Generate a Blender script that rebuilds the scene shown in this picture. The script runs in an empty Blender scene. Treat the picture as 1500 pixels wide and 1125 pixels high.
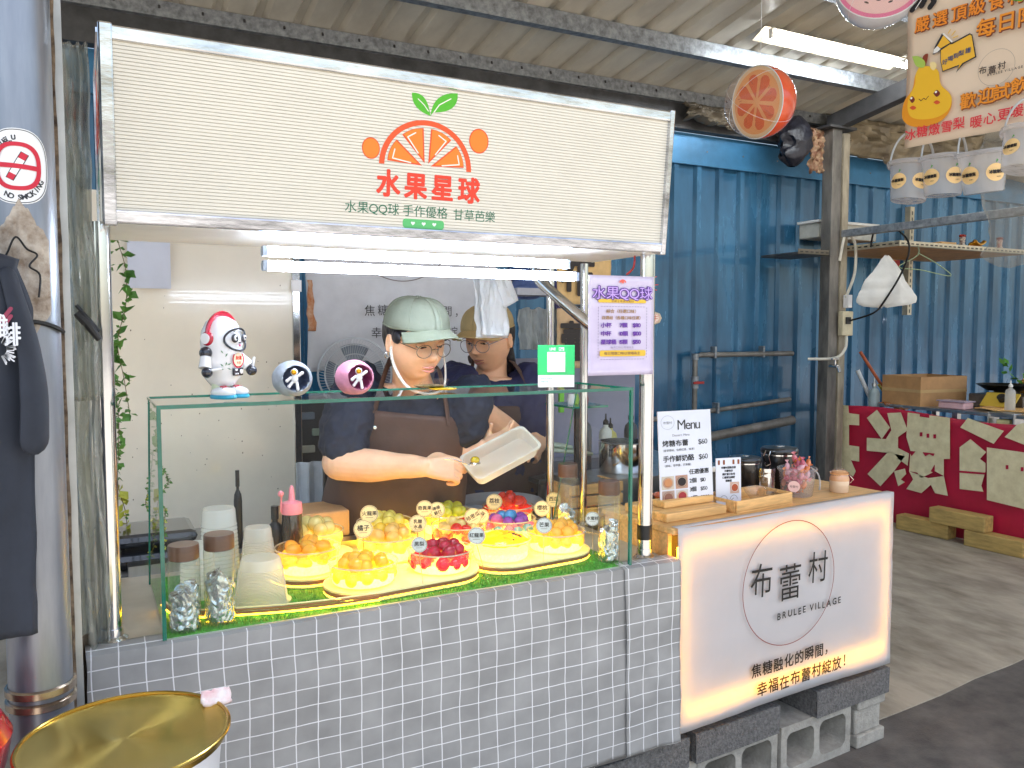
import bpy, bmesh, math, random
from mathutils import Vector, Matrix, Euler, noise
from math import sin, cos, pi, radians as R_
random.seed(7)
SC = bpy.context.scene
COL = SC.collection
# ---------------------------------------------------------------- camera
FPX, H = 1204.0, 1.6
YAW, PITCH = math.atan2(630, 1204), math.atan2(77.5, 1204)
cam = bpy.data.cameras.new('camera'); camo = bpy.data.objects.new('camera', cam); COL.objects.link(camo)
camo.location = (0, 0, H); camo.rotation_euler = (pi/2-PITCH, 0, -YAW)
cam.sensor_width = 36; cam.lens = FPX/1500*36; cam.clip_start = 0.05; cam.clip_end = 500
SC.camera = camo
# ---------------------------------------------------------------- world, sun, exposure
SUN_EL, SUN_AZ = R_(68), R_(190)      # azimuth measured clockwise from +Y
w = bpy.data.worlds.new('World'); SC.world = w; w.use_nodes = True
nt = w.node_tree; bg = nt.nodes['Background']; sky = nt.nodes.new('ShaderNodeTexSky')
sky.sky_type = 'NISHITA'; sky.sun_disc = False; sky.sun_elevation = SUN_EL; sky.sun_rotation = SUN_AZ
sky.air_density = 1.3; sky.dust_density = 3.0; sky.ozone_density = 1.0
nt.links.new(sky.outputs[0], bg.inputs[0]); bg.inputs[1].default_value = 0.15
sl = bpy.data.lights.new('sun', 'SUN'); sl.energy = 4.5; sl.angle = R_(1); sl.color = (1, .96, .9)
so = bpy.data.objects.new('sun', sl); COL.objects.link(so)
sd = Vector((sin(SUN_AZ)*cos(SUN_EL), cos(SUN_AZ)*cos(SUN_EL), sin(SUN_EL)))
so.rotation_euler = sd.to_track_quat('Z', 'Y').to_euler(); so.location = sd*20
SC.view_settings.view_transform = 'Standard'; SC.view_settings.look = 'None'
SC.view_settings.exposure = 1.25; SC.view_settings.gamma = 1.0
SC.cycles.transparent_max_bounces = 16; SC.cycles.max_bounces = 8
SC.cycles.sample_clamp_indirect = 6
# ---------------------------------------------------------------- materials
def hx(s):
    v = [int(s[i:i+2], 16)/255 for i in (0, 2, 4)]
    return tuple(x/12.92 if x <= .04045 else ((x+.055)/1.055)**2.4 for x in v)
MATS = {}
def mat(name, col, rough=.6, metal=0, var=.12, scale=12, bump=0, bscale=60, emit=0, ecol=None, trans=0, alpha=1, coat=0, aniso=(1,1,1), sub=0, spec=.5, col2=None, lo=.35, hi=.65, rvar=0, transl=0):
    if name in MATS: return MATS[name]
    if isinstance(col, str): col = hx(col)
    if isinstance(col2, str): col2 = hx(col2)
    m = bpy.data.materials.new(name); m.use_nodes = True; n = m.node_tree; N = n.nodes; L = n.links
    p = N['Principled BSDF']; p.inputs['Roughness'].default_value = rough; p.inputs['Metallic'].default_value = metal
    p.inputs['Coat Weight'].default_value = coat; p.inputs['Transmission Weight'].default_value = trans
    p.inputs['Alpha'].default_value = alpha; p.inputs['Specular IOR Level'].default_value = spec
    if sub: p.inputs['Subsurface Weight'].default_value = sub; p.inputs['Subsurface Radius'].default_value = (.02, .008, .004); p.inputs['Subsurface Scale'].default_value = .5
    p.inputs['Base Color'].default_value = (*col, 1)
    tc = N.new('ShaderNodeTexCoord'); mp = N.new('ShaderNodeMapping'); mp.inputs['Scale'].default_value = aniso
    L.new(tc.outputs['Object'], mp.inputs[0])
    if var or col2:
        t = N.new('ShaderNodeTexNoise'); t.inputs['Scale'].default_value = scale; t.inputs['Detail'].default_value = 6; t.inputs['Roughness'].default_value = .62
        L.new(mp.outputs[0], t.inputs['Vector'])
        r = N.new('ShaderNodeValToRGB'); r.color_ramp.elements[0].position = lo; r.color_ramp.elements[1].position = hi
        a = col2 if col2 else tuple(c*(1-var) for c in col)
        b = col if col2 else tuple(min(1, c*(1+var)) for c in col)
        r.color_ramp.elements[0].color = (*a, 1); r.color_ramp.elements[1].color = (*b, 1)
        L.new(t.outputs['Fac'], r.inputs[0]); L.new(r.outputs[0], p.inputs['Base Color'])
        if rvar:
            mr = N.new('ShaderNodeMapRange'); mr.inputs[3].default_value = max(.02, rough-rvar); mr.inputs[4].default_value = min(1, rough+rvar)
            L.new(t.outputs['Fac'], mr.inputs[0]); L.new(mr.outputs[0], p.inputs['Roughness'])
    if bump:
        t2 = N.new('ShaderNodeTexNoise'); t2.inputs['Scale'].default_value = bscale; t2.inputs['Detail'].default_value = 5
        L.new(mp.outputs[0], t2.inputs['Vector'])
        b = N.new('ShaderNodeBump'); b.inputs['Strength'].default_value = bump; b.inputs['Distance'].default_value = .01
        L.new(t2.outputs['Fac'], b.inputs['Height']); L.new(b.outputs[0], p.inputs['Normal'])
    if emit:
        p.inputs['Emission Color'].default_value = (*(hx(ecol) if isinstance(ecol, str) else (ecol or col)), 1); p.inputs['Emission Strength'].default_value = emit
    if transl:
        out = N['Material Output']; tb = N.new('ShaderNodeBsdfTranslucent'); tb.inputs[0].default_value = (*col, 1)
        mx = N.new('ShaderNodeMixShader'); mx.inputs[0].default_value = transl
        L.new(p.outputs[0], mx.inputs[1]); L.new(tb.outputs[0], mx.inputs[2]); L.new(mx.outputs[0], out.inputs[0])
    MATS[name] = m; return m
def clear(name, tint=(1, 1, 1), ior=1.45, rough=.02, haze=0, hazecol=(1, 1, 1), bump=0, bscale=30):
    """thin clear sheet: transparent + fresnel gloss (+ a little milky diffuse)"""
    if name in MATS: return MATS[name]
    m = bpy.data.materials.new(name); m.use_nodes = True; N = m.node_tree.nodes; L = m.node_tree.links
    N.remove(N['Principled BSDF']); out = N['Material Output']
    t = N.new('ShaderNodeBsdfTransparent'); t.inputs[0].default_value = (*tint, 1)
    g = N.new('ShaderNodeBsdfGlossy'); g.inputs['Roughness'].default_value = rough
    fr = N.new('ShaderNodeFresnel'); ge = N.new('ShaderNodeNewGeometry')      # same fresnel on both sides of a thin sheet
    q1 = N.new('ShaderNodeMath'); q1.operation = 'MULTIPLY_ADD'; q1.inputs[1].default_value = -2; q1.inputs[2].default_value = 1; L.new(ge.outputs['Backfacing'], q1.inputs[0])
    q2 = N.new('ShaderNodeMath'); q2.operation = 'POWER'; q2.inputs[0].default_value = ior; L.new(q1.outputs[0], q2.inputs[1]); L.new(q2.outputs[0], fr.inputs[0])
    mx = N.new('ShaderNodeMixShader'); L.new(fr.outputs[0], mx.inputs[0])
    if haze:
        d = N.new('ShaderNodeBsdfDiffuse'); d.inputs[0].default_value = (*hazecol, 1)
        tl = N.new('ShaderNodeBsdfTranslucent'); tl.inputs[0].default_value = (*hazecol, 1)
        m1 = N.new('ShaderNodeMixShader'); m1.inputs[0].default_value = .5; L.new(d.outputs[0], m1.inputs[1]); L.new(tl.outputs[0], m1.inputs[2])
        m2 = N.new('ShaderNodeMixShader'); m2.inputs[0].default_value = haze; L.new(t.outputs[0], m2.inputs[1]); L.new(m1.outputs[0], m2.inputs[2])
        L.new(m2.outputs[0], mx.inputs[1])
    else: L.new(t.outputs[0], mx.inputs[1])
    if bump:
        tc = N.new('ShaderNodeTexCoord'); t2 = N.new('ShaderNodeTexNoise'); t2.inputs['Scale'].default_value = bscale; L.new(tc.outputs['Object'], t2.inputs['Vector'])
        b = N.new('ShaderNodeBump'); b.inputs['Strength'].default_value = bump; b.inputs['Distance'].default_value = .02
        L.new(t2.outputs['Fac'], b.inputs['Height']); L.new(b.outputs[0], g.inputs['Normal']); L.new(b.outputs[0], fr.inputs['Normal'])
    L.new(g.outputs[0], mx.inputs[2]); L.new(mx.outputs[0], out.inputs[0])
    MATS[name] = m; return m
def flat(h, rough=.6):
    return mat('print_'+h, h, rough, var=0)
# ---------------------------------------------------------------- projection of a pixel of the survey onto a real plane
_F = Vector((sin(YAW)*cos(PITCH), cos(YAW)*cos(PITCH), -sin(PITCH))); _Rt = Vector((cos(YAW), -sin(YAW), 0)); _U = _Rt.cross(_F); CAM = Vector((0, 0, H))
def at(x, y, X=None, Y=None, Z=None, D=None):
    r = _F+_Rt*((x-750)/FPX)-_U*((y-562.5)/FPX)
    t = X/r.x if X is not None else Y/r.y if Y is not None else (Z-H)/r.z if Z is not None else D
    return CAM+r*t
def atf(x, y, M):
    """(u, v) of a pixel on the local XY plane of frame M"""
    r = _F+_Rt*((x-750)/FPX)-_U*((y-562.5)/FPX); I = M.inverted(); o = I@CAM; d = I.to_3x3()@r
    q = o+d*(-o.z/d.z); return q.x, q.y
def frame(o, u, n=None, v=None):
    """local x = u, y = v (up), z = n towards the viewer"""
    u = Vector(u).normalized(); v = Vector(v or (0, 0, 1)); n = u.cross(v).normalized(); v = n.cross(u).normalized()
    M = Matrix((u, v, n)).transposed().to_4x4(); M.translation = Vector(o); return M
# ---------------------------------------------------------------- glyphs
GL = {}
def glyph(ch, bold=0.0):
    k = (ch, bold)
    if k in GL: return GL[k]
    c = bpy.data.curves.new('t', 'FONT'); c.body = ch; c.size = 1; c.resolution_u = 3; c.offset = bold; c.fill_mode = 'FRONT'
    o = bpy.data.objects.new('t', c); COL.objects.link(o)
    dg = bpy.context.evaluated_depsgraph_get(); me = bpy.data.meshes.new_from_object(o.evaluated_get(dg))
    vs = [(v.co.x, v.co.y) for v in me.vertices]; fs = [tuple(p.vertices) for p in me.polygons]
    bpy.data.objects.remove(o); bpy.data.curves.remove(c); bpy.data.meshes.remove(me)
    x0 = min((v[0] for v in vs), default=0); x1 = max((v[0] for v in vs), default=.3)
    if ord(ch) > 0x2000: x0, x1 = min(x0, 0.), max(x1, .95)
    GL[k] = ([(x-x0, y) for x, y in vs], fs, x1-x0); return GL[k]
# ---------------------------------------------------------------- mesh builder
WL = {}
class MB:
    def __init__(s, M=None): s.v = []; s.f = []; s.mi = []; s.M = M or Matrix(); s.mats = []; s.cur = 0
    def use(s, m):
        if m not in s.mats: s.mats.append(m)
        s.cur = s.mats.index(m); return s
    def add(s, vs, fs, M=None):
        b = len(s.v); MM = s.M@M if M else s.M
        s.v += [tuple(MM@Vector(v)) for v in vs]; s.f += [tuple(b+i for i in f) for f in fs]; s.mi += [s.cur]*len(fs); return s
    def box(s, a, b, M=None):
        x0, y0, z0 = a; x1, y1, z1 = b
        return s.add([(x0,y0,z0),(x1,y0,z0),(x1,y1,z0),(x0,y1,z0),(x0,y0,z1),(x1,y0,z1),(x1,y1,z1),(x0,y1,z1)],
                     [(0,3,2,1),(4,5,6,7),(0,1,5,4),(1,2,6,5),(2,3,7,6),(3,0,4,7)], M)
    def quad(s, *p): return s.add(p, [tuple(range(len(p)))])
    def poly(s, pts, z=0): return s.add([(x, y, z) for x, y in pts], [tuple(range(len(pts)))])
    def prism(s, pts, z0, z1, M=None):
        n = len(pts); return s.add([(x,y,z0) for x,y in pts]+[(x,y,z1) for x,y in pts], [tuple(range(n))[::-1], tuple(range(n, 2*n))]+[(i,(i+1)%n,n+(i+1)%n,n+i) for i in range(n)], M)
    def lathe(s, prof, c=(0,0,0), seg=32, axis=None, caps=True):
        M = Matrix.Translation(c)
        if axis is not None: M = M@Vector(axis).to_track_quat('Z', 'Y').to_matrix().to_4x4()
        vs = []; fs = []; n = len(prof)
        for r, z in prof: vs += [(r*cos(2*pi*k/seg), r*sin(2*pi*k/seg), z) for k in range(seg)]
        for i in range(n-1):
            for k in range(seg): fs.append((i*seg+k, i*seg+(k+1)%seg, (i+1)*seg+(k+1)%seg, (i+1)*seg+k))
        if caps:
            if prof[0][0] > 1e-4: fs.append(tuple(range(seg))[::-1])
            if prof[-1][0] > 1e-4: fs.append(tuple((n-1)*seg+k for k in range(seg)))
        return s.add(vs, fs, M)
    def cyl(s, a, b, r, r2=None, seg=16):
        a = Vector(a); b = Vector(b); d = b-a; return s.lathe([(r, 0), (r if r2 is None else r2, d.length)], a, seg, d)
    def ball(s, c, r, seg=16, rings=10, M=None):
        rr = (r, r, r) if not hasattr(r, '__len__') else r; vs = [(0,0,-1)]; fs = []
        for i in range(1, rings):
            a = -pi/2+pi*i/rings; vs += [(cos(a)*cos(2*pi*k/seg), cos(a)*sin(2*pi*k/seg), sin(a)) for k in range(seg)]
        vs.append((0,0,1)); t = len(vs)-1
        for k in range(seg): fs.append((0, 1+(k+1)%seg, 1+k)); fs.append((t, t-seg+k, t-seg+(k+1)%seg))
        for i in range(rings-2):
            for k in range(seg): fs.append((1+i*seg+k, 1+i*seg+(k+1)%seg, 1+(i+1)*seg+(k+1)%seg, 1+(i+1)*seg+k))
        T = Matrix.Translation(c)@(M or Matrix())
        return s.add([(x*rr[0], y*rr[1], z*rr[2]) for x, y, z in vs], fs, T)
    def tube(s, pts, r, seg=8, flatn=None, closed=False):
        """tube along pts; r number or list; flatn=(scale) flattens along the frame normal"""
        P = [Vector(p) for p in pts]; n = len(P); rs = r if hasattr(r, '__len__') else [r]*n
        T = [(P[(i+1)%n if closed else min(i+1, n-1)]-P[(i-1)%n if closed else max(i-1, 0)]).normalized() for i in range(n)]
        nv = T[0].orthogonal().normalized(); vs = []; fs = []
        for i in range(n):
            nv = (nv-T[i]*nv.dot(T[i])); nv = nv.normalized() if nv.length > 1e-6 else T[i].orthogonal().normalized(); bv = T[i].cross(nv)
            for k in range(seg):
                a = 2*pi*k/seg; vs.append(P[i]+(nv*cos(a)+bv*sin(a)*(flatn or 1))*rs[i])
        for i in range(n if closed else n-1):
            j = (i+1)%n
            for k in range(seg): fs.append((i*seg+k, i*seg+(k+1)%seg, j*seg+(k+1)%seg, j*seg+k))
        if not closed: fs.append(tuple(range(seg))[::-1]); fs.append(tuple((n-1)*seg+k for k in range(seg)))
        return s.add(vs, fs)
    def grid(s, fn, nu, nv):
        vs = [fn(i/nu, j/nv) for j in range(nv+1) for i in range(nu+1)]; q = nu+1
        return s.add(vs, [(j*q+i, j*q+i+1, (j+1)*q+i+1, (j+1)*q+i) for j in range(nv) for i in range(nu)])
    def text(s, t, x, y, size, z=0, bold=.012, gap=.04, align='L', rot=0, sx=1, jit=0):
        gs = [(None if c == ' ' else glyph(c, 0.0)) for c in t]; W = sum((.35 if g is None else g[2]+gap)*size*sx for g in gs)-gap*size*sx
        ox = 0 if align == 'L' else -W/2 if align == 'C' else -W
        M0 = Matrix.Translation((x, y, z))@Matrix.Rotation(rot, 4, 'Z')
        for g in gs:
            if g is None: ox += .35*size*sx; continue
            M1 = M0@Matrix.Translation((ox, random.uniform(-jit, jit)*size, 0))@Matrix.Rotation(random.uniform(-jit, jit), 4, 'Z')
            n_ = 0 if bold < .014 else 4 if bold < .025 else 8
            for k in range(max(1, n_+1)):
                dx_, dy_ = (0, 0) if k == 0 else (bold*size*cos(2*pi*k/n_+.4), bold*size*sin(2*pi*k/n_+.4))
                s.add([(a*size*sx+dx_, b*size+dy_, .00004*k) for a, b in g[0]], g[1], M1)
            ox += (g[2]+gap)*size*sx
        return W
    def ring(s, cx, cy, r, wd, z=0, seg=48, a0=0, a1=2*pi, ry=1):
        vs = []; fs = []
        for k in range(seg+1):
            a = a0+(a1-a0)*k/seg; vs += [(cx+(r-wd/2)*cos(a), cy+ry*(r-wd/2)*sin(a), z), (cx+(r+wd/2)*cos(a), cy+ry*(r+wd/2)*sin(a), z)]
        for k in range(seg): fs.append((2*k, 2*k+1, 2*k+3, 2*k+2))
        return s.add(vs, fs)
    def disc(s, cx, cy, r, z=0, seg=32, ry=1, rot=0):
        return s.add([(cx+r*cos(2*pi*k/seg)*cos(rot)-r*ry*sin(2*pi*k/seg)*sin(rot), cy+r*cos(2*pi*k/seg)*sin(rot)+r*ry*sin(2*pi*k/seg)*cos(rot), z) for k in range(seg)], [tuple(range(seg))])
    def rrect(s, x0, y0, x1, y1, r, z=0):
        p = []
        for cx, cy, a in ((x1-r, y1-r, 0), (x0+r, y1-r, pi/2), (x0+r, y0+r, pi), (x1-r, y0+r, 1.5*pi)):
            p += [(cx+r*cos(a+t*pi/12), cy+r*sin(a+t*pi/12)) for t in range(7)]
        return s.poly(p, z)
    def stroke(s, pts, wd, z=0):
        for (x0, y0), (x1, y1) in zip(pts, pts[1:]):
            dx, dy = x1-x0, y1-y0; l = math.hypot(dx, dy) or 1; nx, ny = -dy/l*wd/2, dx/l*wd/2
            s.poly([(x0+nx, y0+ny), (x0-nx, y0-ny), (x1-nx, y1-ny), (x1+nx, y1+ny)], z)
        for x, y in pts: s.disc(x, y, wd/2, z+.00002, 8)
        return s
    def build(s, name, m=None, parent=None, smooth=True, ang=35, bevel=0, loc=None, solid=0, sub=0, bseg=2):
        me = bpy.data.meshes.new(name); off = WL.get(parent.name, Vector()) if parent else (Vector(loc) if loc else Vector())
        me.from_pydata([tuple(Vector(v)-off) for v in s.v], [], s.f)
        ms = s.mats if s.mats else [m]
        for q in ms: me.materials.append(q)
        if len(ms) > 1: me.polygons.foreach_set('material_index', s.mi)
        me.validate(); me.update()
        if smooth:
            me.polygons.foreach_set('use_smooth', [True]*len(me.polygons)); me.set_sharp_from_angle(angle=R_(ang))
        o = bpy.data.objects.new(name, me); COL.objects.link(o)
        if parent: o.parent = parent; WL[o.name] = off
        else: o.location = off; WL[o.name] = off
        if solid: q = o.modifiers.new('s', 'SOLIDIFY'); q.thickness = solid
        if bevel: q = o.modifiers.new('b', 'BEVEL'); q.width = bevel; q.segments = bseg; q.limit_method = 'ANGLE'; q.angle_limit = R_(40)
        if sub: q = o.modifiers.new('u', 'SUBSURF'); q.levels = q.render_levels = sub
        return o
def tag(o, label, cat, group=None, kind=None):
    o['label'] = label; o['category'] = cat
    if group: o['group'] = group
    if kind: o['kind'] = kind
    return o
def T(name, label, cat, loc=(0, 0, 0), group=None, kind=None):
    o = bpy.data.objects.new(name, None); o.empty_display_size = .05; COL.objects.link(o); o.location = loc; WL[o.name] = Vector(loc)
    return tag(o, label, cat, group, kind)
def dup(root, loc, rz=0, label=None, group=None, scale=None):
    r = root.copy(); COL.objects.link(r); r.location = loc; r.rotation_euler = (0, 0, rz)
    if scale: r.scale = scale
    if label: r['label'] = label
    if group: r['group'] = group
    for ch in list(root.children):
        c = ch.copy(); COL.objects.link(c); c.parent = r
        for g in ch.children: d = g.copy(); COL.objects.link(d); d.parent = c
    return r
def spline(pts, n=8):
    P = [Vector(p) for p in pts]; out = []
    for i in range(len(P)-1):
        a = P[max(i-1, 0)]; b = P[i]; c = P[i+1]; d = P[min(i+2, len(P)-1)]
        for k in range(n):
            t = k/n; out.append(.5*((2*b)+(c-a)*t+(2*a-5*b+4*c-d)*t*t+(3*b-a-3*c+d)*t**3))
    out.append(P[-1]); return out
def fbm(x, y, z=0, o=3): return noise.fractal(Vector((x, y, z)), 1., 2., o)
# common materials
M_chrome = mat('polished_steel', (.62, .63, .65), .13, 1, var=.06, scale=3, bump=.02, bscale=8, rvar=.06)
M_steel = mat('brushed_steel', (.55, .56, .57), .32, 1, var=.15, scale=20, aniso=(1, 1, .1), rvar=.1)
M_galv = mat('galvanised_steel', '8f949a', .5, .55, var=.35, scale=25, rvar=.15, bump=.1, bscale=40)
M_darksteel = mat('dark_painted_steel', '4a4a4c', .5, .3, var=.35, scale=6, rvar=.15)
M_black = mat('black_plastic', '141416', .45, var=.1)
M_white = mat('white_plastic', 'e8e8e6', .4, var=.04)
M_glass = clear('clear_glass', (.96, .99, .975), 1.27)
M_gedge = mat('green_glass_edge', '0f6a58', .12, var=.15, scale=30, emit=0, coat=.5)
M_pclear = clear('clear_plastic', (.93, .94, .95), 1.5, .06, haze=.18, bump=.3)
M_milky = clear('milky_plastic', (.9, .9, .9), 1.5, .15, haze=.55, hazecol=(.9, .9, .88))
M_wood = mat('light_wood', 'e3b474', .5, var=.2, scale=6, aniso=(1, 12, 12), bump=.05, bscale=30)
M_paper = mat('white_paper', 'ecebee', .6, var=.03)
# ================================================================= THE SETTING
M_conc = mat('worn_concrete', 'b4aa98', .82, var=.3, scale=4.5, aniso=(1, .45, 1), bump=.4, bscale=60, col2='7d7464', lo=.3, hi=.62)
M_asph = mat('asphalt', '6e6862', .85, var=.3, scale=5, bump=.5, bscale=120, col2='4c4844')
b = MB(); b.add([(-200,-200,0),(200,-200,0),(200,200,0),(-200,200,0)], [(0,1,2,3)])
g = b.build('ground', M_asph); g['kind'] = 'structure'
b = MB()
def edgey(x): return 2.22+.09*(x-3)+.03*fbm(x*2, 0)
n = 60; pts = [(-3+i*.3, edgey(-3+i*.3)) for i in range(n)]
b.prism(pts+[(15, 5.6), (-3, 5.6)], .001, .006)
g = b.build('concrete_floor', M_conc, smooth=False); g['kind'] = 'structure'
b = MB(); b.prism([(-30, -30), (30, -30), (30, .2), (-30, .2)], .001, .005); g = b.build('bounce_yard', mat('pale_bounce_ground', 'a49c90', .85, var=.15, scale=.8), smooth=False); g['kind'] = 'structure'  # unseen pale ground, added so sunlight bounces up to the roof
# ---- blue corrugated wall
M_blue = mat('blue_painted_sheet', '38749c', .26, .25, var=.28, scale=2.2, aniso=(1.5, 1, .35), bump=.03, bscale=6, rvar=.12, col2='234f70', coat=.35)
M_bluetrim = mat('blue_trim', '3f7ba6', .35, .25, var=.2, scale=4)
WY = 5.5
wall = T('corrugated_wall', 'blue corrugated metal wall across the whole back of the shed', 'wall', (4, WY, 0)); wall['kind'] = 'structure'
def corr(x0, nr, pitch, y, z0, z1, dep=.03, fw=.045, lip=.02):
    xs = []
    for i in range(nr):
        a = x0+i*pitch
        xs += [(a, 0), (a+pitch-fw-2*lip, 0), (a+pitch-fw-lip, -dep), (a+pitch-lip, -dep)]
    xs.append((x0+nr*pitch, 0)); return [(x, y+d) for x, d in xs]
i = 0; x = -3.0
while x < 13:
    pr = corr(x, 4, .24, WY+(.0015 if i % 2 else 0), 0, 3.1); b = MB()
    for (xa, ya), (xb, yb) in zip(pr, pr[1:]): b.add([(xa,ya,0),(xb,yb,0),(xb,yb,3.06),(xa,ya,3.06)], [(0,1,2,3)])
    b.build('wall_sheet', M_blue, wall, smooth=False); x += .96; i += 1
b = MB(); b.box((-3, WY-.05, 2.98), (13, WY-.035, 3.22)); b.box((-3, WY-.05, 3.22), (13, WY+.03, 3.235)); b.build('top_flashing', M_bluetrim, wall, smooth=False, bevel=.004)
b = MB()
for k in range(40):
    xx = -2.9+k*.4; b.ball((xx, WY-.052, 3.1), (.008, .005, .008), 8, 6)
o = b.build('screw', M_galv, wall); o['kind'] = 'stuff'
# ---- roof
RS = .158
def rz(y): return 3.5+RS*(5.5-y)
M_roof = mat('roof_sheet', 'e2dccc', .42, .15, var=.18, scale=3, aniso=(1, .4, 1), rvar=.12, col2='c6bfb0')
roof = T('shed_roof', 'corrugated grey metal roof of the shed on steel purlins', 'roof', (4, 3, 4)); roof['kind'] = 'structure'
x = -3.0
while x < 12.5:
    b = MB(); pr = []
    for i in range(4):
        a = x+i*.24; pr += [(a, 0), (a+.15, 0), (a+.175, .035), (a+.215, .035)]
    pr.append((x+.96, 0))
    for (xa, da), (xb, db) in zip(pr, pr[1:]):
        b.add([(xa,-.6,rz(-.6)+da),(xb,-.6,rz(-.6)+db),(xb,5.8,rz(5.8)+db),(xa,5.8,rz(5.8)+da)], [(0,1,2,3)])  # unseen front length added to keep direct sun off the stall
    b.build('roof_sheet', M_roof, roof, smooth=False); x += .96
def purlin(y, name='purlin', h=.11, wd=.06, m=M_galv):
    b = MB(); z1 = rz(y)-.004; z0 = z1-h
    b.box((-3, y-.003, z0), (12.5, y, z1)); b.box((-3, y, z0), (12.5, y+wd, z0+.003)); b.box((-3, y+.0005, z1-.004), (12.5, y+wd, z1-.001)); b.box((-3, y+wd, z0), (12.5, y+wd+.003, z0+.018))
    return b.build(name, m, roof, smooth=False)
for y in (4.62, 3.72, 2.8, 1.9, 1.0, .1, -.55): purlin(y)
purlin(5.32, h=.09, m=M_galv)
b = MB(); b.box((-3, 5.36, 3.237), (12.5, 5.46, 3.46)); b.build('eave_beam', M_darksteel, roof, smooth=False, bevel=.006)
b = MB()
for k in range(60): b.cyl((-2.9+k*.24, 5.31, rz(5.31)-.05), (-2.9+k*.24, 5.315, rz(5.31)-.035), .007, seg=6)
o = b.build('bolt', M_darksteel, roof); o['kind'] = 'stuff'
# rafters running down the slope, carried by posts
def rafter(x):
    b = MB(); a, c = (-.6, 5.12)
    for s in (0, .095):
        pass
    z = lambda y: rz(y)-.118
    b.add([(x-.05,a,z(a)),(x+.05,a,z(a)),(x+.05,c,z(c)),(x-.05,c,z(c)),(x-.05,a,z(a)-.14),(x+.05,a,z(a)-.14),(x+.05,c,z(c)-.14),(x-.05,c,z(c)-.14)],
          [(0,1,2,3),(7,6,5,4),(0,4,5,1),(1,5,6,2),(2,6,7,3),(3,7,4,0)])
    return b.build('rafter', M_darksteel, roof, smooth=False, bevel=.004)
rafter(5.78)
# ---- steel post at right
M_rustpost = mat('weathered_post', '8b8680', .6, .35, var=.35, scale=9, aniso=(1, 1, .25), col2='55534f', bump=.1)
M_postface = mat('pale_post_face', 'b5aa95', .6, .2, var=.3, scale=14, aniso=(1, 1, .2), col2='847b6c', bump=.15, bscale=30)
post = T('steel_post', 'weathered grey square steel post standing against the blue wall', 'post', (5.75, 5.05, 0))
b = MB(); b.box((5.68, 5.0, .006), (5.79, 5.11, 3.31)); b.build('shaft', M_rustpost, post, smooth=False, bevel=.006)
b = MB(); b.box((5.795, 4.985, .006), (5.87, 5.10, 3.28)); b.build('rusty_channel', M_postface, post, smooth=False, bevel=.004)
b = MB(); b.box((5.6, 4.96, 3.31), (5.92, 5.14, 3.33)); b.build('cap_plate', M_darksteel, post, smooth=False)
# outlet box + cables on the post
ob = T('outlet_box', 'small beige electrical outlet box fixed on the grey steel post', 'outlet box', (5.84, 4.965, 1.6))
b = MB(); b.box((5.77, 4.93, 1.56), (5.9, 4.982, 1.77)); b.build('housing', mat('beige_plastic', 'c9bfa2', .5), ob, smooth=False, bevel=.008)
b = MB(); b.box((5.80, 4.918, 1.66), (5.86, 4.929, 1.72)); b.build('socket', M_black, ob, smooth=False, bevel=.004)
b = MB(); b.box((5.82, 4.92, 1.80), (5.87, 4.975, 1.91)); b.build('switch', M_paper, ob, smooth=False, bevel=.004)
M_cabw = mat('white_cable', 'd8d4c8', .5, var=.1); M_cabb = mat('black_cable', '101012', .5, var=.1)
b = MB(); b.tube(spline([(5.83,4.95,1.9),(5.9,4.93,2.1),(5.88,4.92,2.35),(5.8,4.95,2.42),(5.77,4.98,2.2)][::-1]+[(5.84,4.95,1.9)], 6), .012)
tag(b.build('white_cable', M_cabw), 'thick white cable looping up the grey post above the outlet box', 'cable')
b = MB(); b.tube(spline([(5.84,4.95,1.57),(5.82,4.94,1.45),(5.72,4.96,1.37),(5.55,5.1,1.36)], 6), .012)
tag(b.build('white_cable', M_cabw), 'white cable curving down left from the outlet box to the pipe', 'cable')
b = MB(); b.tube(spline([(5.85,4.92,1.69),(5.86,4.7,1.75),(5.87,4.6,1.85),(5.89,4.45,2.1),(5.88,4.4,2.3),(5.86,4.55,2.45),(5.86,4.7,2.44),(5.87,4.75,2.3)], 8), .008)
tag(b.build('black_cable', M_cabb), 'black cable sagging from the outlet box up to the shelf bar', 'cable')
# ---- pipes on the wall
M_pipe = mat('grey_pipe', '8b8782', .5, .4, var=.25, scale=9, col2='6b6762')
def piperun(name, pts, r, label, m=M_pipe):
    t = T(name, label, 'pipe', pts[0]); b = MB(); b.tube(pts, r, 12); b.build('tube', m, t); return t
t = piperun('water_pipe', [(4.56,5.40,.93),(4.56,5.40,1.385),(4.62,5.40,1.4),(5.66,5.38,1.4)], .022, 'thin galvanised water pipe bent at a corner with a red valve')
b = MB(); b.cyl((4.56,5.37,1.17),(4.56,5.34,1.17),.012); b.box((4.49,5.325,1.16),(4.6,5.34,1.18)); b.build('valve_handle', mat('red_paint', 'b02824', .4, var=.1), t, bevel=.003)
b = MB(); b.cyl((4.56,5.40,1.12),(4.56,5.40,1.22),.032); b.build('fitting', M_galv, t); b = MB(); b.cyl((4.56,5.40,1.36),(4.56,5.40,1.41),.03); b.build('fitting', M_galv, t)
for xx in (4.75, 5.3): b = MB(); b.box((xx,5.37,1.37),(xx+.02,5.43,1.47)); b.build('clip', M_galv, t, smooth=False, bevel=.002)
t = piperun('drain_pipe', [(4.0,5.40,.87),(5.66,5.40,.985)], .02, 'thin grey pipe sloping along the blue wall below the valve', M_pipe)
b = MB(); b.box((4.78,5.36,.9),(4.8,5.43,.99)); b.build('clip', M_galv, t, smooth=False)
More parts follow.
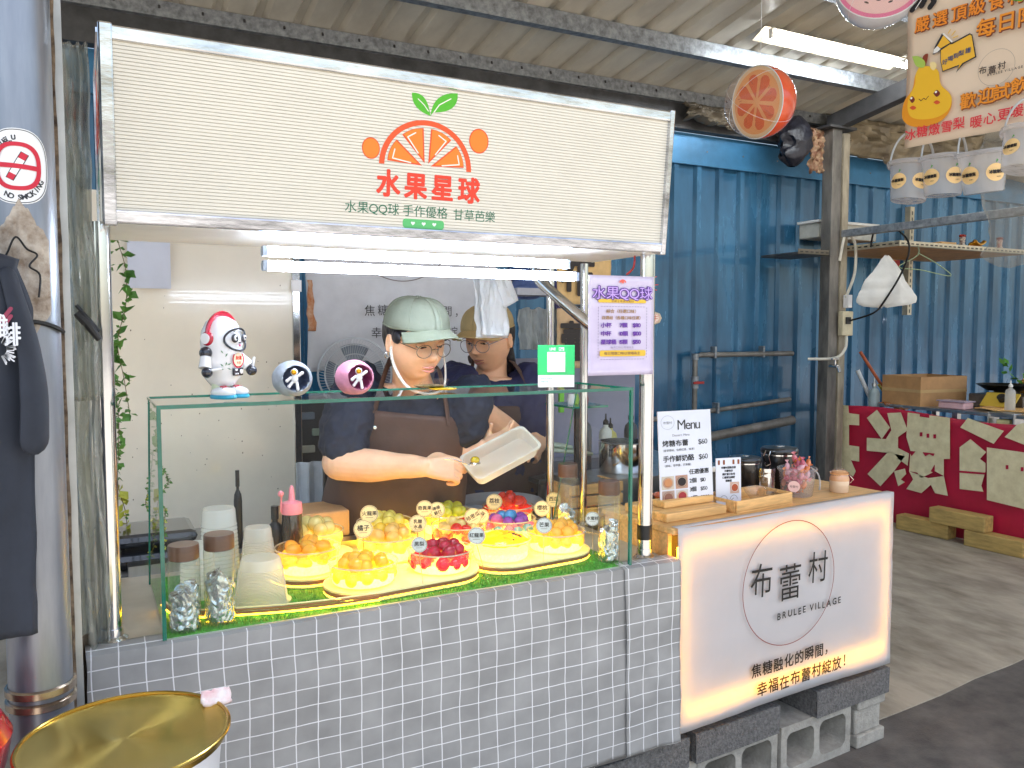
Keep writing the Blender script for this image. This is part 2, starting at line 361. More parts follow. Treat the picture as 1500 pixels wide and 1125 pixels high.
piperun('thick_pipe', [(4.3,5.38,.66),(5.66,5.36,.80)], .04, 'thickest grey pipe, lowest on the blue wall')
# second tap on post
t = T('water_tap', 'small brass water tap sticking out of the grey post', 'tap', (5.7, 4.95, 1.28))
b = MB(); b.cyl((5.7,4.995,1.3),(5.69,4.9,1.3),.016); b.cyl((5.69,4.9,1.3),(5.69,4.88,1.25),.013); b.cyl((5.69,4.93,1.3),(5.69,4.93,1.36),.008); b.box((5.65,4.92,1.355),(5.73,4.94,1.37)); b.build('spout', M_chrome, t, bevel=.002)
# ---- tarps and bundles above the wall
M_tarp = mat('tan_tarp', 'a2957c', .5, var=.25, scale=4, col2='6d6250', bump=.2, bscale=9)
def drape(name, x0, x1, z0, z1, y, amp, label, m, seed=0, cat='tarp'):
    b = MB(); b.grid(lambda u, v: (x0+u*(x1-x0), y-.04-amp*abs(fbm(u*9+seed, v*2.5))-amp*.5*sin(v*3.1), z0+v*(z1-z0)+.05*fbm(u*6, seed)*(1-v)), 70, 16)
    return tag(b.build(name, m, solid=.004), label, cat)
drape('tarp', 5.9, 9.8, 3.17, 3.52, 5.33, .16, 'crumpled tan tarp bunched above the wall right of the grey post', M_tarp)
drape('tarp', 4.3, 5.5, 3.27, 3.42, 5.33, .1, 'brown dusty tarp tucked above the wall behind the orange ball', mat('brown_tarp', '5f5648', .6, var=.3, scale=5, bump=.2, bscale=9), 5)
b = MB(); b.grid(lambda u, v: ((lambda a, h: (5.36+.05*(h-.5)+(.15+.07*fbm(cos(a*2*pi)*1.5, sin(a*2*pi)*1.5, h*4))*cos(a*2*pi)*sin(pi*min(max(h, .02), .98))**.5, 5.12+(.12+.03*fbm(a*3+4, h*4))*sin(a*2*pi)*sin(pi*min(max(h, .02), .98))**.5, 2.98+.42*h))(u, v)), 40, 20)
tag(b.build('plastic_bag', mat('black_bag', '1b1c26', .4, var=.3, bump=1.0, bscale=22)), 'black plastic bag bundle tied under the rafter behind the orange ball', 'bag')
b = MB(); b.grid(lambda u, v: (5.52+.16*u+.03*fbm(u*5, v*4), 5.1+.06*fbm(u*4, v*7), 2.95+.36*v+.03*fbm(u*9, 1)), 16, 16)
tag(b.build('paper_scrap', mat('torn_paper', 'b59a7a', .7, var=.3, col2='7a4a38', scale=20), solid=.003), 'torn brown paper stuffed beside the top of the grey post', 'paper')
# ---- ceiling fluorescent
M_tube = mat('lit_tube', 'ffffff', .4, var=0, emit=14, ecol='e8f6ff')
cl = T('ceiling_lamp', 'single lit fluorescent tube under a rusty white reflector on the roof', 'lamp', (4.9, 4.25, 3.6))
b = MB(); b.add([(4.2,4.18,3.62),(4.2,4.3,3.68),(4.2,4.42,3.62),(5.62,4.18,3.62),(5.62,4.3,3.68),(5.62,4.42,3.62)], [(0,1,4,3),(1,2,5,4)])
b.build('reflector', mat('rusty_reflector', 'c9c4b4', .4, var=.2, scale=9, col2='a38e70'), cl, smooth=False, solid=.004)
b = MB(); b.cyl((4.22,4.25,3.60),(5.6,4.25,3.60),.017); b.build('tube', mat('ceiling_tube', 'ffffff', .4, var=0, emit=40, ecol='f0f8ff'), cl)
for xx in (4.2, 5.6): b = MB(); b.box((xx,4.235,3.585),(xx+.02,4.265,3.65)); b.build('end_cap', M_white, cl, smooth=False)
# ================================================================= RIGHT BACK STALL
PX = 5.95
M_red = mat('red_banner', 'bc1e40', .45, var=.12, scale=3, bump=.06, bscale=5)
M_cream = mat('print_cream', 'f5ebc4', .5, var=.12, scale=14, col2='e2d6ac')
F = frame((PX, 5.12, 0), (0, -1, 0))       # local x runs towards the camera side, y up
rc = T('banner_counter', 'low counter fronted by a red banner with giant cream characters', 'counter', (6.3, 4, 0))
b = MB(F); b.grid(lambda u, v: (u*2.6, .01+v*(.93+.02*sin(u*9)), .012*fbm(u*5, v*3)+.0), 60, 14); b.build('banner', M_red, rc, solid=.002)
b = MB(F).use(M_cream)
def px(pts, z=.02): return [(*atf(x, y, F), z) for x, y in pts]
def blob(pts, z=.02): b.add(px(pts, z), [tuple(range(len(pts)))])
for q in ([(1229,592),(1245,594),(1246,605),(1261,607),(1261,623),(1246,622),(1246,652),(1261,654),(1261,676),(1249,674),(1256,690),(1252,698),(1229,684)],
          [(1272,612),(1287,600),(1306,626),(1294,643)], [(1302,605),(1322,604),(1332,630),(1318,640),(1318,656),(1334,664),(1332,682),(1318,672),(1312,664),(1272,660),(1272,641),(1300,643),(1308,630)],
          [(1332,604),(1394,612),(1394,672),(1385,672),(1385,697),(1372,690),(1352,700),(1346,692),(1334,690),(1336,660),(1330,640)], [(1303,662),(1328,668),(1312,690),(1292,712),(1273,694)],
          [(1312,690),(1328,686),(1330,694),(1322,702),(1328,706),(1318,712)],
          [(1334,690),(1362,700),(1385,697),(1391,726),(1372,722),(1366,710),(1352,722),(1330,716),(1340,702)],
          [(1409,626),(1420,612),(1473,631),(1458,650)], [(1408,655),(1424,643),(1447,662),(1438,672),(1446,678),(1446,690),(1440,711),(1443,720),(1408,716),(1408,668)],
          [(1448,655),(1500,662),(1530,666),(1530,752),(1448,732)], [(1474,640),(1492,622),(1530,612),(1530,662)]):
    blob(q)
b.use(M_red)
for x, y in ((1352,636),(1362,638),(1372,639),(1478,684),(1500,687)): blob([(x-2,y-3),(x+2,y-3),(x+2,y+3),(x-2,y+3)], .023)
for q in ([(1334,660),(1344,661),(1338,668)], [(1354,662),(1372,664),(1370,668),(1364,665),(1358,668)], [(1350,606),(1364,608),(1364,612),(1350,610)], [(1366,690),(1372,680),(1372,693)], [(1408,689),(1446,692),(1446,695),(1408,692)]): blob(q, .023)
b.build('lettering', None, rc, smooth=False)
b = MB(); b.box((PX+.02, 2.5, .80), (6.75, 5.1, .84)); b.build('counter_top', mat('dull_zinc', '8d8a84', .5, .4, var=.25, scale=7), rc, smooth=False, bevel=.004)
for x, y in ((PX+.04, 2.6), (PX+.04, 5.0), (6.68, 2.6), (6.68, 5.0)): b = MB(); b.box((x, y, .006), (x+.06, y+.06, .8)); b.build('leg', M_steel, rc, smooth=False)
# raised metal table with things on it
M_card = mat('cardboard', 'b98d5e', .75, var=.12, scale=8, bump=.08, bscale=20)
t = T('metal_table', 'small steel table standing on the red counter under the carton', 'table', (6.4, 4.1, .84))
b = MB(); b.box((5.98,3.3,.965),(6.72,4.72,.99)); b.build('table_top', M_steel, t, smooth=False, bevel=.004)
for xx, yy in ((6.0,4.02),(6.0,3.32),(6.66,4.66),(6.66,3.32)): b = MB(); b.box((xx,yy,.842),(xx+.045,yy+.045,.965)); b.build('leg', M_steel, t, smooth=False)
t = T('cardboard_box', 'open brown cardboard carton on the steel table by the blue wall', 'box', (6.3, 4.3, .99))
bx = MB(Matrix.Translation((6.26, 4.50, .99))@Matrix.Rotation(R_(-7), 4, 'Z'))
for a, c in (((-.25,-.2,0),(.25,-.19,.24)), ((-.25,.19,0),(.25,.2,.24)), ((-.25,-.19,0),(-.24,.19,.24)), ((.24,-.19,0),(.25,.19,.24)), ((-.24,-.19,.0),(.24,.19,.01))): bx.box(a, c)
bx.build('carton_wall', M_card, t, smooth=False)
bx = MB(Matrix.Translation((6.26, 4.50, .99))@Matrix.Rotation(R_(-7), 4, 'Z')); bx.box((-.252,-.202,.11),(.252,-.2005,.135)); bx.box((-.2525,-.2,.11),(-.251,.2,.135)); bx.build('packing_tape', mat('packing_tape', 'c9a878', .2, var=.05), t, smooth=False)
def bottle(name, label, c, r, h, m, mc, cat='bottle', nozzle=True, group=None):
    t = T(name, label, cat, c, group); b = MB(); b.lathe([(r*.95,0),(r,.01),(r,h*.62),(r*.85,h*.7),(r*.35,h*.76),(r*.35,h*.8)], c, 20); b.build('bottle_body', m, t)
    b = MB(); b.lathe([(r*.42,h*.8),(r*.42,h*.86),(r*.14,h*.9),(r*.1,h)] if nozzle else [(r*.5,h*.8),(r*.5,h),(0,h)], c, 16); b.build('cap', mc, t); return t
bottle('pump_bottle', 'grey squeeze bottle standing left of the cardboard carton', (6.0, 4.78, .842), .045, .36, mat('greyblue_plastic', '93a3a8', .4), M_steel)
b = MB(); b.grid(lambda u, v: (5.98+.08*v+.03*fbm(u*5, v*4), 4.72-.28*u, 1.0-.02*fbm(u*8, v*3)-.03*(v-.5)**2-.03*u), 18, 8)
tag(b.build('leaf_wrapper', mat('dry_leaf', 'a8673a', .6, var=.3, scale=18), solid=.006), 'curled brown leafy wrapper lying in front of the carton', 'wrapper')
t = T('snack_tray', 'small pink plastic box with a lid in front of the carton', 'container', (6.1, 3.82, .99))
b = MB(); b.box((6.02,3.98,.992),(6.14,4.2,1.045)); b.build('tub', mat('pink_plastic', 'dcb3b8', .3, var=.1), t, smooth=False, bevel=.01)
b = MB(); b.box((6.01,3.97,1.047),(6.15,4.21,1.056)); b.build('lid', mat('mauve_plastic', 'b0a0b5', .3), t, smooth=False, bevel=.003)
t = T('gas_burner', 'steel table-top gas burner with a yellow control panel', 'burner', (6.5, 3.75, .99))
b = MB(); b.box((6.34,3.72,.992),(6.7,4.16,1.10)); b.build('body', mat('burner_steel', '6a6560', .4, .6, var=.3), t, smooth=False, bevel=.008)
b = MB(); b.add([(6.24,3.74,1.02),(6.24,4.0,1.02),(6.335,4.0,1.12),(6.335,3.74,1.12)], [(0,3,2,1)]); b.build('control_panel', mat('yellow_panel', 'd8b640', .4, var=.05), t, smooth=False, solid=.01)
b = MB(); b.cyl((6.28,3.84,1.07),(6.25,3.84,1.10),.03); b.build('knob', M_black, t)
b = MB(); b.cyl((6.52,3.96,1.10),(6.52,3.96,1.125),.09,seg=20); b.build('burner_ring', M_black, t)
t = T('frying_pan', 'black frying pan resting on the burner', 'pan', (6.5, 3.8, 1.165))
b = MB(); b.lathe([(0,1.128),(.12,1.128),(.19,1.172),(.2,1.177),(.19,1.179),(.12,1.138),(0,1.136)], (6.50,3.97,0), 28, caps=False); b.build('bowl', mat('iron_pan', '1a1918', .4, .5, var=.2), t)
b = MB(); b.tube([(6.42,3.79,1.172),(6.32,3.6,1.20)], .014); b.build('handle', M_black, t)
# greens, sack, squeeze bottle, dispenser
t = tag(MB().grid(lambda u, v: (6.85+.15*cos(u*2*pi)*sin(v*pi)*(1+.2*fbm(u*4, v*3)), 3.78+.30*sin(u*2*pi)*sin(v*pi)*(1+.2*fbm(u*4, v*3)), 1.12+.18*cos(v*pi)*(1+.3*fbm(u*5, v))+.0), 24, 14).build('vegetable_sack', mat('tan_sack', 'b6873f', .7, var=.25, scale=10, bump=.3, bscale=20)), 'tan sack of vegetables behind the burner', 'sack')
b = MB()
for k in range(46):
    c = Vector((6.7+random.uniform(-.12, .14), 3.92+random.uniform(-.35, .22), 1.2+random.uniform(0, .13))); a = Euler((random.uniform(-1,1), random.uniform(-1,1), random.uniform(0,6))).to_matrix().to_4x4()
    b.add([(0,0,0),(.035,.02,.01),(.075,0,.02),(.035,-.02,.01)], [(0,1,2,3)], Matrix.Translation(c)@a)
tag(b.build('leafy_greens', mat('green_leaf', '4d8a2c', .5, var=.3, scale=10), smooth=False), 'loose green leaves piled on the tan sack behind the pan', 'vegetables', kind='stuff')
bottle('squeeze_bottle', 'clear squeeze bottle with pointed cap right of the burner panel', (6.14, 3.70, .992), .036, .24, M_milky, M_white)
t = T('napkin_dispenser', 'worn steel napkin dispenser at the end of the red counter', 'dispenser', (6.02, 3.28, .93))
b = MB()
for a, c in (((5.965,3.75,.845),(6.10,3.765,1.0)), ((5.965,3.56,.845),(6.10,3.575,1.0)), ((5.965,3.575,.985),(6.10,3.75,1.0)), ((5.965,3.575,.845),(6.10,3.75,.88))): b.box(a, c)
b.build('housing', M_steel, t, smooth=False, bevel=.006)
b = MB(); b.box((5.99,3.61,.881),(6.09,3.71,.95)); b.build('napkins', mat('cream_napkin', 'd8cf9a', .8), t, smooth=False, bevel=.01)
b = MB(); b.grid(lambda u, v: (6.1+.5*v, 3.95-.75*u, 1.0+.012*fbm(u*6, v*5)+.012), 14, 8); tag(b.build('cutting_board', M_wood, solid=.01), 'thin wooden board lying before the burner', 'board')
t = bottle('red_sauce_tray', 'small red dish beside the wooden board', (6.08, 3.48, .992), .045, .04, mat('red_paint2', 'a3302a', .4), M_black, 'dish', False)
# sticks leaning
for nm, lb, a, c, r, col in (('broom_handle', 'orange wooden broom handle leaning beside the grey post', (6.02,4.95,1.42), (6.32,4.75,.86), .014, 'b8572c'), ('bamboo_stick', 'short yellow bamboo stick below the orange broom handle', (6.14,4.85,1.14), (6.28,4.7,.84), .012, 'a89a4a'), ('squeegee', 'blue and white squeegee handle leaning by the grey post', (5.97,4.93,1.26), (6.1,4.82,.88), .018, 'c9cdd2')):
    tag(MB().cyl(a, c, r, r*.9, 12).build(nm, mat('stick_'+col, col, .5, var=.15)), lb, 'stick' if 'broom' in nm or 'stick' in nm else 'squeegee')
# wooden blocks on the floor
M_block = mat('pale_timber', 'bd9f5f', .7, var=.25, scale=5, aniso=(6, 1, 6), bump=.1, bscale=30)
for c, l, rzv in (((5.86,4.16,.006), 'yellowish timber block flat on the floor, farther left of three', 4), ((5.85,3.58,.006), 'timber block flat on the floor nearest the photo edge', 2), ((5.84,3.86,.126), 'timber block bridging the top of the two others', 3)):
    b = MB(Matrix.Translation(c)@Matrix.Rotation(R_(rzv), 4, 'Z')); b.box((-.06, -.215, 0), (.06, .215, .118)); tag(b.build('timber_block', M_block, smooth=False, bevel=.008, loc=c), l, 'timber block', 'timber blocks by the red banner')
# ---- bar + perforated shelf
b = MB(); b.box((5.78, 1.6, 2.40), (5.84, 4.98, 2.46)); tag(b.build('steel_bar', M_galv, smooth=False, bevel=.004), 'long galvanised bar running forward from the grey post over the shelf', 'bar')
M_angle = mat('cream_angle_iron', 'cfc4ac', .5, .2, var=.15)
M_slot = flat('2a2825')
sh = T('slotted_shelf', 'shelf of cream slotted angle iron hung on the blue wall', 'shelf', (6.6, 4.6, 2.2))
def slotted(p0, p1, wdir, m=M_angle, wdt=.045):
    p0, p1, wd = Vector(p0), Vector(p1), Vector(wdir); L = (p1-p0).length; u = (p1-p0)/L; b = MB().use(m); n = u.cross(wd).normalized()
    a = [p0, p1, p1+wd*wdt, p0+wd*wdt]; t = n*.002
    b.add([q-t for q in a]+[q+t for q in a], [(3,2,1,0),(4,5,6,7),(0,1,5,4),(1,2,6,5),(2,3,7,6),(3,0,4,7)])
    b.add([p0, p1, p1+n*wdt, p0+n*wdt], [(0,1,2,3)]); b.use(M_slot)
    k = .02
    while k < L-.03:
        for sgn in (-1, 1):
            q = [p0+u*k+wd*wdt*.38, p0+u*(k+.035)+wd*wdt*.38, p0+u*(k+.035)+wd*wdt*.62, p0+u*k+wd*wdt*.62]; b.add([x+n*.0035*sgn for x in q], [(0,1,2,3)])
        k += .06
    return b
SZ = 2.29
slotted((5.9, 4.5, SZ), (7.6, 4.5, SZ), (0,0,1)).build('front_rail', None, sh, smooth=False)
slotted((5.9, 5.4, SZ), (7.6, 5.4, SZ), (0,0,1)).build('rear_rail', None, sh, smooth=False)
slotted((5.9, 5.4, SZ), (5.9, 4.5, SZ), (0,0,1)).build('side_rail', None, sh, smooth=False)
slotted((7.25, 5.42, 1.76), (7.25, 5.42, 2.82), (1,0,0), wdt=.06).build('upright', None, sh, smooth=False)
b = MB(); b.box((5.9, 4.505, SZ+.002), (7.6, 5.395, SZ+.02)); b.build('shelf_board', mat('shelf_board', 'b8864c', .6, var=.2), sh, smooth=False)
sh2 = T('slotted_shelf', 'darker slotted shelf section joining the grey post to the cream shelf', 'shelf', (5.7, 5, 2.2))
slotted((5.3, 5.0, 2.24), (5.66, 5.0, 2.24), (0,0,1), mat('dark_angle', '6f675a', .5, .3)).build('front_rail', None, sh2, smooth=False)
b = MB(); b.box((5.3, 5.01, 2.24), (5.66, 5.42, 2.26)); b.build('shelf_board', M_darksteel, sh2, smooth=False)
t = T('white_crate', 'white plastic crate behind the grey post on the upper shelf', 'crate', (6.0, 5.2, 2.4))
b = MB(); b.box((5.75,5.2,2.42),(6.5,5.42,2.55)); b.build('crate_body', mat('crate_white', 'c8c8c0', .5, var=.1), t, smooth=False, bevel=.01)
b = MB(); b.box((5.73,5.18,2.55),(6.52,5.43,2.575)); b.build('rim', M_white, t, smooth=False, bevel=.006)
M_gold = mat('gold_ornament', 'c98f2c', .3, .5, var=.3, scale=30)
def figurine(x, y, lb, cc):
    t = T('figurine', lb, 'figurine', (x, y, SZ+.02)); b = MB(); b.lathe([(.03,0),(.035,.02),(.02,.06),(.024,.075)], (x,y,SZ+.02), 14); b.ball((x,y,SZ+.115), .026, 12, 8); b.build('figure', mat('fig_'+cc, cc, .4, var=.5, scale=60, col2='e0d8c8'), t)
    b = MB(); b.ball((x,y,SZ+.14), (.03,.03,.014), 12, 6); b.build('hat', mat('fig_hat', 'a3302a', .4, var=.2), t)
figurine(6.85, 4.6, 'small seated figurine beside the yellow ingot on the cream shelf', '6b3f3a'); figurine(7.35, 4.58, 'small red and white figurine at the right on the cream shelf', 'b04a3a')
b = MB(); b.grid(lambda u, v: (7.08+.09*(u-.5)*2*(1-.3*v), 4.6+.03*sin(v*pi*2), SZ+.03+.06*v+.03*(2*u-1)**2), 12, 6); tag(b.build('gold_ingot', M_gold, solid=.02), 'yellow boat-shaped ingot ornament on the cream shelf', 'ornament')
b = MB(); b.box((6.5,4.55,SZ+.021),(6.7,4.72,SZ+.07)); tag(b.build('wooden_block', M_wood, smooth=False, bevel=.004), 'small tan box left of the figurines on the cream shelf', 'box')
# hanging white bag, coat hanger, red paper
def bagshape(name, c, wd, h, lb, m, dep=.06, seed=0, taper=.25):
    def fn(u, v):
        a = u*2*pi; s = (taper+(1-taper)*min(1, v*1.25)**.85)*(1 if v < .95 else (1-v)/.05*.9+.1); s *= 1+.12*fbm(cos(a)*2+seed, sin(a)*2, v*3)+.10*sin(a*7+seed+v)*(1-v*.6)
        return (c[0]+(wd/2)*s*cos(a)*.55-.0+wd*.06*fbm(v*3, seed), c[1]-(wd/2)*s*cos(a)*.83+dep*s*sin(a)*(1+.3*fbm(a, v*4, seed)), c[2]-h*v+.02*fbm(a*2, seed))
    return tag(MB().grid(fn, 44, 26).build(name, m), lb, 'bag')
M_bagw = mat('white_bag', 'f2f1ee', .5, var=.04, scale=12, bump=.4, bscale=12)
bagshape('plastic_bag', (5.9, 4.62, 2.22), .42, .42, 'white cloth bag hanging from the shelf by the black cable', M_bagw, seed=3, taper=.06)
b = MB(); b.tube(spline([(6.1,4.48,2.24),(6.3,4.45,2.16),(6.45,4.42,2.06),(6.1,4.45,2.1),(5.9,4.5,2.12),(6.1,4.48,2.22),(6.1,4.48,2.30)], 5), .004, 6); tag(b.build('coat_hanger', mat('green_wire', '9ab08a', .4), ), 'thin pale green wire coat hanger under the cream shelf', 'hanger')
cp = T('couplet', 'narrow red paper strip with gold characters on the blue wall', 'paper strip', (7.0, 5.43, 1.9))
b = MB(); b.box((6.97,5.435,1.93),(7.14,5.438,2.42)); b.build('strip', mat('red_paper', 'a8231f', .5, var=.1), cp, smooth=False)
b = MB(frame((6.97,5.432,1.93),(1,0,0))).use(flat('d8a93a'))
for i, ch in enumerate('金玉滿堂'[::-1]): b.text(ch, .085, .03+i*.112, .09, align='C', bold=.02)
b.build('lettering', None, cp, smooth=False)
# ================================================================= THE FRUIT STALL CART
FY, CZ = 1.98, .895
M_ctop = mat('counter_laminate', 'b0a592', .45, var=.12, scale=6)
M_cart = mat('cart_body', '6c6a68', .6, var=.1)
cart = T('stall_cart', 'food cart with chrome posts behind the grey checked cloth', 'cart', (.8, 2.25, 0))
b = MB(); b.box((-.005, FY+.01, .30), (1.59, 2.56, CZ-.03)); b.build('body', M_cart, cart, smooth=False)
b = MB(); b.box((-.01, FY, CZ-.028), (1.6, 2.57, CZ)); b.build('counter_top', M_ctop, cart, smooth=False, bevel=.004)
for x, y in ((.08, 2.08), (1.5, 2.08), (.08, 2.48), (1.5, 2.48)):
    b = MB(); b.lathe([(.045,0),(.05,.03),(.03,.06),(.03,.22),(.055,.3)], (x,y,.0), 20); b.build('leg', M_chrome, cart)
def cpost(x, y, r=.019, z0=CZ, z1=1.84, base=True):
    b = MB(); b.cyl((x,y,z0),(x,y,z1),r,seg=24); o = b.build('post', M_chrome, cart)
    if base: b = MB(); b.lathe([(r*1.6,0),(r*1.6,.005),(r*1.15,.012),(r*1.1,.03)], (x,y,z0), 24); b.build('flange', M_chrome, cart)
cpost(.043, 2.05, .021); cpost(.022, 2.085, .012, base=False)
cpost(1.535, 2.045, .021); cpost(.05, 2.5, .016); cpost(1.46, 2.5, .014, base=False); cpost(1.6, 2.5, .014)
cpost(1.575, 2.075, .011, base=False)
b = MB(); b.cyl((1.535,2.045,.955),(1.535,2.045,1.0),.0225,seg=24); b.build('rubber_band', M_black, cart)
# diagonal stainless brace
b = MB(); b.tube(spline([(1.405,2.5,1.9),(1.40,2.49,1.80),(1.42,2.44,1.74),(1.53,2.2,1.55),(1.56,2.13,1.50)], 8), .019, 16); b.build('diagonal_brace', M_chrome, cart)
# ---- checked cloth
def cloth_mat(name, x0):
    m = bpy.data.materials.new(name); m.use_nodes = True; N = m.node_tree.nodes; L = m.node_tree.links; p = N['Principled BSDF']; p.inputs['Roughness'].default_value = .42; p.inputs['Specular IOR Level'].default_value = .35
    tc = N.new('ShaderNodeTexCoord'); wv = N.new('ShaderNodeTexNoise'); wv.inputs['Scale'].default_value = 3; wv.inputs['Detail'].default_value = 1
    L.new(tc.outputs['UV'], wv.inputs[0]); sx = N.new('ShaderNodeSeparateXYZ'); L.new(tc.outputs['UV'], sx.inputs[0])
    def line(out, pitch, wd):
        n1 = N.new('ShaderNodeMath'); n1.operation = 'MULTIPLY_ADD'; n1.inputs[1].default_value = .004; L.new(wv.outputs['Fac'], n1.inputs[0]); L.new(out, n1.inputs[2])
        a = N.new('ShaderNodeMath'); a.operation = 'DIVIDE'; a.inputs[1].default_value = pitch; L.new(n1.outputs[0], a.inputs[0])
        c = N.new('ShaderNodeMath'); c.operation = 'FRACT'; L.new(a.outputs[0], c.inputs[0])
        d = N.new('ShaderNodeMath'); d.operation = 'LESS_THAN'; d.inputs[1].default_value = wd/pitch; L.new(c.outputs[0], d.inputs[0]); return d.outputs[0]
    mx = N.new('ShaderNodeMath'); mx.operation = 'MAXIMUM'; L.new(line(sx.outputs[0], .0545, .0026), mx.inputs[0]); L.new(line(sx.outputs[1], .0445, .0024), mx.inputs[1])
    t = N.new('ShaderNodeTexNoise'); t.inputs['Scale'].default_value = 9; t.inputs['Detail'].default_value = 8; L.new(tc.outputs['UV'], t.inputs[0])
    r = N.new('ShaderNodeValToRGB'); r.color_ramp.elements[0].position = .35; r.color_ramp.elements[1].position = .7; r.color_ramp.elements[0].color = (*hx('8e8e8d'), 1); r.color_ramp.elements[1].color = (*hx('a1a1a0'), 1); L.new(t.outputs[0], r.inputs[0])
    c = N.new('ShaderNodeMix'); c.data_type = 'RGBA'; L.new(mx.outputs[0], c.inputs[0]); L.new(r.outputs[0], c.inputs[6]); c.inputs[7].default_value = (*hx('e2e2e4'), 1); L.new(c.outputs[2], p.inputs['Base Color'])
    t3 = N.new('ShaderNodeTexNoise'); t3.inputs['Scale'].default_value = 25; t3.inputs['Detail'].default_value = 5; L.new(tc.outputs['UV'], t3.inputs[0])
    bp = N.new('ShaderNodeBump'); bp.inputs['Strength'].default_value = .12; bp.inputs['Distance'].default_value = .004; L.new(t3.outputs[0], bp.inputs['Height']); L.new(bp.outputs[0], p.inputs['Normal'])
    return m
M_cloth = cloth_mat('checked_cloth', 0)
def cloth(name, x0, x1, ybase, ztop, zbot, lb, seed, nx=90, nz=60, ripple=.004):
    b = MB(); uvs = []
    def fn(u, v):
        x = x0+u*(x1-x0); d = v*(ztop-zbot+.05)        # arc length from the back edge of the top fold
        top = .05
        if d < top: y = ybase+top-d+.002; z = ztop+.003
        else:
            k = (d-top)/(ztop-zbot); y = ybase-.012-ripple*2*k*(1+fbm(x*4+seed, k*.6))-ripple*fbm(x*9+seed, k*4)-.0012*fbm(x*25, k*14+seed); z = ztop-(d-top)-.006*k*fbm(x*5, seed)
        x += .004*fbm(x*3, v*3+seed)
        uvs.append((x+.003*fbm(v*4, seed), ztop-z+(0 if d >= top else -(top-d))+.5)); return (x, y, z)
    b.grid(fn, nx, nz); o = b.build(name, M_cloth, solid=.0015); uvl = o.data.uv_layers.new(name='UVMap')
    for l in o.data.loops: uvl.data[l.index].uv = uvs[l.vertex_index]
    return tag(o, lb, 'tablecloth', 'checked cloths on the fruit cart')
cloth('checked_cloth', -.013, 1.43, FY, CZ, .33, 'wide grey checked cloth covering the front of the fruit cart', 1)
cloth('checked_cloth', 1.405, 1.61, FY-.006, CZ+.002, .33, 'narrow overlapping strip of grey checked cloth at the right end of the cart', 6, 20, 60, .005)
# ---- sign box
M_cream_face = mat('sign_face', 'e6e2d6', .75, var=.02)
M_signch = mat('dented_reflect_chrome', (.55,.57,.62), .16, 1, var=.45, scale=5, aniso=(1,1,3), bump=.12, bscale=9, rvar=.1, lo=.3, hi=.7)  # dents are bump; the uneven blue-grey colour imitates reflections
sg = T('shop_sign', 'long cream shop sign with orange slice logo in a chrome frame over the stall', 'sign', (.8, 2.0, 2.03))
ZB, ZT = 1.832, 2.235
YB, YT = FY, 1.942
nrm = (0, -(ZT-ZB), -(YB-YT))
FS = frame((.05, YB, ZB), (1, 0, 0), v=(0, YT-YB, ZT-ZB)); SW, SH = 1.49, math.hypot(ZT-ZB, YB-YT)
b = MB(FS); FW = .028
for a, c in (((0,0,-.01),(SW,FW,.012)), ((0,SH-FW,-.01),(SW,SH,.012))): b.box(a, c)
b.build('frame_rail', M_signch, sg, smooth=False, bevel=.004)
b = MB(FS); b.box((-.002,-.006,-.012),(FW-.002,SH+.004,.0145)); b.build('frame_stile', M_signch, sg, smooth=False, bevel=.004)
b = MB(FS); b.box((SW-.012,-.006,-.012),(SW+.004,SH+.004,.0145)); b.build('frame_stile', M_signch, sg, smooth=False, bevel=.003)
# ribbed face: real relief grooves
b = MB(FS).use(M_cream_face); nr = 46; x0, x1, y0, y1 = FW-.002, SW-.012, FW, SH-FW
vs = []; fs = []
for i in range(nr*4+1):
    y = y0+(y1-y0)*((i//4)+(0, .70, .80, .90)[i%4])/nr if i < nr*4 else y1; z = .0016 if i%4 != 2 else -.0022; vs += [(x0, y, z), (x1, y, z)]
for i in range(nr*4): fs.append((2*i, 2*i+1, 2*i+3, 2*i+2))
b.add(vs, fs); b.build('face_panel', None, sg, smooth=False)
b = MB(); b.add([(.052,YB+.012,ZB),(.052,YT+.012,ZT),(.052,2.36,ZT),(.052,2.36,ZB)], [(0,1,2,3)]); b.build('side_panel', M_cream_face, sg, smooth=False, solid=.004)
b = MB(); b.add([(1.538,YB+.012,ZB),(1.538,YT+.012,ZT),(1.538,2.36,ZT),(1.538,2.36,ZB)], [(0,1,2,3)]); b.build('side_panel', M_cream_face, sg, smooth=False, solid=.004)
b = MB(); b.box((.054,1.99,ZT-.012),(1.536,2.36,ZT-.002)); b.box((.054,1.995,ZB+.001),(1.536,2.36,ZB+.006)); b.box((.054,2.352,ZB+.006),(1.536,2.36,ZT-.012)); b.build('casing', M_white, sg, smooth=False)
b = MB()
for y in (2.36,): b.box((.0448,y-.03,ZB-.004),(.05,y+.002,ZT-.001)); b.box((.045,2.0,ZB-.012),(.05,2.36,ZB-.0005)); b.box((.045,1.96,ZT-.012),(.05,2.36,ZT-.002))
b.build('side_trim', M_signch, sg, smooth=False)
# side print
FL = frame((.049, 2.36, ZB), (0, -1, 0))
b = MB(FL).use(flat('e8502c')); b.text('水果星球', .17, .2, .1, .001, align='C', bold=.03); b.ring(.17, .3, .07, .012, .001, a0=0, a1=pi); b.disc(.17, .3, .05, .0008); b.use(flat('3f9a55')); b.text('水果QQ球', .17, .11, .05, .001, align='C'); b.build('side_print', None, sg, smooth=False)
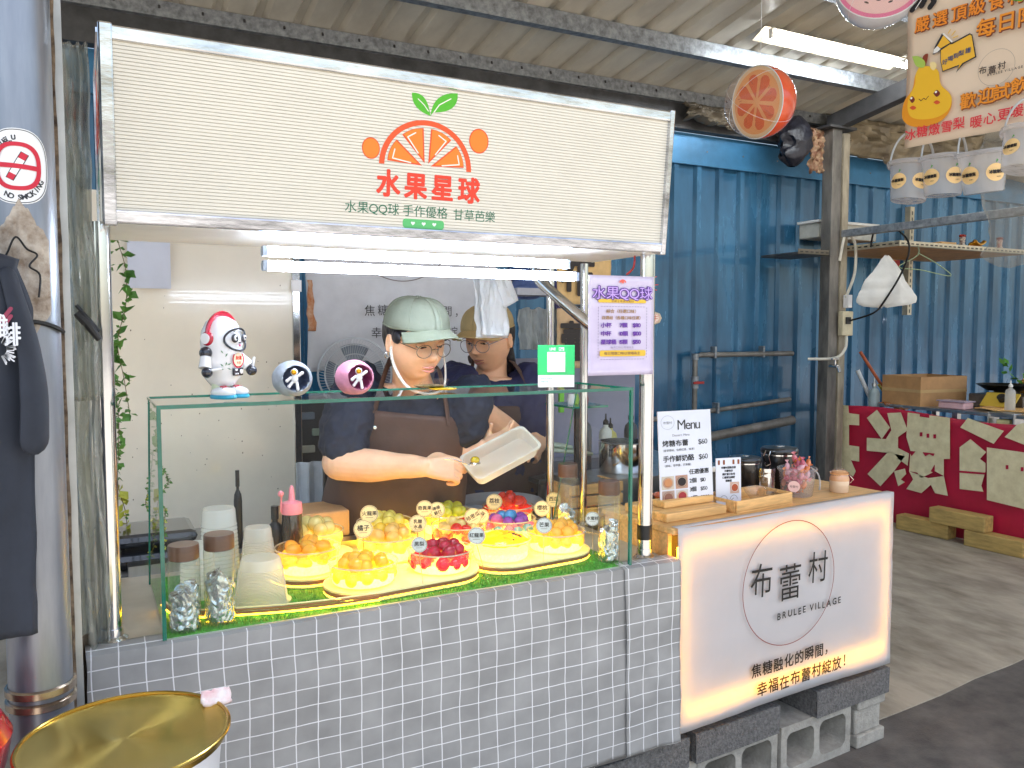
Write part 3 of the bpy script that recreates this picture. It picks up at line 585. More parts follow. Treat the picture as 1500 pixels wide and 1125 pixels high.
# logo: positions measured on the sign plane
Z1 = .0022
def S(x, y): return atf(x, y, FS)
OR, OR2, GRN, DG, WH = flat('e8592a'), flat('f0862a'), flat('55b82c'), flat('1f6b4f'), flat('f2eee4')
cx, cy = S(624, 246); rr = (S(690, 250)[0]-S(558, 240)[0])/2*1.02; ry = .93
b = MB(FS).use(OR); b.ring(cx, cy, rr*.945, rr*.11, Z1, a0=0, a1=pi, ry=ry)
R2 = rr*.84
for k in range(4):
    a0 = pi*k/4+.055; a1 = pi*(k+1)/4-.055; am = (a0+a1)/2; off = .055*rr/.3*.5
    ox, oy = cx+cos(am)*rr*.1, cy+sin(am)*rr*.1*ry
    pts = [(ox, oy)]+[(ox+R2*.88*cos(a0+(a1-a0)*t/10), oy+ry*R2*.88*sin(a0+(a1-a0)*t/10)) for t in range(11)]
    b.use(OR).poly(pts, Z1)
    cxm = sum(p[0] for p in pts)/len(pts); cym = sum(p[1] for p in pts)/len(pts)
    b.use(OR2).poly([(cxm+(x-cxm)*.86, cym+(y-cym)*.86) for x, y in pts], Z1+.0003)
    b.use(WH)
    ah = a0+.1 if k < 2 else a1-.1
    b.stroke([(ox+R2*.3*cos(ah), oy+R2*.3*sin(ah)*ry), (ox+R2*.76*cos(ah), oy+R2*.76*sin(ah)*ry), (ox+R2*.78*cos(ah+(.3 if k < 2 else -.3)), oy+R2*.78*sin(ah+(.3 if k < 2 else -.3))*ry)], rr*.025, Z1+.0006)
for (x, y, r_) in ((543, 217, 13.5), (701, 207, 16.5)):
    u, v = S(x, y); r_ = r_*.00163; b.use(OR).disc(u, v, r_*1.03, Z1, ry=1.12); b.use(OR2).disc(u, v, r_*.93, Z1+.0003, ry=1.12)
def leaf(p0, p1, p2, m):
    a, c, d = S(*p0), S(*p1), S(*p2); pts = []
    for t in range(9): t /= 8; pts.append(((1-t)**2*a[0]+2*t*(1-t)*c[0]+t*t*d[0], (1-t)**2*a[1]+2*t*(1-t)*c[1]+t*t*d[1]))
    return pts
l1 = leaf((630,170),(602,160),(603,136), 0)+leaf((603,136),(626,134),(630,170), 0)[1:-1]
l2 = leaf((630,170),(634,134),(670,137), 0)+leaf((670,137),(672,166),(634,165), 0)[1:]
b.use(GRN).poly(l1, Z1).poly(l2, Z1); b.use(WH).stroke([S(612,145), S(621,154), S(627,163)], .0022, Z1+.0003).stroke([S(660,145), S(643,154), S(635,165)], .0026, Z1+.0003)
b.build('logo', None, sg, smooth=False)
b = MB(FS).use(flat('e8432c'))
for ch, x, y in (('水',568,268),('果',608,272),('星',647,275),('球',686,279)): u, v = S(x, y); b.text(ch, u, v-.026, .068, Z1, bold=.035, align='C', sx=.92)
b.build('name_lettering', None, sg, smooth=False)
b = MB(FS).use(DG)
u0, v0 = S(504, 306); u1, v1 = S(725, 322)
for tx, xa, y in (('水果QQ球', 504, 307), ('手作優格', 589, 313), ('甘草芭樂', 663, 319)): u, v = S(xa, y); b.text(tx, u, v-.003, .031 , Z1, bold=.012, gap=.03)
b.build('slogan_lettering', None, sg, smooth=False)
u, v = S(620, 330); b = MB(FS).use(flat('5fbf74')); b.rrect(u-.056, FW, u+.056, v+.014, .008, Z1)
b.use(flat('e8f2ee'))
for k in (-1, 0, 1):
    hxx, hy = u+k*.029, FW+.012; b.poly([(hxx+.0055*(16*sin(t)**3)/16, hy+.0055*(13*cos(t)-5*cos(2*t)-2*cos(3*t)-cos(4*t))/16) for t in [2*pi*i/20 for i in range(20)]], Z1+.0004)
b.build('heart_badge', None, sg, smooth=False)
# ---- fluorescent twin tubes under the sign
M_tb = mat('stall_tube', 'ffffff', .4, var=0, emit=27, ecol='e2eeff')
for k, (y, z, xa, xb, lb) in enumerate(((2.052, 1.793, .405, 1.245, 'upper lit fluorescent tube pair under the shop sign'), (2.05, 1.758, .405, 1.275, 'lower lit fluorescent tube pair nearest the customer under the shop sign'))):
    t = T('fluorescent_lamp', lb, 'lamp', ((xa+xb)/2, y, z), 'fluorescent lamps under the shop sign')
    m_ = xa+(xb-xa)*(.86 if k else .84)
    b = MB(); b.cyl((xa, y, z), (m_-.004, y, z), .0125, seg=14); b.build('tube', M_tb, t)
    b = MB(); b.cyl((m_+.004, y, z), (xb, y, z), .0125, seg=14); b.build('tube', M_tb, t)
    b = MB(); b.box((xa-.01, y+.016, z-.008), (xb+.01, y+.03, z+.008)); b.box((xa-.012,y-.012,z-.012),(xa-.001,y+.012,z+.012)); b.box((xb+.001,y-.012,z-.012),(xb+.012,y+.012,z+.012)); b.box((m_-.003,y-.013,z-.013),(m_+.003,y+.013,z+.012)); b.build('batten', mat('batten_grey', 'a8b4c4', .5), t, smooth=False)
# ---- glass display case
X0, X1, Y0, Y1, GZ = .148, 1.437, FY+.004, 2.28, 1.43
gc = T('glass_case', 'open-backed clear glass display case with green edges on the cart', 'display case', (.8, 2.13, CZ))
def pane(name, a, c): 
    b = MB(); b.box(a, c); o = b.build(name, M_glass, gc, smooth=False); return o
b = MB(); b.quad((X0,Y0,CZ+.004),(X1,Y0,CZ+.004),(X1,Y0,GZ-.004),(X0,Y0,GZ-.004)); b.build('front_pane', M_glass, gc, smooth=False)
b = MB(); b.quad((X0,Y0,CZ+.004),(X0,Y1+.17,CZ+.004),(X0,Y1,GZ-.004),(X0,Y0,GZ-.004)); b.build('side_pane', M_glass, gc, smooth=False)
b = MB(); b.quad((X1,Y0,CZ+.004),(X1,Y1+.17,CZ+.004),(X1,Y1,GZ-.004),(X1,Y0,GZ-.004)); b.build('side_pane', M_glass, gc, smooth=False)
b = MB(); b.quad((X0,Y0,GZ),(X1,Y0,GZ),(X1,Y1,GZ),(X0,Y1,GZ)); b.build('top_pane', M_glass, gc, smooth=False)
b = MB(); e = .0045
b.box((X0-e,Y0-e,GZ-e),(X1+e,Y0,GZ+e)); b.box((X0-e,Y1,GZ-.003),(X1+e,Y1+.003,GZ+.003)); b.box((X0-e,Y0,GZ-.003),(X0-.001,Y1,GZ+.003)); b.box((X1+.001,Y0,GZ-.003),(X1+e,Y1,GZ+.003))
b.box((X0-.005,Y0-.004,CZ+.004),(X0+.004,Y0+.006,GZ-e)); b.box((X1-.004,Y0-.004,CZ+.004),(X1+.004,Y0+.006,GZ-e))
b.cyl((X0,Y1,GZ),(X0,Y1+.17,CZ+.004),.0025,seg=6); b.cyl((X1,Y1,GZ),(X1,Y1+.17,CZ+.004),.0025,seg=6)
b.build('glass_edge', M_gedge, gc, smooth=False)
b = MB(); b.box((X0,Y0-.002,CZ+.001),(X1,Y0+.004,CZ+.0045)); b.build('bottom_seal', mat('silver_tape', 'aab0a8', .35, .5), gc, smooth=False)
# grass mat
b = MB(); b.box((X0+.004, Y0+.006, CZ+.001), (X1-.004, 2.5, CZ+.005))
M_grass = mat('artificial_grass', '4aa02a', .6, var=.35, scale=60, col2='2c7a1c')
b2 = MB()
for k in range(16000):
    x = random.uniform(X0+.008, X1-.008); y = random.uniform(Y0+.01, 2.45) if k % 3 else random.uniform(Y0+.01, 2.12); a = random.uniform(0, 6.28); l = random.uniform(.006, .013); q = random.uniform(-.006, .006); p = random.uniform(-.004, .004)
    b2.v += [(x, y, CZ+.004), (x+.0016*cos(a), y+.0016*sin(a), CZ+.004), (x+q, y+p, CZ+.004+l)]; i = len(b2.v)-3; b2.f.append((i, i+1, i+2)); b2.mi.append(0)
b2.v += b.v; i = len(b2.v)-8; b2.f += [tuple(i+j for j in f) for f in b.f]; b2.mi += [0]*6
tag(b2.build('grass_mat', M_grass, smooth=False), 'bright green artificial grass mat lining the glass case', 'grass mat', kind='stuff')
# ---- lit wooden-edged display boards
M_led = mat('warm_led', 'ffd54a', .5, var=0, emit=7, ecol='ffc428')
M_litac = mat('lit_acrylic', 'fff0a0', .4, var=.08, scale=40, emit=2.2, ecol='ffdc50')
M_slat = mat('bamboo_edge', '9a6a3c', .5, var=.25, scale=10, aniso=(1, 1, 14))
M_board = mat('cream_board', 'f2e2a8', .5, var=.08, emit=0)
def capsule(x0, y0, x1, y1, r, n=10):
    a = math.atan2(y1-y0, x1-x0); pts = []
    for k in range(n+1): t = a-pi/2+pi*k/n; pts.append((x1+r*cos(t), y1+r*sin(t)))
    for k in range(n+1): t = a+pi/2+pi*k/n; pts.append((x0+r*cos(t), y0+r*sin(t)))
    return pts
def dboard(p, q, r, z, lb):
    t = T('display_board', lb, 'display board', ((p[0]+q[0])/2, (p[1]+q[1])/2, z), 'lit bamboo edged boards in the glass case')
    b = MB(); b.prism(capsule(*p, *q, r), z+.022, z+.027); b.build('top', M_board, t, smooth=False)
    b = MB(); b.prism(capsule(*p, *q, r-.002), z+.002, z+.006); b.build('base', M_board, t, smooth=False)
    b = MB(); b.prism(capsule(*p, *q, r-.006), z+.0075, z+.0205); b.build('core', M_slat, t, smooth=False)
    ps = capsule(*p, *q, r-.0035, 14)
    b = MB(); b.tube([(x, y, z+.0085) for x, y in ps], .0022, 6, closed=True); b.build('led_strip', M_led, t)
    b = MB(); b.tube([(x, y, z+.0125) for x, y in ps], .0028, 6, closed=True); b.build('slat', M_slat, t)
    b = MB(); b.tube([(x, y, z+.0185) for x, y in ps], .0028, 6, closed=True); b.build('slat', M_slat, t)
    return t
# ================================================================= CONTENTS OF THE GLASS CASE
dboard((.655,2.115), (.89,2.135), .108, CZ+.005, 'front left lit board, under the pale yellow and magenta bowls')
dboard((1.10,2.155), (1.29,2.17), .106, CZ+.005, 'front right lit board, under the passion fruit and mango bowls')
dboard((.55,2.30), (.62,2.46), .105, CZ+.005, 'lit board at left under the orange wedge and clear ball bowls')
dboard((.82,2.325), (.86,2.47), .1, CZ+.005, 'middle lit board under the peach coloured and pale green bowls')
dboard((1.06,2.35), (1.25,2.37), .1, CZ+.005, 'lit board under the red cherry and blue purple bowls')
dboard((1.06,2.49), (1.32,2.5), .1, CZ+.006, 'rearmost lit board, under the lime green and watermelon bowls')
# slim front slat rail running from the foil bottles
rl = T('slat_rail', 'slim curved bamboo rail with a warm light line in front of the plastic cups', 'rail', (.4, 2.05, CZ))
pp = spline([(.16,2.22,0),(.2,2.10,0),(.36,2.04,0),(.5,2.012,0),(.66,2.0,0)], 8)
for nm, z, r, m in (('led_strip', .008, .0024, M_led), ('slat', .014, .0032, M_slat), ('slat', .021, .0032, M_slat), ('edging', .027, .002, M_board)):
    b = MB(); b.tube([(p.x, p.y, CZ+.005+z) for p in pp], r, 6); b.build(nm, m, rl)
M_bowl = clear('bowl_glass', (.98, .97, .93), 1.7, .03, haze=.05)
M_rim = clear('bowl_rim', (.85, .84, .74), 1.8, .05, haze=.35)
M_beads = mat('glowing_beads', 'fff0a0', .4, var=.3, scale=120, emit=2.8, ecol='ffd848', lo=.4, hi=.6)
def jel(name, c, emit=.0, ec=None, rough=.08): return mat('jelly_'+name, c, rough, var=.2, scale=30, coat=1.0, transl=.4, emit=emit, ecol=ec)
M_pale = jel('pale', 'ffd83c'); M_or = jel('orange', 'ffd04a'); M_clr = jel('clear', 'efdf90'); M_mag = jel('magenta', 'c40a3c'); M_mango = jel('mango', 'f0b018'); M_mo = jel('mangoorange', 'ffd052')
M_peach = jel('peach', 'ffdc7a'); M_pg = jel('palegreen', 'e8e070'); M_cher = jel('cherry', 'd8281a'); M_blue2 = jel('blue', '4aa0d8'); M_pur = jel('purple', 'a04cc0'); M_pink = jel('pinkball', 'e070b0'); M_lime = jel('lime', 'd8dc40'); M_rw = jel('watermelon', 'ea3a22'); M_seed = mat('dark_seed', '2a1a10', .4, var=.2); M_whj = jel('cream', 'f0e0c8')
def make_bowl(c, r, lb, zr=.985):
    t = T('glass_bowl', lb, 'bowl', (c[0], c[1], CZ+.032), 'round glass bowls of jelly balls'); z0 = CZ+.034; h = zr-z0
    b = MB(); b.lathe([(0,z0),(r*.86,z0),(r*.93,z0+.006),(r*.96,z0+.03),(r,zr)], (c[0],c[1],0), 40, caps=False); b.build('bowl_wall', M_bowl, t)
    b = MB(); b.tube([(c[0]+r*cos(a*2*pi/40), c[1]+r*sin(a*2*pi/40), zr) for a in range(40)], .0022, 8, closed=True); b.build('rim', M_rim, t)
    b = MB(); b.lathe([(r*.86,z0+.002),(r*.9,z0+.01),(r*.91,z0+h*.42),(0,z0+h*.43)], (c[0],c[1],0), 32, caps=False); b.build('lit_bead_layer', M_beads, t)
    return t
def ballsin(c, r, zr, n, rb, ms, name, lb, cat, grp, seed, shape='ball', mound=.03, sprs=None):
    random.seed(seed); protos = []; k = 0
    layers = [(r-rb*1.05, zr-.030), ((r-rb*1.05)*.55, zr-.026), (0, zr-.022), ((r-rb)*.70, zr-.028+rb*1.2), ((r-rb)*.3, zr-.024+rb*1.4)]
    spots = []
    for R0, z in layers:
        m = max(1, int(2*pi*R0/(rb*2.05)))
        for q in range(m): a = 2*pi*(q+random.random()*.5)/m; spots.append((c[0]+R0*cos(a), c[1]+R0*sin(a), z+random.uniform(-.003, .004)+mound*(1-(R0/r)**2)*.5))
    spots = spots[:n+10]
    for (x, y, z) in spots:
        mi = random.choice(range(len(ms)))
        pr = next((p for p in protos if p[0] == mi), None)
        sc = random.uniform(.88, 1.1)
        if pr is None:
            b = MB(Matrix.Translation((x, y, z)))
            if shape == 'ball': b.ball((0,0,0), rb, 16, 10)
            elif shape == 'wedge': b.ball((0,0,0), (rb*1.25, rb*.75, rb*.8), 12, 8)
            else:
                b.ball((0,0,0), (rb*1.1, rb*.9, rb*.85), 9, 6); b.v = [tuple(Vector(v)+Vector((x,y,z)).__class__((random.uniform(-1,1),)*3)*rb*.12) for v in b.v]
            o = b.build(name, ms[mi], None, loc=(x, y, z), ang=80 if shape != 'chunk' else 40); tag(o, lb[mi] if isinstance(lb, (list, tuple)) else lb, cat, grp); o.rotation_euler = (0, 0, random.uniform(0, 6)); protos.append((mi, o))
        else:
            o = pr[1].copy(); COL.objects.link(o); o.location = (x, y, z); o.scale = (sc,)*3; o.rotation_euler = (random.uniform(-.4,.4), random.uniform(-.4,.4), random.uniform(0, 6))
B = [((.653,2.11), .092), ((.547,2.29), .089), ((.61,2.475), .09), ((.885,2.13), .092), ((1.09,2.155), .09), ((1.287,2.165), .091), ((.79,2.31), .09), ((.843,2.49), .088), ((1.035,2.34), .086), ((1.215,2.345), .088), ((1.07,2.515), .088), ((1.30,2.515), .088)]
BL = ['glass bowl of pale yellow jelly balls, nearest the front at left', 'glass bowl of orange wedges at left beside the plastic cups', 'rear left glass bowl heaped with clear speckled balls', 'glass bowl of glossy magenta balls at the front', 'glass bowl of yellow jelly sprinkled with black seeds', 'glass bowl of orange mango balls at the front right', 'middle glass bowl of peach coloured balls with red bits', 'rear glass bowl of pale green yellow balls behind the peach ones', 'glass bowl of red cherries behind the magenta bowl', 'glass bowl of blue, purple and pink balls', 'rear glass bowl of lime green balls', 'rear right glass bowl of red watermelon chunks']
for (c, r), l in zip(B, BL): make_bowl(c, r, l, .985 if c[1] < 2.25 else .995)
J = 'jelly ball'
ballsin(*B[0], .985, 26, .02, [M_pale], 'jelly_ball', 'pale yellow translucent jelly ball in the front left bowl', J, 'pale yellow balls', 1, mound=.0)
ballsin(*B[1], .995, 24, .021, [M_or], 'orange_wedge', 'orange citrus wedge in the left bowl by the plastic cups', 'fruit piece', 'orange wedges', 2, 'wedge', mound=.0)
ballsin(*B[2], .995, 26, .021, [M_clr], 'jelly_ball', 'clear yellowish speckled jelly ball heaped in the rear left bowl', J, 'clear speckled balls', 3, mound=.03)
ballsin(*B[3], .98, 24, .0185, [M_mag], 'jelly_ball', 'glossy magenta red jelly ball in the front bowl', J, 'magenta balls', 4, mound=.028)
ballsin(*B[5], .985, 26, .019, [M_mo], 'jelly_ball', 'orange mango jelly ball in the front right bowl', J, 'orange mango balls', 6, mound=.025)
ballsin(*B[6], .995, 26, .021, [M_peach, M_peach, M_pale], 'jelly_ball', ['peach orange jelly ball in the middle bowl', 'peach orange jelly ball in the middle bowl', 'pale yellow jelly ball mixed into the peach coloured middle bowl'], J, 'peach balls', 7, mound=.02)
ballsin(*B[7], .995, 24, .019, [M_pg], 'jelly_ball', 'pale green yellow jelly ball in the bowl behind the peach ones', J, 'pale green balls', 8, mound=.02)
ballsin(*B[8], .985, 22, .0175, [M_cher, M_clr], 'jelly_ball', ['red cherry ball behind the magenta bowl', 'clear ball among the red cherries'], J, 'cherry balls', 9, mound=.025)
ballsin(*B[9], .99, 24, .0185, [M_pur, M_blue2, M_pink], 'jelly_ball', ['purple jelly ball in the bowl behind the seeded yellow jelly', 'blue jelly ball in the bowl behind the seeded yellow jelly', 'pink jelly ball among blue and purple ones'], J, 'blue, purple and pink balls', 10, mound=.02)
ballsin(*B[10], .998, 26, .0185, [M_lime], 'jelly_ball', 'lime yellow jelly ball in the rear bowl', J, 'lime balls', 11, mound=.025)
ballsin(*B[11], .998, 26, .0185, [M_rw], 'watermelon_chunk', 'red watermelon chunk in the rear right bowl', 'fruit piece', 'watermelon chunks', 12, 'chunk', mound=.055)
# passion fruit jelly: one mound with seeds
(cx, cy), r = B[4]
t = T('seeded_jelly', 'mound of yellow passion fruit jelly with scattered black seeds', 'jelly', (cx, cy, .96))
b = MB(); b.grid(lambda u, v: (cx+r*.93*v*cos(u*2*pi), cy+r*.93*v*sin(u*2*pi), .978+.026*(1-v**2)+.008*fbm(cos(u*2*pi)*v*4, sin(u*2*pi)*v*4, 3)), 40, 14); b.build('jelly', M_mango, t)
b = MB(); random.seed(5)
for k in range(34): a, q = random.uniform(0, 6.28), random.uniform(0, .6)**.8; x, y = cx+.015+r*.8*q*cos(a)*.8, cy-.02+r*.8*q*sin(a)*.8; b.ball((x, y, 1.002+.004*random.random()-.02*q), (.0045, .0028, .002), 6, 4, Euler((0,0,a)).to_matrix().to_4x4())
b.build('seeds', M_seed, t)['kind'] = 'stuff'
# red bits on the peach bowl
# name tags on picks
def picktag(px_, py_, Y, txt, size, metal, lb, foot=None, lean=0):
    c = at(px_, py_, Y=Y); t = T('name_tag', lb, 'name tag', (c.x, c.y, CZ), 'round fruit name tags on picks')
    tocam = Vector((CAM.x-c.x, CAM.y-c.y, 0)).normalized(); u = Vector((0,0,1)).cross(tocam); Fm = frame(c, u)@Matrix.Rotation(lean, 4, 'Z')
    m1 = mat('tag_cream', 'f3e4b0', .5, var=.04) if not metal else mat('tag_white', 'd5dadb', .45, var=.05)
    b = MB(Fm).use(m1); k = 28; pts = [(size*cos(2*pi*i/k), size*sin(2*pi*i/k)) for i in range(k)]; b.prism(pts, -.0008, .0008)
    b.build('disc', None, t, smooth=False)
    b = MB(Fm).use(flat('33302c')); b.ring(0, 0, size*.93, size*.035, .0012, 36)
    for i in range(18): a = 2*pi*i/18; 
    if len(txt) > 2 and len(txt) != 4: b.text(txt, 0, -size*.12, size*.56, .0012, align='C', bold=.02)
    elif len(txt) == 4: b.text(txt[:2], 0, size*.08, size*.5, .0012, align='C', bold=.02); b.text(txt[2:], 0, -size*.52, size*.5, .0012, align='C', bold=.02)
    else: b.text(txt, 0, -size*.12, size*.66, .0012, align='C', bold=.02)
    b.use(flat('807a6c'))
    for i in range(16): a = 2*pi*i/16; b.disc(size*.8*cos(a), size*.8*sin(a), size*.03, .0012, 6)
    b.stroke([(-size*.4, -size*.38 if len(txt) != 4 else -size*.7), (size*.4, -size*.38 if len(txt) != 4 else -size*.7)], size*.05, .0012)
    b.build('print', None, t, smooth=False)
    fz = CZ+.034; base = Vector((c.x, c.y, fz)) if foot is None else Vector(foot)
    b = MB(); b.cyl(Fm@Vector((0, -size*.95, 0)), base, .0011, seg=6); b.build('pick', M_gold if not metal else mat('pick_metal', '8a8a80', .3, .8), t)
    if metal:
        b = MB(); b.ball((base.x, base.y, base.z), .011, 14, 8); b.build('foot', M_gold if False else M_glass, t)
    return t
sz = .028
picktag(724, 735, 2.45, '荔枝', .027, 0, 'cream round tag behind the lime and red bowls, topmost in front of the aprons')
picktag(811, 732, 2.45, '西瓜', .026, 0, 'cream round tag left of the rear foil bottle')
picktag(622, 745, 2.38, '奇異果', .026, 0, 'left one of two overlapping cream tags before the brown apron')
picktag(640, 747, 2.37, '檸檬蘇打', .025, 0, 'right one of two overlapping cream tags, four characters', lean=.35)
picktag(541, 753, 2.38, '火龍果', .027, 0, 'cream tag above the peach coloured bowl, left of the apron pocket')
picktag(532, 775, 2.24, '橘子', .027, 0, 'cream tag marked with the two characters for tangerine')
picktag(612, 767, 2.26, '乳酸水晶', .026, 0, 'cream tag of four characters between the peach and cherry bowls')
picktag(693, 757, 2.3, '哈密瓜', .027, 0, 'left one of two overlapping cream tags above the cherries', lean=.5)
picktag(706, 756, 2.29, '鳳梨', .022, 0, 'right one of two overlapping cream tags above the cherries', lean=.9)
picktag(794, 745, 2.3, '櫻桃', .026, 0, 'pinkish cream tag behind the mango bowl')
picktag(614, 798, 2.03, '黑梨', .021, 1, 'narrow white metal tag leaning before the magenta bowl', foot=(.79, 2.02, CZ+.02))
picktag(698, 785, 2.03, '紅龍果', .024, 1, 'white tag between the magenta and seeded yellow bowls', foot=(.985, 2.04, CZ+.02))
picktag(797, 770, 2.05, '芒果', .023, 1, 'white tag standing in front of the orange mango bowl', foot=(1.18, 2.06, CZ+.02))
picktag(868, 760, 2.1, '水蜜桃', .022, 1, 'rightmost white tag by the foil bottle with a clear ball foot', foot=(1.375, 2.09, CZ+.02))
# grey plates behind
M_plate = mat('grey_plate', '8d929a', .35, var=.08)
for c, l in (((1.13,2.63,.93), 'large grey oval tray behind the lime bowl'), ((1.35,2.68,.945), 'grey oval tray behind the watermelon bowl')):
    b = MB(); k = 40; b.lathe([(.0,0),(.13,0),(.16,.03),(.163,.032),(.158,.033),(.13,.006),(0,.006)], c, 40, caps=False); tag(b.build('serving_tray', M_plate, loc=c), l, 'tray')
bt = T('rear_shelf', 'narrow shelf at the back of the cart carrying the grey trays', 'shelf', (1.2, 2.6, CZ)); b = MB(); b.box((.1,2.56,CZ-.01),(1.6,2.62,CZ+.03)); b.build('shelf_board', M_steel, bt, smooth=False)
# ---- bottles with crumpled foil
M_capb = mat('brown_cap', '5c3822', .38, var=.2, scale=6, aniso=(1, 1, 8), coat=.3)
M_water = clear('water_bottle', (.88, .91, .88), 1.7, .03, haze=.05)
M_foil = mat('crumpled_foil', 'd9dde2', .16, 1, var=.1, scale=30, bump=.35, bscale=55, rvar=.08)
def foilbottle(c, r, h, lb, lvl=.55, seed=0):
    t = T('foil_bottle', lb, 'bottle', c, 'clear bottles of crumpled foil')
    hb = h*.85; b = MB(); b.lathe([(0,.002),(r*.94,.002),(r,.008),(r,hb*.97),(r*.96,hb)], c, 32, caps=False); b.build('bottle_wall', M_water, t)
    b = MB(); b.lathe([(r*.9,hb*.985),(r*.97,hb),(r*.97,h),(r*.93,h+.003),(0,h+.003)], c, 32, caps=False); b.build('cap', M_capb, t)
    b = MB(); nu, nv = 90, 70
    def fn(u, v):
        a = u*2*pi; z = .008+hb*lvl*v*(1+.15*sin(a+seed)); q = noise.turbulence(Vector((cos(a)*1.6+seed, sin(a)*1.6, z*30)), 3, False)
        rd = r*.96*(.84+.16*min(1, 1.3*abs(noise.noise(Vector((cos(a)*2.2, sin(a)*2.2+seed, z*45))))+.45*q)); rd *= 1 if v < .95 else max(0, (1-v)/.05)**.5
        return (c[0]+rd*cos(a), c[1]+rd*sin(a), c[2]+z+.01*q)
    b.grid(fn, nu, nv); b.build('foil', M_foil, t, ang=12)
    return t
foilbottle((.197,2.035,CZ+.005), .036, .2, 'clear bottle of crumpled foil with brown cap, leftmost at the front', seed=1)
foilbottle((.278,2.048,CZ+.005), .0365, .213, 'clear bottle of crumpled foil with brown cap, second from left', .6, seed=4)
foilbottle((1.405,2.05,CZ+.005), .0335, .245, 'clear bottle of foil at the right end of the case front', .5, seed=8)
foilbottle((1.43,2.33,CZ+.005), .034, .255, 'clear bottle of foil farther back at the right, behind the mango bowl', .45, seed=12)
# ---- cups
def cupstack(c, r0, r1, h, n, lb, rimz=False):
    t = T('cup_stack', lb, 'cup stack', c, 'stacks of translucent plastic cups'); prof = [(0, h), (r1*.93, h), (r1, h-.006)]
    zt = h*.78; prof.append((r1+(r0-r1)*.22, zt))
    for k in range(n): z = zt*(1-(k+.5)/n); rr_ = r1+(r0-r1)*(1-z/h); prof += [(rr_+.0016, z+.0016), (rr_-.0004, z-.0016)]
    prof += [(r0, .006), (r0+.009, .005), (r0+.009, 0)]
    b = MB(); b.lathe(prof[::-1], c, 36, caps=False); b.build('cups', M_cup, t); return t
M_cup = clear('cup_plastic', (.94, .94, .93), 1.5, .12, haze=.62, hazecol=(.93, .93, .9))
cupstack((.392,2.145,CZ+.006), .066, .05, .118, 24, 'stack of translucent plastic cups nearest the front, right of the foil bottles')
cupstack((.33,2.42,CZ+.006), .055, .045, .2, 14, 'tallest stack of translucent cups behind the foil bottles')
cupstack((.42,2.33,CZ+.006), .05, .036, .155, 26, 'narrow ribbed stack of clear cups left of the dark bottle')
cupstack((.255,2.28,CZ+.006), .045, .04, .14, 10, 'low stack of cups hidden behind the two front foil bottles')
# dark bottles, cardboard
bottle('sauce_bottle', 'slim black capped bottle beside the pink topped one', (.485,2.42,CZ+.006), .022, .19, M_black, M_black, nozzle=False)
t = T('squeeze_bottle', 'dark syrup squeeze bottle with pink lid and spout', 'bottle', (.53,2.40,CZ+.006)); c = (.53,2.40,CZ+.006)
b = MB(); b.lathe([(.034,0),(.034,.06),(.028,.17)], c, 24); b.build('bottle_body', mat('dark_syrup', '2e2620', .1, var=.3, coat=.8), t)
b = MB(); b.lathe([(.03,.168),(.031,.178),(.029,.2),(.01,.206),(.007,.24),(.003,.25)], c, 20); b.build('lid', mat('pink_lid', 'e88a94', .35), t)
b = MB(); b.ball((c[0]-.035,c[1]-.02,c[2]+.232), .009, 12, 8); b.tube([(c[0]-.033,c[1]-.018,c[2]+.225),(c[0]-.034,c[1]-.01,c[2]+.18),(c[0]-.028,c[1],c[2]+.17)], .0025, 6); b.build('stopper', mat('pink_lid', 'e88a94', .35), t)
b = MB(Matrix.Translation((.66,2.72,CZ+.03))); b.box((-.11,-.09,0),(.11,.09,.085)); tag(b.build('cardboard_box', M_card, smooth=False, bevel=.006, loc=(.66,2.72,CZ+.03)), 'flat brown cardboard box behind the rear left bowl', 'box')
b = MB(); b.box((.40,2.30,CZ+.006),(.56,2.36,CZ+.02)); 
b = MB(); b.box((.53,2.58,.93),(.72,2.66,.945)); tag(b.build('grey_tray', M_plate, smooth=False, bevel=.004), 'grey tray edge under the cardboard box', 'tray')
# ---- things on the glass top
GT = GZ+.005
M_tw = mat('toy_white', 'e9e9ec', .22, var=.03, coat=.6); M_tb_ = mat('toy_navy', '1c2030', .22, var=.05, coat=.6); M_tr = mat('toy_red', 'b51a35', .22, var=.05, coat=.6)
c = at(309, 583, Z=GT); c.y = 2.12; c.x = .305
toy = T('panda_astronaut_toy', 'white panda astronaut toy with red headphones on the glass top', 'toy', (c.x, c.y, GT))
tocam = Vector((-c.x, -c.y, 0)).normalized(); ang = math.atan2(tocam.x, -tocam.y)     # faces -y rotated to camera then turned right
TM = Matrix.Translation((c.x, c.y, GT))@Matrix.Rotation(-ang+R_(32), 4, 'Z')@Matrix.Scale(.98, 4)
def tp(): return MB(TM)
b = tp(); b.lathe([(0,.03),(.028,.032),(.043,.052),(.049,.08),(.05,.11),(.051,.14),(.048,.168),(.036,.192),(.018,.204),(0,.207)], (0,0,0), 32); b.build('body', M_tw, toy, ang=80)
b = tp(); b.tube([(.0375*cos(a), -(.0535**2-(.0375*cos(a))**2)**.5-.003+.10*max(0,.026*sin(a)), .147+.0275*sin(a)) for a in [2*pi*i/40 for i in range(40)]], .0028, 8, closed=True); b.build('visor_rim', M_tb_, toy)
b = tp(); b.ball((0,-.013,.147), (.0375,.043,.0275), 28, 18); b.build('face', M_tw, toy)
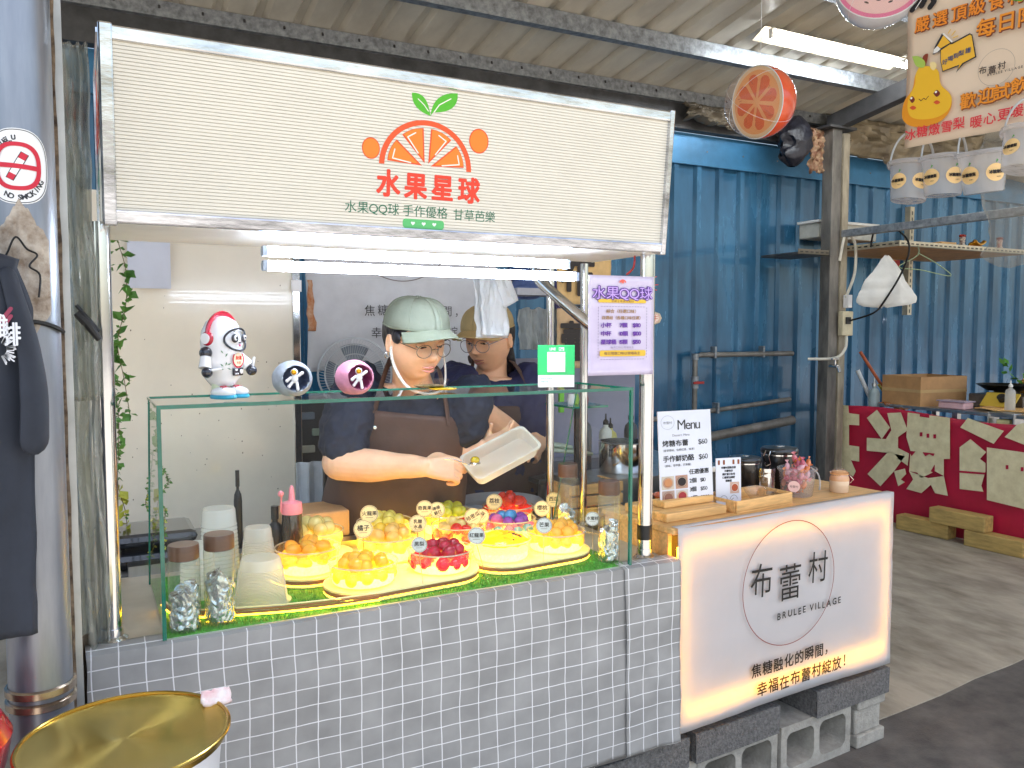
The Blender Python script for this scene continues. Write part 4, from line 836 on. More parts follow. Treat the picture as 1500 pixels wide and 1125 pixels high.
for s in (-1, 1):
    b = tp(); M = Matrix.Translation((s*.015,-.0572,.152))@Matrix.Rotation(s*.35, 4, 'Z'); b.ball((0,0,0), (.0095,.0035,.0115), 16, 10, Matrix.Rotation(s*.35, 4, 'Z')); o = b
    b = tp(); b.ball((s*.0155,-.0555,.151), (.0095,.004,.0115), 16, 10, Matrix.Rotation(s*.35, 4, 'Z')); e_ = b.build('eye', M_tb_, toy)
    b = tp(); b.ball((s*.0155,-.0585,.152), (.0062,.0028,.007), 12, 8); b.build('eye_white', M_tw, e_)
    b = tp(); b.ball((s*.0152,-.0608,.152), (.003,.0015,.0036), 10, 6); b.build('pupil', M_tb_, e_)
    b = tp(); b.ball((s*.017,-.0555,.1665), (.004,.003,.0016), 8, 6); b.build('eyebrow', M_tb_, toy)
    b = tp(); b.ball((s*.05,0,.150), (.009,.018,.018), 20, 12); hp = b.build('ear_cup', M_tr, toy)
    b = tp(); b.lathe([(.013,0),(.0135,.002),(.009,.003)], (s*.0565,0,.150), 20, axis=(s,0,0)); b.build('ear_ring', M_tw, hp)
    b = tp(); b.ball((s*.056,0,.115), .0155, 18, 12); b.build('shoulder', M_tb_, toy)
    # arms
    ex = s*.066; b = tp(); b.cyl((s*.058,-.002,.105),(ex,-.006 if s < 0 else -.03,.078), .013, .0155, 16); a_ = b.build('arm', M_tw, toy)
    b = tp(); b.ball((ex,-.012 if s < 0 else -.036,.068), .0135, 14, 10); b.build('hand', M_tb_, a_)
    b = tp(); b.cyl((ex,-.016,.072) if s < 0 else (ex,-.04,.072), (ex+.02,-.04,.076) if s < 0 else (ex,-.045,.102), .0035, seg=8); b.build('thumb', M_tw, a_)
    # shoes
    b = tp(); b.ball((s*.023,-.022,.0165), (.021,.036,.0145), 20, 12); sh_ = b.build('shoe', M_tw, toy)
    b = tp(); b.lathe([(.0208,0),(.0225,.004),(.021,.01)], (0,0,0), 24); b.v = [tuple(TM@(Matrix.Translation((s*.023,-.022,.001))@Matrix.Diagonal((1,1.72,1,1))@(TM.inverted()@Vector(v)))) for v in b.v]; b.build('sole', mat('toy_teal', '2a98b8', .3), sh_)
    b = tp(); b.tube([(s*.023-.012,-.03,.0285),(s*.023,-.034,.0295),(s*.023+.012,-.03,.0285)], .002, 6); b.tube([(s*.023-.01,-.022,.031),(s*.023,-.025,.0318),(s*.023+.01,-.022,.031)], .002, 6); b.build('laces', M_tr, sh_)
    b = tp(); b.cyl((s*.02,0,.022),(s*.018,0,.042), .0135, seg=16); b.build('ankle', mat('toy_stripe', 'cfd8b8', .4), sh_)
b = tp(); b.tube([(.05*cos(a), .0, .155+.055*sin(a)) for a in [pi*i/20 for i in range(21)]], .006, 10, flatn=1.8); b.build('headband', M_tr, toy)
b = tp(); b.ball((0,-.0567,.140), (.0028,.003,.002), 8, 6); b.build('nose', M_tb_, toy)
b = tp(); b.ball((0,-.0565,.1335), (.0038,.0025,.003), 8, 6); b.build('tongue', mat('toy_pink', 'd85a8a', .3), toy)
FT = TM@Matrix.Translation((.0,-.0505,.098))@Matrix.Rotation(pi/2, 4, 'X')
b = MB(FT).use(M_tr); b.ring(0, 0, .019, .004, .0006, a0=pi*.75, a1=pi*2.25); b.use(flat('f3d8b8')); b.disc(0, 0, .0165, .0012); b.use(flat('d8402a')); b.text('財運', 0, .0, .011, .0018, align='C', bold=.03); b.text('大吉', 0, -.011, .008, .0018, align='C', bold=.02); b.build('chest_badge', None, toy, smooth=False)
b = tp(); b.box((-.017,-.0515,.058),(.017,-.046,.078)); kb = b.build('chest_panel', M_tb_, toy, bevel=.002)
b = tp(); b.ball((.009,-.0525,.068), (.006,.002,.006), 12, 8); b.box((-.013,-.0535,.070),(-.006,-.051,.075)); b.box((-.013,-.0535,.061),(-.009,-.051,.065)); b.box((-.006,-.0535,.061),(-.002,-.051,.065)); b.build('buttons', M_tw, kb)
FT2 = TM@Matrix.Rotation(R_(-40), 4, 'Z')@Matrix.Translation((0,-.0507,.095))@Matrix.Rotation(pi/2, 4, 'X')
b = MB(FT2).use(flat('2c7a4a'))
for k, (x, y, a) in enumerate(((0,-.012,1.2),(.004,-.01,.4),(-.004,-.014,2.4),(.004,-.018,-.3),(-.003,-.02,3.3),(0,.01,1.),( -.004,.018,2.2))): b.poly([(x,y),(x+.006*cos(a-.25),y+.006*sin(a-.25)),(x+.011*cos(a),y+.011*sin(a)),(x+.006*cos(a+.25),y+.006*sin(a+.25))], .0008)
b.build('bamboo_print', None, toy, smooth=False)
# planet ornaments with astronauts
def planet(cx_, cy_, col, incol, lb, yaw):
    r = .05; c = Vector((cx_, cy_, GT+.043)); t = T('planet_ornament', lb, 'ornament', (cx_, cy_, GT), 'planet ornaments with astronauts'); b = MB()
    PM = Matrix.Translation(c)@Matrix.Rotation(yaw, 4, 'Z'); m1 = mat('planet_'+col, col, .45, var=.18, scale=30, bump=.15, bscale=60)
    nu, nv = 56, 40
    def shape(d, outer=True):
        # crater opening towards -y: points pushed inwards where the direction faces the opening
        q = d.dot(Vector((.12, -1, .08)).normalized()); e = max(0, min(1, (q-.72)/.06)); rr2 = r*(1+.03*noise.noise(d*3)-.04*max(0, noise.noise(d*6+Vector((3,1,2)))-.25))
        p = d*rr2; p.z = max(p.z*.94, -.043)
        if e > 0: p = p+Vector((0, 1, 0))*e*(.055*min(1, (q-.72)/.1)); 
        return PM@p, e
    vs = []; ee = []
    for j in range(nv+1):
        for i in range(nu):
            th = pi*j/nv; ph = 2*pi*i/nu; d = Vector((sin(th)*cos(ph), -cos(th), sin(th)*sin(ph))); p, e = shape(d); vs.append(p); ee.append(e)
    m2 = mat('planet_in_'+incol, incol, .5, var=.2, scale=25)
    for j in range(nv):
        for i in range(nu):
            f = (j*nu+i, j*nu+(i+1)%nu, (j+1)*nu+(i+1)%nu, (j+1)*nu+i); b.use(m2 if sum(ee[k] for k in f) > 1.5 else m1); b.f.append(f); b.mi.append(b.cur)
    b.v = [tuple(v) for v in vs]; b.build('shell', None, t, ang=60)
    AM = PM@Matrix.Translation((.0,-.036,-.005))@Matrix.Diagonal((1.2,1.0,1.2,1)); b = MB(AM); b.ball((0,0,.006), (.0075,.006,.0095), 12, 8); b.ball((-.001,-.001,.02), (.0078,.0075,.0075), 14, 10)
    for x, y, z, q, w_ in ((-.006,0,.01,-.016,.002),(.006,0,.011,.0155,.018),(-.004,0,0,-.012,-.01),(.004,0,0,.006,-.016)): b.cyl((x,y,z),(q,y-.001,w_),.0032,.0035,8); b.ball((q,y-.001,w_),.0038,8,6)
    a_ = b.build('astronaut', M_tw, t, ang=80)
    b = MB(AM); b.ball((-.002,-.0045,.02), (.0062,.005,.0058), 12, 8); b.build('gold_visor', mat('gold_visor', 'e0a42c', .1, .9, var=.1), a_)
    return t
planet(.475, 2.12, '9aa3ad', '4c566e', 'blue grey cratered planet ornament with a white astronaut', -.05)
planet(.632, 2.10, 'c8849c', '8e3a64', 'pink purple planet ornament with a white astronaut', .05)
# small dish on glass
b = MB(); b.lathe([(0,.0),(.03,.001),(.046,.008),(.048,.0095),(.045,.0095),(.03,.003),(0,.002)], (.885,2.2,GT), 32, caps=False)
dd = T('small_dish', 'small dark dish with a yellow bottom on the glass top before the woman', 'dish', (.885,2.2,GT)); b.build('dish', mat('dish_dark', '5a5a40', .2, var=.1, coat=.6), dd)
b = MB(); b.lathe([(0,0),(.036,.001),(.04,.004),(0,.004)], (.90,2.14,GT), 28, caps=False); b.build('yellow_lid', mat('yellow_dish', 'd0a820', .25, var=.05), dd)
# payment plate
pc = at(820, 567, Z=GT); FP = frame((1.185, 2.10, GT), (.93, -.36, 0))
pay = T('payment_stand', 'green and white payment plate standing on the glass top', 'sign', (1.24, 2.08, GT))
b = MB(FP); b.rrect(0,0,.108,.118,.004); 
b = MB(FP).use(mat('pay_white', 'e6ebe9', .3, var=.02)); b.box((0,0,-.003),(.108,.036,.003)); b.build('base_card', None, pay, smooth=False, bevel=.001)
b = MB(FP).use(mat('pay_green', '27c26a', .3, var=.03, coat=.4)); b.box((-.001,.0362,-.003),(.109,.124,.003)); b.build('green_card', None, pay, smooth=False, bevel=.001)
b = MB(FP).use(mat('pay_panel', 'e8ecee', .4, var=.02)); b.box((.027,.045,.003),(.08,.104,.0045)); b.build('white_card', None, pay, smooth=False)
b = MB(FP).use(flat('f4f8f6')); b.text('LINE', .034, .109, .0105, .0034, bold=.04, gap=.05); b.rrect(.061,.1075,.077,.1175,.001,.0034); b.use(flat('27c26a')); b.text('Pay', .0625, .1095, .0085, .0038, bold=.03)
b.use(flat('6fa08c')); b.text('使用方式說明', .008, .024, .0055, .0034); b.text('掃描付款', .008, .015, .0055, .0034); b.build('print', None, pay, smooth=False)
# ---- purple price poster taped on the right posts
FPo = frame((1.272, 1.965, 1.473), (.985, -.03, .0), v=(-.03, 0, 1))@Matrix.Diagonal((1.37, 1.09, 1, 1))
M_post = mat('lilac_poster', 'ddd5ea', .12, var=.12, scale=3, col2='cbbfe0', coat=.8, bump=.12, bscale=7)
po = T('price_poster', 'lilac laminated price poster taped to the right chrome posts', 'poster', (1.41, 1.965, 1.48))
PW, PH = .163, .262
def Q(x, y): return atf(x, y, FPo)
b = MB(FPo); b.grid(lambda u, v: (u*PW, v*PH, .002*fbm(u*3, v*4)), 14, 20); b.build('sheet', M_post, po, solid=.0012)
zz = .0042; PU = flat('7a4ab0'); YE = flat('e8c040')
b = MB(FPo).use(flat('5a3590')); b.text('水果QQ球', PW/2, .203, .037, zz, align='C', bold=.06, gap=.0, sx=.92)
b.use(flat('c9a8ee')); b.text('水果QQ球', PW/2, .203, .037, zz+.0006, align='C', bold=-.005, gap=.012, sx=.92)
b.use(flat('e86a5a')); b.ring(PW/2, .244, .007, .003, zz, a0=0, a1=pi); b.disc(PW/2, .246, .004, zz)
b.use(YE); b.rrect(.022,.191,PW-.022,.2,.003,zz); b.rrect(.026,.062-.012,PW-.022,.066,.004,zz)
b.use(flat('a07a4a')); b.text('新鮮水果真材實料', PW/2, .1925, .007, zz+.0006, align='C'); b.text('每日現做口味以現場為主', PW/2, .0545, .009, zz+.0006, align='C', bold=.02, gap=.0, sx=.95)
b.text('綜合（任選口味）', PW/2, .165, .0105, zz, align='C', bold=.02, gap=0); b.text('自選組（各種口味任選）', PW/2, .148, .0098, zz, align='C', bold=.02, gap=0)
b.use(flat('6a3aa0'))
for k, (p_, q_, r_) in enumerate((('小杯','7顆','$80'),('中杯','10顆','$100'),('星球桶','15顆','$150'))): y = .127-.022*k; b.text(p_, .028, y, .0135, zz, bold=.04, gap=.0); b.text(q_, .075, y, .0135, zz, bold=.04, gap=0); b.text(r_, .108, y, .0145, zz, bold=.04, gap=0)
b.use(flat('8a80a0')); b.text('每天口味以現場為主', PW/2, .071, .0065, zz, align='C')
b.use(flat('5a5080'))
for k in range(16): x = .03+k*(PW-.058)/15; b.stroke([(x-.002,.181),(x+.002,.181)], .0009, zz); b.stroke([(x-.002,.042),(x+.002,.042)], .0009, zz)
for k in range(18): y = .048+k*.0076; b.stroke([(.022,y-.002),(.022,y+.002)], .0009, zz); b.stroke([(PW-.02,y-.002),(PW-.02,y+.002)], .0009, zz)
b.build('print', None, po, smooth=False)
# ================================================================= PEOPLE
M_skin = mat('skin', 'e6b795', .5, var=.08, scale=14, sub=.12, bump=.06, bscale=90, spec=.35)
M_skin2 = mat('skin_tan', 'dfae8c', .5, var=.08, scale=14, sub=.1, bump=.06, bscale=90, spec=.35)
M_tee = mat('navy_tee', '161d30', .8, var=.15, scale=4, bump=.08, bscale=12)
M_tee2 = mat('indigo_tee', '24264a', .8, var=.15, scale=4, bump=.08, bscale=12)
M_apron = mat('brown_apron', '4a342c', .7, var=.22, scale=6, bump=.15, bscale=35)
M_hair = mat('dark_hair', '14121a', .45, var=.3, scale=90, aniso=(1, 1, .2), bump=.4, bscale=120)
M_lip = mat('lips', 'c07a6c', .4, var=.05)
def limb(b, pts, rs, seg=14, sub=5, squash=1.0):
    P = spline(pts, sub); n = len(rs); R = []
    for i in range(len(P)):
        t = i/(len(P)-1)*(n-1); k = min(int(t), n-2); f_ = t-k; f_ = f_*f_*(3-2*f_); R.append(rs[k]*(1-f_)+rs[k+1]*f_)
    # round ends
    a = (P[0]-P[1]).normalized(); c = (P[-1]-P[-2]).normalized()
    PP = [P[0]+a*R[0]*.95, P[0]+a*R[0]*.7, P[0]+a*R[0]*.35]+P+[P[-1]+c*R[-1]*.35, P[-1]+c*R[-1]*.7, P[-1]+c*R[-1]*.95]
    RR = [R[0]*.3, R[0]*.7, R[0]*.93]+R+[R[-1]*.93, R[-1]*.7, R[-1]*.3]
    b.tube(PP, RR, seg, flatn=squash); return b
def loft(b, rings, seg=32, cap=True, pw=2.3):
    """rings: (centre, half-width vec, half-depth vec)"""
    vs = []; fs = []
    for c, a, d in rings:
        c, a, d = Vector(c), Vector(a), Vector(d)
        for k in range(seg):
            t = 2*pi*k/seg; x, y = cos(t), sin(t); q = (abs(x)**pw+abs(y)**pw)**(-1/pw); vs.append(c+a*x*q+d*y*q)
    n = len(rings)
    for i in range(n-1):
        for k in range(seg): fs.append((i*seg+k, i*seg+(k+1)%seg, (i+1)*seg+(k+1)%seg, (i+1)*seg+k))
    if cap: fs += [tuple(range(seg))[::-1], tuple((n-1)*seg+k for k in range(seg))]
    return b.add(vs, fs)
def fuse(b, name, m, parent, vox=.004, sm=6, disp=None):
    o = b.build(name, m, parent); q = o.modifiers.new('r', 'REMESH'); q.mode = 'VOXEL'; q.voxel_size = vox; q.use_smooth_shade = True
    if sm: s_ = o.modifiers.new('s', 'SMOOTH'); s_.iterations = sm; s_.factor = .5
    if disp:
        tx = bpy.data.textures.new('folds', 'CLOUDS'); tx.noise_scale = disp[1]; dm = o.modifiers.new('d', 'DISPLACE'); dm.texture = tx; dm.strength = disp[0]; dm.mid_level = .5
    return o
def head_verts(fat=1.0):
    seg, rings = 64, 56; vs = []
    def G(x, z, cx, cz, sx, sz): return math.exp(-((x-cx)/sx)**2-((z-cz)/sz)**2)
    for i in range(rings+1):
        th = pi*i/rings
        for k in range(seg):
            ph = 2*pi*k/seg; x, y, z = sin(th)*sin(ph), -sin(th)*cos(ph), cos(th)
            X, Y_, Z = x*.078, y*.094, z*.118
            if Z < 0: t = min(1, -Z/.118); X *= 1-.30*t**1.6/fat; Y_ *= (1-.08*t) if Y_ < 0 else (1-.45*t)
            front = max(0, -y)**1.5
            if front > 0:
                d = .0
                ax = abs(X)
                d += .030*G(X, Z, 0, -.013, .0115, .016)+.013*G(X, Z, 0, .008, .007, .026)+.006*G(ax, Z, .012, -.018, .007, .007)   # nose
                d -= .015*G(ax, Z, .031, .018, .017, .011)                       # sockets
                d += .005*G(ax, Z, .030, .016, .014, .007)                       # lids
                d += .006*G(ax, Z, .028, .038, .026, .009)                       # brow
                d += .007*G(ax, Z, .042, -.022, .02, .022)*fat                   # cheeks
                d += .008*G(X, Z, 0, -.047, .022, .007)+.008*G(X, Z, 0, -.059, .02, .007)-.006*G(X, Z, 0, -.0535, .024, .0025)  # lips
                d -= .006*G(X, Z, 0, -.072, .02, .007)
                d += .011*G(X, Z, 0, -.092, .022, .016)                          # chin
                Y_ -= d*front
            vs.append((X*fat**.5, Y_, Z))
    fs = [(i*seg+k, (i+1)*seg+k, (i+1)*seg+(k+1)%seg, i*seg+(k+1)%seg) for i in range(rings) for k in range(seg)]
    return vs, fs
def hand(b, M, s, curl=(1.0, 1.1, 1.2, 1.3), thumb=((.03, .03, -.015), (.055, .038, -.035), (.075, .03, -.045)), spread=.0, sc=1.0):
    """x along fingers, y towards the thumb side, z back of the hand; s mirrors the thumb side"""
    MM = M@Matrix.Diagonal((sc, sc*s, sc, 1)); P = lambda *p: MM@Vector(p)
    bb = MB(MM); loft(bb, [((0,0,0),(0,.026,0),(0,0,.02)), ((.03,.002,0),(0,.036,0),(0,0,.019)), ((.065,.002,0),(0,.041,0),(0,0,.016)), ((.09,0,0),(0,.038,0),(0,0,.012))], 20, pw=2.6); b.add(bb.v, bb.f)
    for k, (y, L, r) in enumerate(((.029, .078, .0098), (.010, .086, .0102), (-.010, .080, .0098), (-.029, .064, .0088))):
        c = curl[k]; p = Vector((.082, y, 0)); pts = [p]; a = 0
        for ln, f_ in ((.44, .55), (.32, .85), (.24, .6)):
            a += c*f_; p = p+Vector((cos(a), spread*(1.5-k)*.3, -sin(a)))*L*ln; pts.append(p)
        limb(b, [P(*q) for q in [Vector((.05, y*.9, 0))]+pts], [r*1.05*sc, r*1.1*sc, r*sc, r*.92*sc, r*.8*sc], 10, 4)
    limb(b, [P(.008, .012, -.004)]+[P(*q) for q in thumb], [.015*sc, .0145*sc, .0115*sc, .0095*sc], 10, 5)
def basis(x, z, o):
    x = Vector(x).normalized(); y = Vector(z).cross(x).normalized(); z = x.cross(y); M = Matrix((x, y, z)).transposed().to_4x4(); M.translation = Vector(o); return M
def headframe(c, face, up):
    f_ = Vector(face).normalized(); u = Vector(up); s_ = u.cross(-f_).normalized(); s_ = (-f_).cross(u).normalized()*-1
    y = -f_; x = y.cross(u).normalized(); z = x.cross(y).normalized(); M = Matrix((x, y, z)).transposed().to_4x4(); M.translation = Vector(c); return M
def face_parts(HM, t, skin, lip, glasses_col, fat=1.0, closed=True, gr=.0225):
    """eyes, brows, lips, spectacles in head-local space (face along -y)"""
    for s in (-1, 1):
        b = MB(HM); b.ball((s*.031*fat**.5, -.0775, .0175), (.0135, .011, .0085), 14, 10); e = b.build('eye', mat('eye_white', 'e8e2da', .2, var=.03), t)
        b = MB(HM); b.ball((s*.030*fat**.5, -.0865, .0145), (.0055, .003, .005), 12, 8); b.build('iris', mat('iris', '22160f', .1, var=.1), e)
        b = MB(HM); b.ball((s*.031*fat**.5, -.0785, .0215), (.0155, .0122, .0078), 14, 10); b.build('eyelid', skin, t)
        b = MB(HM); b.tube([(s*(.018+.026*q)*fat**.5, -.0905+.006*q+.006*q*q, .0165-.0035*sin(q*pi)-.001*q) for q in [i/8 for i in range(9)]], .0019, 5); b.build('eyelashes', M_hair, t)
        b = MB(HM); b.tube([(s*(.014+.036*q)*fat**.5, -.096+.004*q+.014*q*q, .038+.005*sin(q*pi)-.002*q) for q in [i/8 for i in range(9)]], [.0012+.0018*sin(pi*min(1, q*1.1+.1)) for q in [i/8 for i in range(9)]], 6); b.build('eyebrow', M_hair, t)
    b = MB(HM); 
    for s2, z, r1 in ((1, -.0485, .0032), (-1, -.0572, .0038)): b.tube([(x*.021, -.0965+abs(x)**2*.011, z+(.0012 if s2 > 0 else -.002)*(1-x*x)) for x in [-1+i/6 for i in range(13)]], [r1*max(.15, (1-abs(-1+i/6)**2))**.6 for i in range(13)], 8)
    b.build('lips', lip, t)
    g = MB(HM); zc = .008
    for s in (-1, 1):
        g.tube([(s*.034+gr*1.05*cos(a), -.108+.35*max(0, abs(s*.034+gr*cos(a))-.03)**1.0*.6, zc+gr*.9*sin(a)) for a in [2*pi*i/28 for i in range(28)]], .0013, 6, closed=True)
        g.tube([(s*(.034+gr*1.04), -.1, zc+.006), (s*.078*fat**.5, -.06, zc+.012), (s*.083*fat**.5, .0, zc+.012), (s*.081*fat**.5, .012, zc)], .0013, 6)
    g.tube([(-.012, -.108, zc+.004), (0, -.111, zc+.008), (.012, -.108, zc+.004)], .0013, 6)
    gl = g.build('spectacles', mat('glasses_'+glasses_col, glasses_col, .25, .7), t)
    b = MB(HM)
    for s in (-1, 1): b.add([(s*.034+gr*cos(a), -.1065+.2*max(0, abs(s*.034+gr*cos(a))-.03), zc+gr*.88*sin(a)) for a in [2*pi*i/24 for i in range(24)]], [tuple(range(24))])
    b.build('lenses', clear('lens', (.97, .97, .98), 1.25, .03), gl, smooth=False)
def ear(b, HM, s, fat=1.0):
    bb = MB(HM); bb.ball((s*.079*fat**.5, .006, .0), (.008, .016, .028), 12, 10, Matrix.Rotation(s*.25, 4, 'Z')); bb.tube([(s*(.086*fat**.5), .006+.014*cos(a), .002+.026*sin(a)) for a in [2*pi*i/16 for i in range(16)]], .0032, 6, closed=True); b.add(bb.v, bb.f)
def cap(HM, t, col, col2, name, back=.0, tilt=.0, wide=1.0):
    m = mat('cap_'+col, col, .8, var=.14, scale=10, bump=.25, bscale=40)
    CM = HM@Matrix.Rotation(tilt, 4, 'X')
    b = MB(CM); N1, N2 = 48, 16
    def fn(u, v):
        a = u*2*pi; th = v*pi/2; r1, r2 = .0895*wide, .106*wide; q = 1-.012*abs(cos(a*3))**12
        return (r1*cos(th)**.62*sin(a)*q, -.0-r2*cos(th)**.62*cos(a)*q, .038+.088*sin(th)**.95+.002*fbm(cos(a)*2, sin(a)*2, v*3)+.012)
    b.grid(fn, N1, N2); o = b.build('cap_crown', m, t, ang=80, solid=.003)
    b = MB(CM); b.ball((0, 0, .1395), (.007, .007, .0035), 12, 6); b.build('cap_button', m, o)
    b = MB(CM)
    for k in range(6):
        a = pi*k/3+.2; b.tube([Vector(fn((a/(2*pi))%1, v/14))*1.003 for v in range(14)], .0011, 4)
    b.tube([Vector(fn(u/40, .02))*1.008 for u in range(41)], .0018, 4); b.build('cap_seams', mat('cap_'+col2, col2, .8, var=.1), o)
    b = MB(CM)
    def vis(u, v):
        a = (u-.5)*2.3; x = sin(a)*(.084+.004*v)*wide; y0 = -.1*cos(a*.9)*wide; ext = .078*v*cos(a*1.15)**.7 if abs(a*1.15) < pi/2 else 0
        return (x*(1+.08*v), y0-ext, .054-.012*v-.026*(x/.084)**2*(.5+.5*v))
    b.grid(vis, 30, 10); b.build('cap_visor', mat('cap_'+col2+'v', col2, .8, var=.1, bump=.2, bscale=60), o, ang=80, solid=.004)
    return o
Fwd = Vector((_F.x, _F.y, 0)).normalized()      # away from the camera
RT = _Rt
# ---------------- woman in front (facing right and down)
w1 = T('person', 'person in sage green cap, navy tee and brown apron spooning a ball into a tray', 'person', (.98, 2.85, 0))
hc = at(609, 502, Y=2.50)
tc_ = (CAM-hc); tc_.z = 0; tc_.normalize()
fd = (tc_*.84+RT*.56).normalized(); fdir = (fd*cos(R_(17))-Vector((0,0,1))*sin(R_(17))); up = (Vector((0,0,1))*cos(R_(17))+fd*sin(R_(17))+RT*-.05).normalized()
HM = headframe(hc, fdir, up)@Matrix.Scale(1.07, 4)
shR = at(524, 560, Y=2.72); shL = at(690, 576, Y=2.60)          # her right shoulder (image left) / left shoulder
chest = (shR+shL)/2
b = MB()
hv, hf = head_verts(1.12); b.add(hv, hf, HM); ear(b, HM, -1, 1.12); ear(b, HM, 1, 1.12)
neck0 = chest+Vector((0, .02, .02)); limb(b, [neck0-Vector((0,0,.03)), neck0*.5+(HM@Vector((0,.03,-.06)))*.5, HM@Vector((0,.022,-.03))], [.075, .062, .06], 20, 6)
sx = (shL-shR).normalized(); bk = Vector((-sx.y, sx.x, 0)).normalized(); bk = bk if bk.y > 0 else -bk
def torso(b, c0, c1, ws, hs, g=0.0, sx=sx, bk=bk, seg=36):
    c0, c1 = Vector(c0), Vector(c1); n = len(ws); rg = []
    for i in range(n): t = i/(n-1); c = c0.lerp(c1, t); rg.append((c, sx*(ws[i]+g), bk*(hs[i]+g)))
    loft(b, rg, seg, pw=2.4); return rg
hip = Vector((.97, 2.86, .80)); top = chest+Vector((0, .01, .005))
TW, THs = [.225, .235, .23, .22, .21, .185, .11], [.16, .17, .165, .15, .135, .115, .07]
torso(b, hip, top, TW, THs)
# legs (behind the counter)
for s in (-1, 1): limb(b, [hip+sx*s*.1, hip+sx*s*.1-Vector((0,0,.4)), Vector((hip.x+s*.1*sx.x, hip.y+s*.1*sx.y, .08))], [.12, .09, .055], 14, 5)
elR = at(497, 678, Y=2.62); wrR = at(618, 684, Y=2.46); haR = at(655, 682, Y=2.43)
elL = at(666, 680, Y=2.64); wrL = at(706, 656, Y=2.56)
limb(b, [shR+Vector((0,0,-.02)), (shR+elR)/2+Vector((-.005,0,0)), elR], [.07, .062, .056], 20, 6)
limb(b, [elR, elR.lerp(wrR, .35)+Vector((0,0,-.004)), elR.lerp(wrR, .8), wrR], [.057, .055, .04, .034], 20, 6)
limb(b, [shL+Vector((0,0,-.03)), (shL+elL)/2, elL], [.07, .06, .052], 20, 6)
limb(b, [elL, elL.lerp(wrL, .5), wrL], [.05, .044, .032], 20, 6)
# right hand: fist closing on the spoon, fingers towards image right, back of the hand up/left-front
dR = (haR-wrR).normalized(); HR = basis(dR+Vector((0,0,-.12)), Vector((-.3, -.75, .55)), wrR+dR*.005)
hand(b, HR, 1, curl=(1.15, 1.35, 1.45, 1.5), thumb=((.035, .036, -.004), (.068, .040, -.020), (.100, .030, -.030)), sc=1.12)
# left hand under the tray, fingers along its far side, thumb on the rim
tl, tr_ = at(690, 685, Y=2.40), at(775, 640, Y=2.40)
HL = basis((RT*.85+Vector((0,0,.42))), Vector((.0, .35, -.95)), wrL+Vector((-.0, 0, .005)))
hand(b, HL, -1, curl=(.3, .35, .4, .45), thumb=((.03, .035, -.004), (.055, .046, -.03), (.072, .042, -.05)), sc=.85)
fuse(b, 'body', M_skin, w1, .0035, 3)
face_parts(HM, w1, M_skin, M_lip, '8a8078', 1.12)
cap(HM, w1, '747a6c', '7f8674', 'cap', tilt=-.14, wide=1.07)
# hair
b = MB(HM); loft(b, [((0,.022,.075),(.087,0,0),(0,.088,0)), ((0,.024,.04),(.09,0,0),(0,.09,0)), ((0,.035,.0),(.084,0,0),(0,.076,0)), ((0,.048,-.035),(.066,0,0),(0,.055,0)), ((0,.055,-.06),(.04,0,0),(0,.035,0))], 28)
for s in (-1, 1): b.ball((s*.083,-.022,.028), (.009,.026,.02), 12, 8)
b.ball((0,.105,-.01), (.035,.03,.035), 16, 12)
o = fuse(b, 'hair', M_hair, w1, .004, 3, (.004, .02))
# clear chin shield
b = MB(HM)
b.tube(spline([(-.086,.005,.02),(-.09,-.03,-.045),(-.07,-.08,-.1),(-.03,-.115,-.118),(.03,-.115,-.118),(.07,-.08,-.1),(.09,-.03,-.045),(.086,.005,.02)], 7), .0032, 8, flatn=1.4)
ms = b.build('chin_shield_strap', mat('shield_white', 'd6d3cc', .25, var=.05, coat=.5), w1)
b = MB(HM); b.grid(lambda u, v: (.062*sin((u-.5)*2.0), -.088-.035*cos((u-.5)*2.0)-.022*v, -.112+.05*v*cos((u-.5)*1.6)), 20, 8); b.build('chin_shield', clear('shield_clear', (.96, .97, .98), 1.4, .05, haze=.06), ms)
b = MB(HM); b.tube([(-.092+.006*cos(a), .006, -.036+.009*sin(a)) for a in [2*pi*i/14 for i in range(14)]], .0014, 5, closed=True); b.build('earring', M_chrome, w1)
# t-shirt
def tee(b, hip, top, TW, THs, shs, els, fr, sx, bk, g=.012, rs=.085, rend=.083):
    rg = torso(b, hip, top, TW, THs, g, sx, bk)
    for s_, e_, f_ in zip(shs, els, fr): e2 = s_.lerp(e_, f_); limb(b, [s_+Vector((0,0,-.015)), s_.lerp(e_, f_*.5), e2], [rs, rs*.97, rend], 22, 5)
b = MB(); tee(b, hip+Vector((0,0,.0)), top+Vector((0,0,-.008)), TW, THs, (shR, shL), (elR, elL), (.78, .5), sx, bk, rs=.086, rend=.084)
fuse(b, 'tee_shirt', M_tee, w1, .006, 4, (.035, .06))
# shirt print
# apron: front shell
def apron(name, hip, top, TW, THs, sx, bk, t, ang=(1.25, 1.25, 1.3, 1.3, 1.15, .85, .5), g=.026, vmax=.86, straps=True, b0=-.45):
    b = MB(); c0, c1 = Vector(hip), Vector(top); n = len(TW)
    def ring(v):
        k = max(0, min(n-1.001, v*(n-1))); i = int(k); f_ = k-i; return TW[i]*(1-f_)+TW[i+1]*f_, THs[i]*(1-f_)+THs[i+1]*f_, ang[i]*(1-f_)+ang[i+1]*f_
    def fn(u, v):
        vv = b0+v*(vmax-b0); w_, h_, an = ring(vv); c = c0.lerp(c1, vv) if vv >= 0 else c0+Vector((0,0,1))*vv*.5; a = -pi/2+(u-.5)*2*an; x, y = cos(a), sin(a); q = (abs(x)**2.4+abs(y)**2.4)**(-1/2.4)
        return c+sx*(w_+g)*x*q+bk*(h_+g+.004*fbm(u*5, v*5))*y*q
    b.grid(fn, 40, 46); o = b.build(name, M_apron, t, solid=.003, ang=80); return fn, o
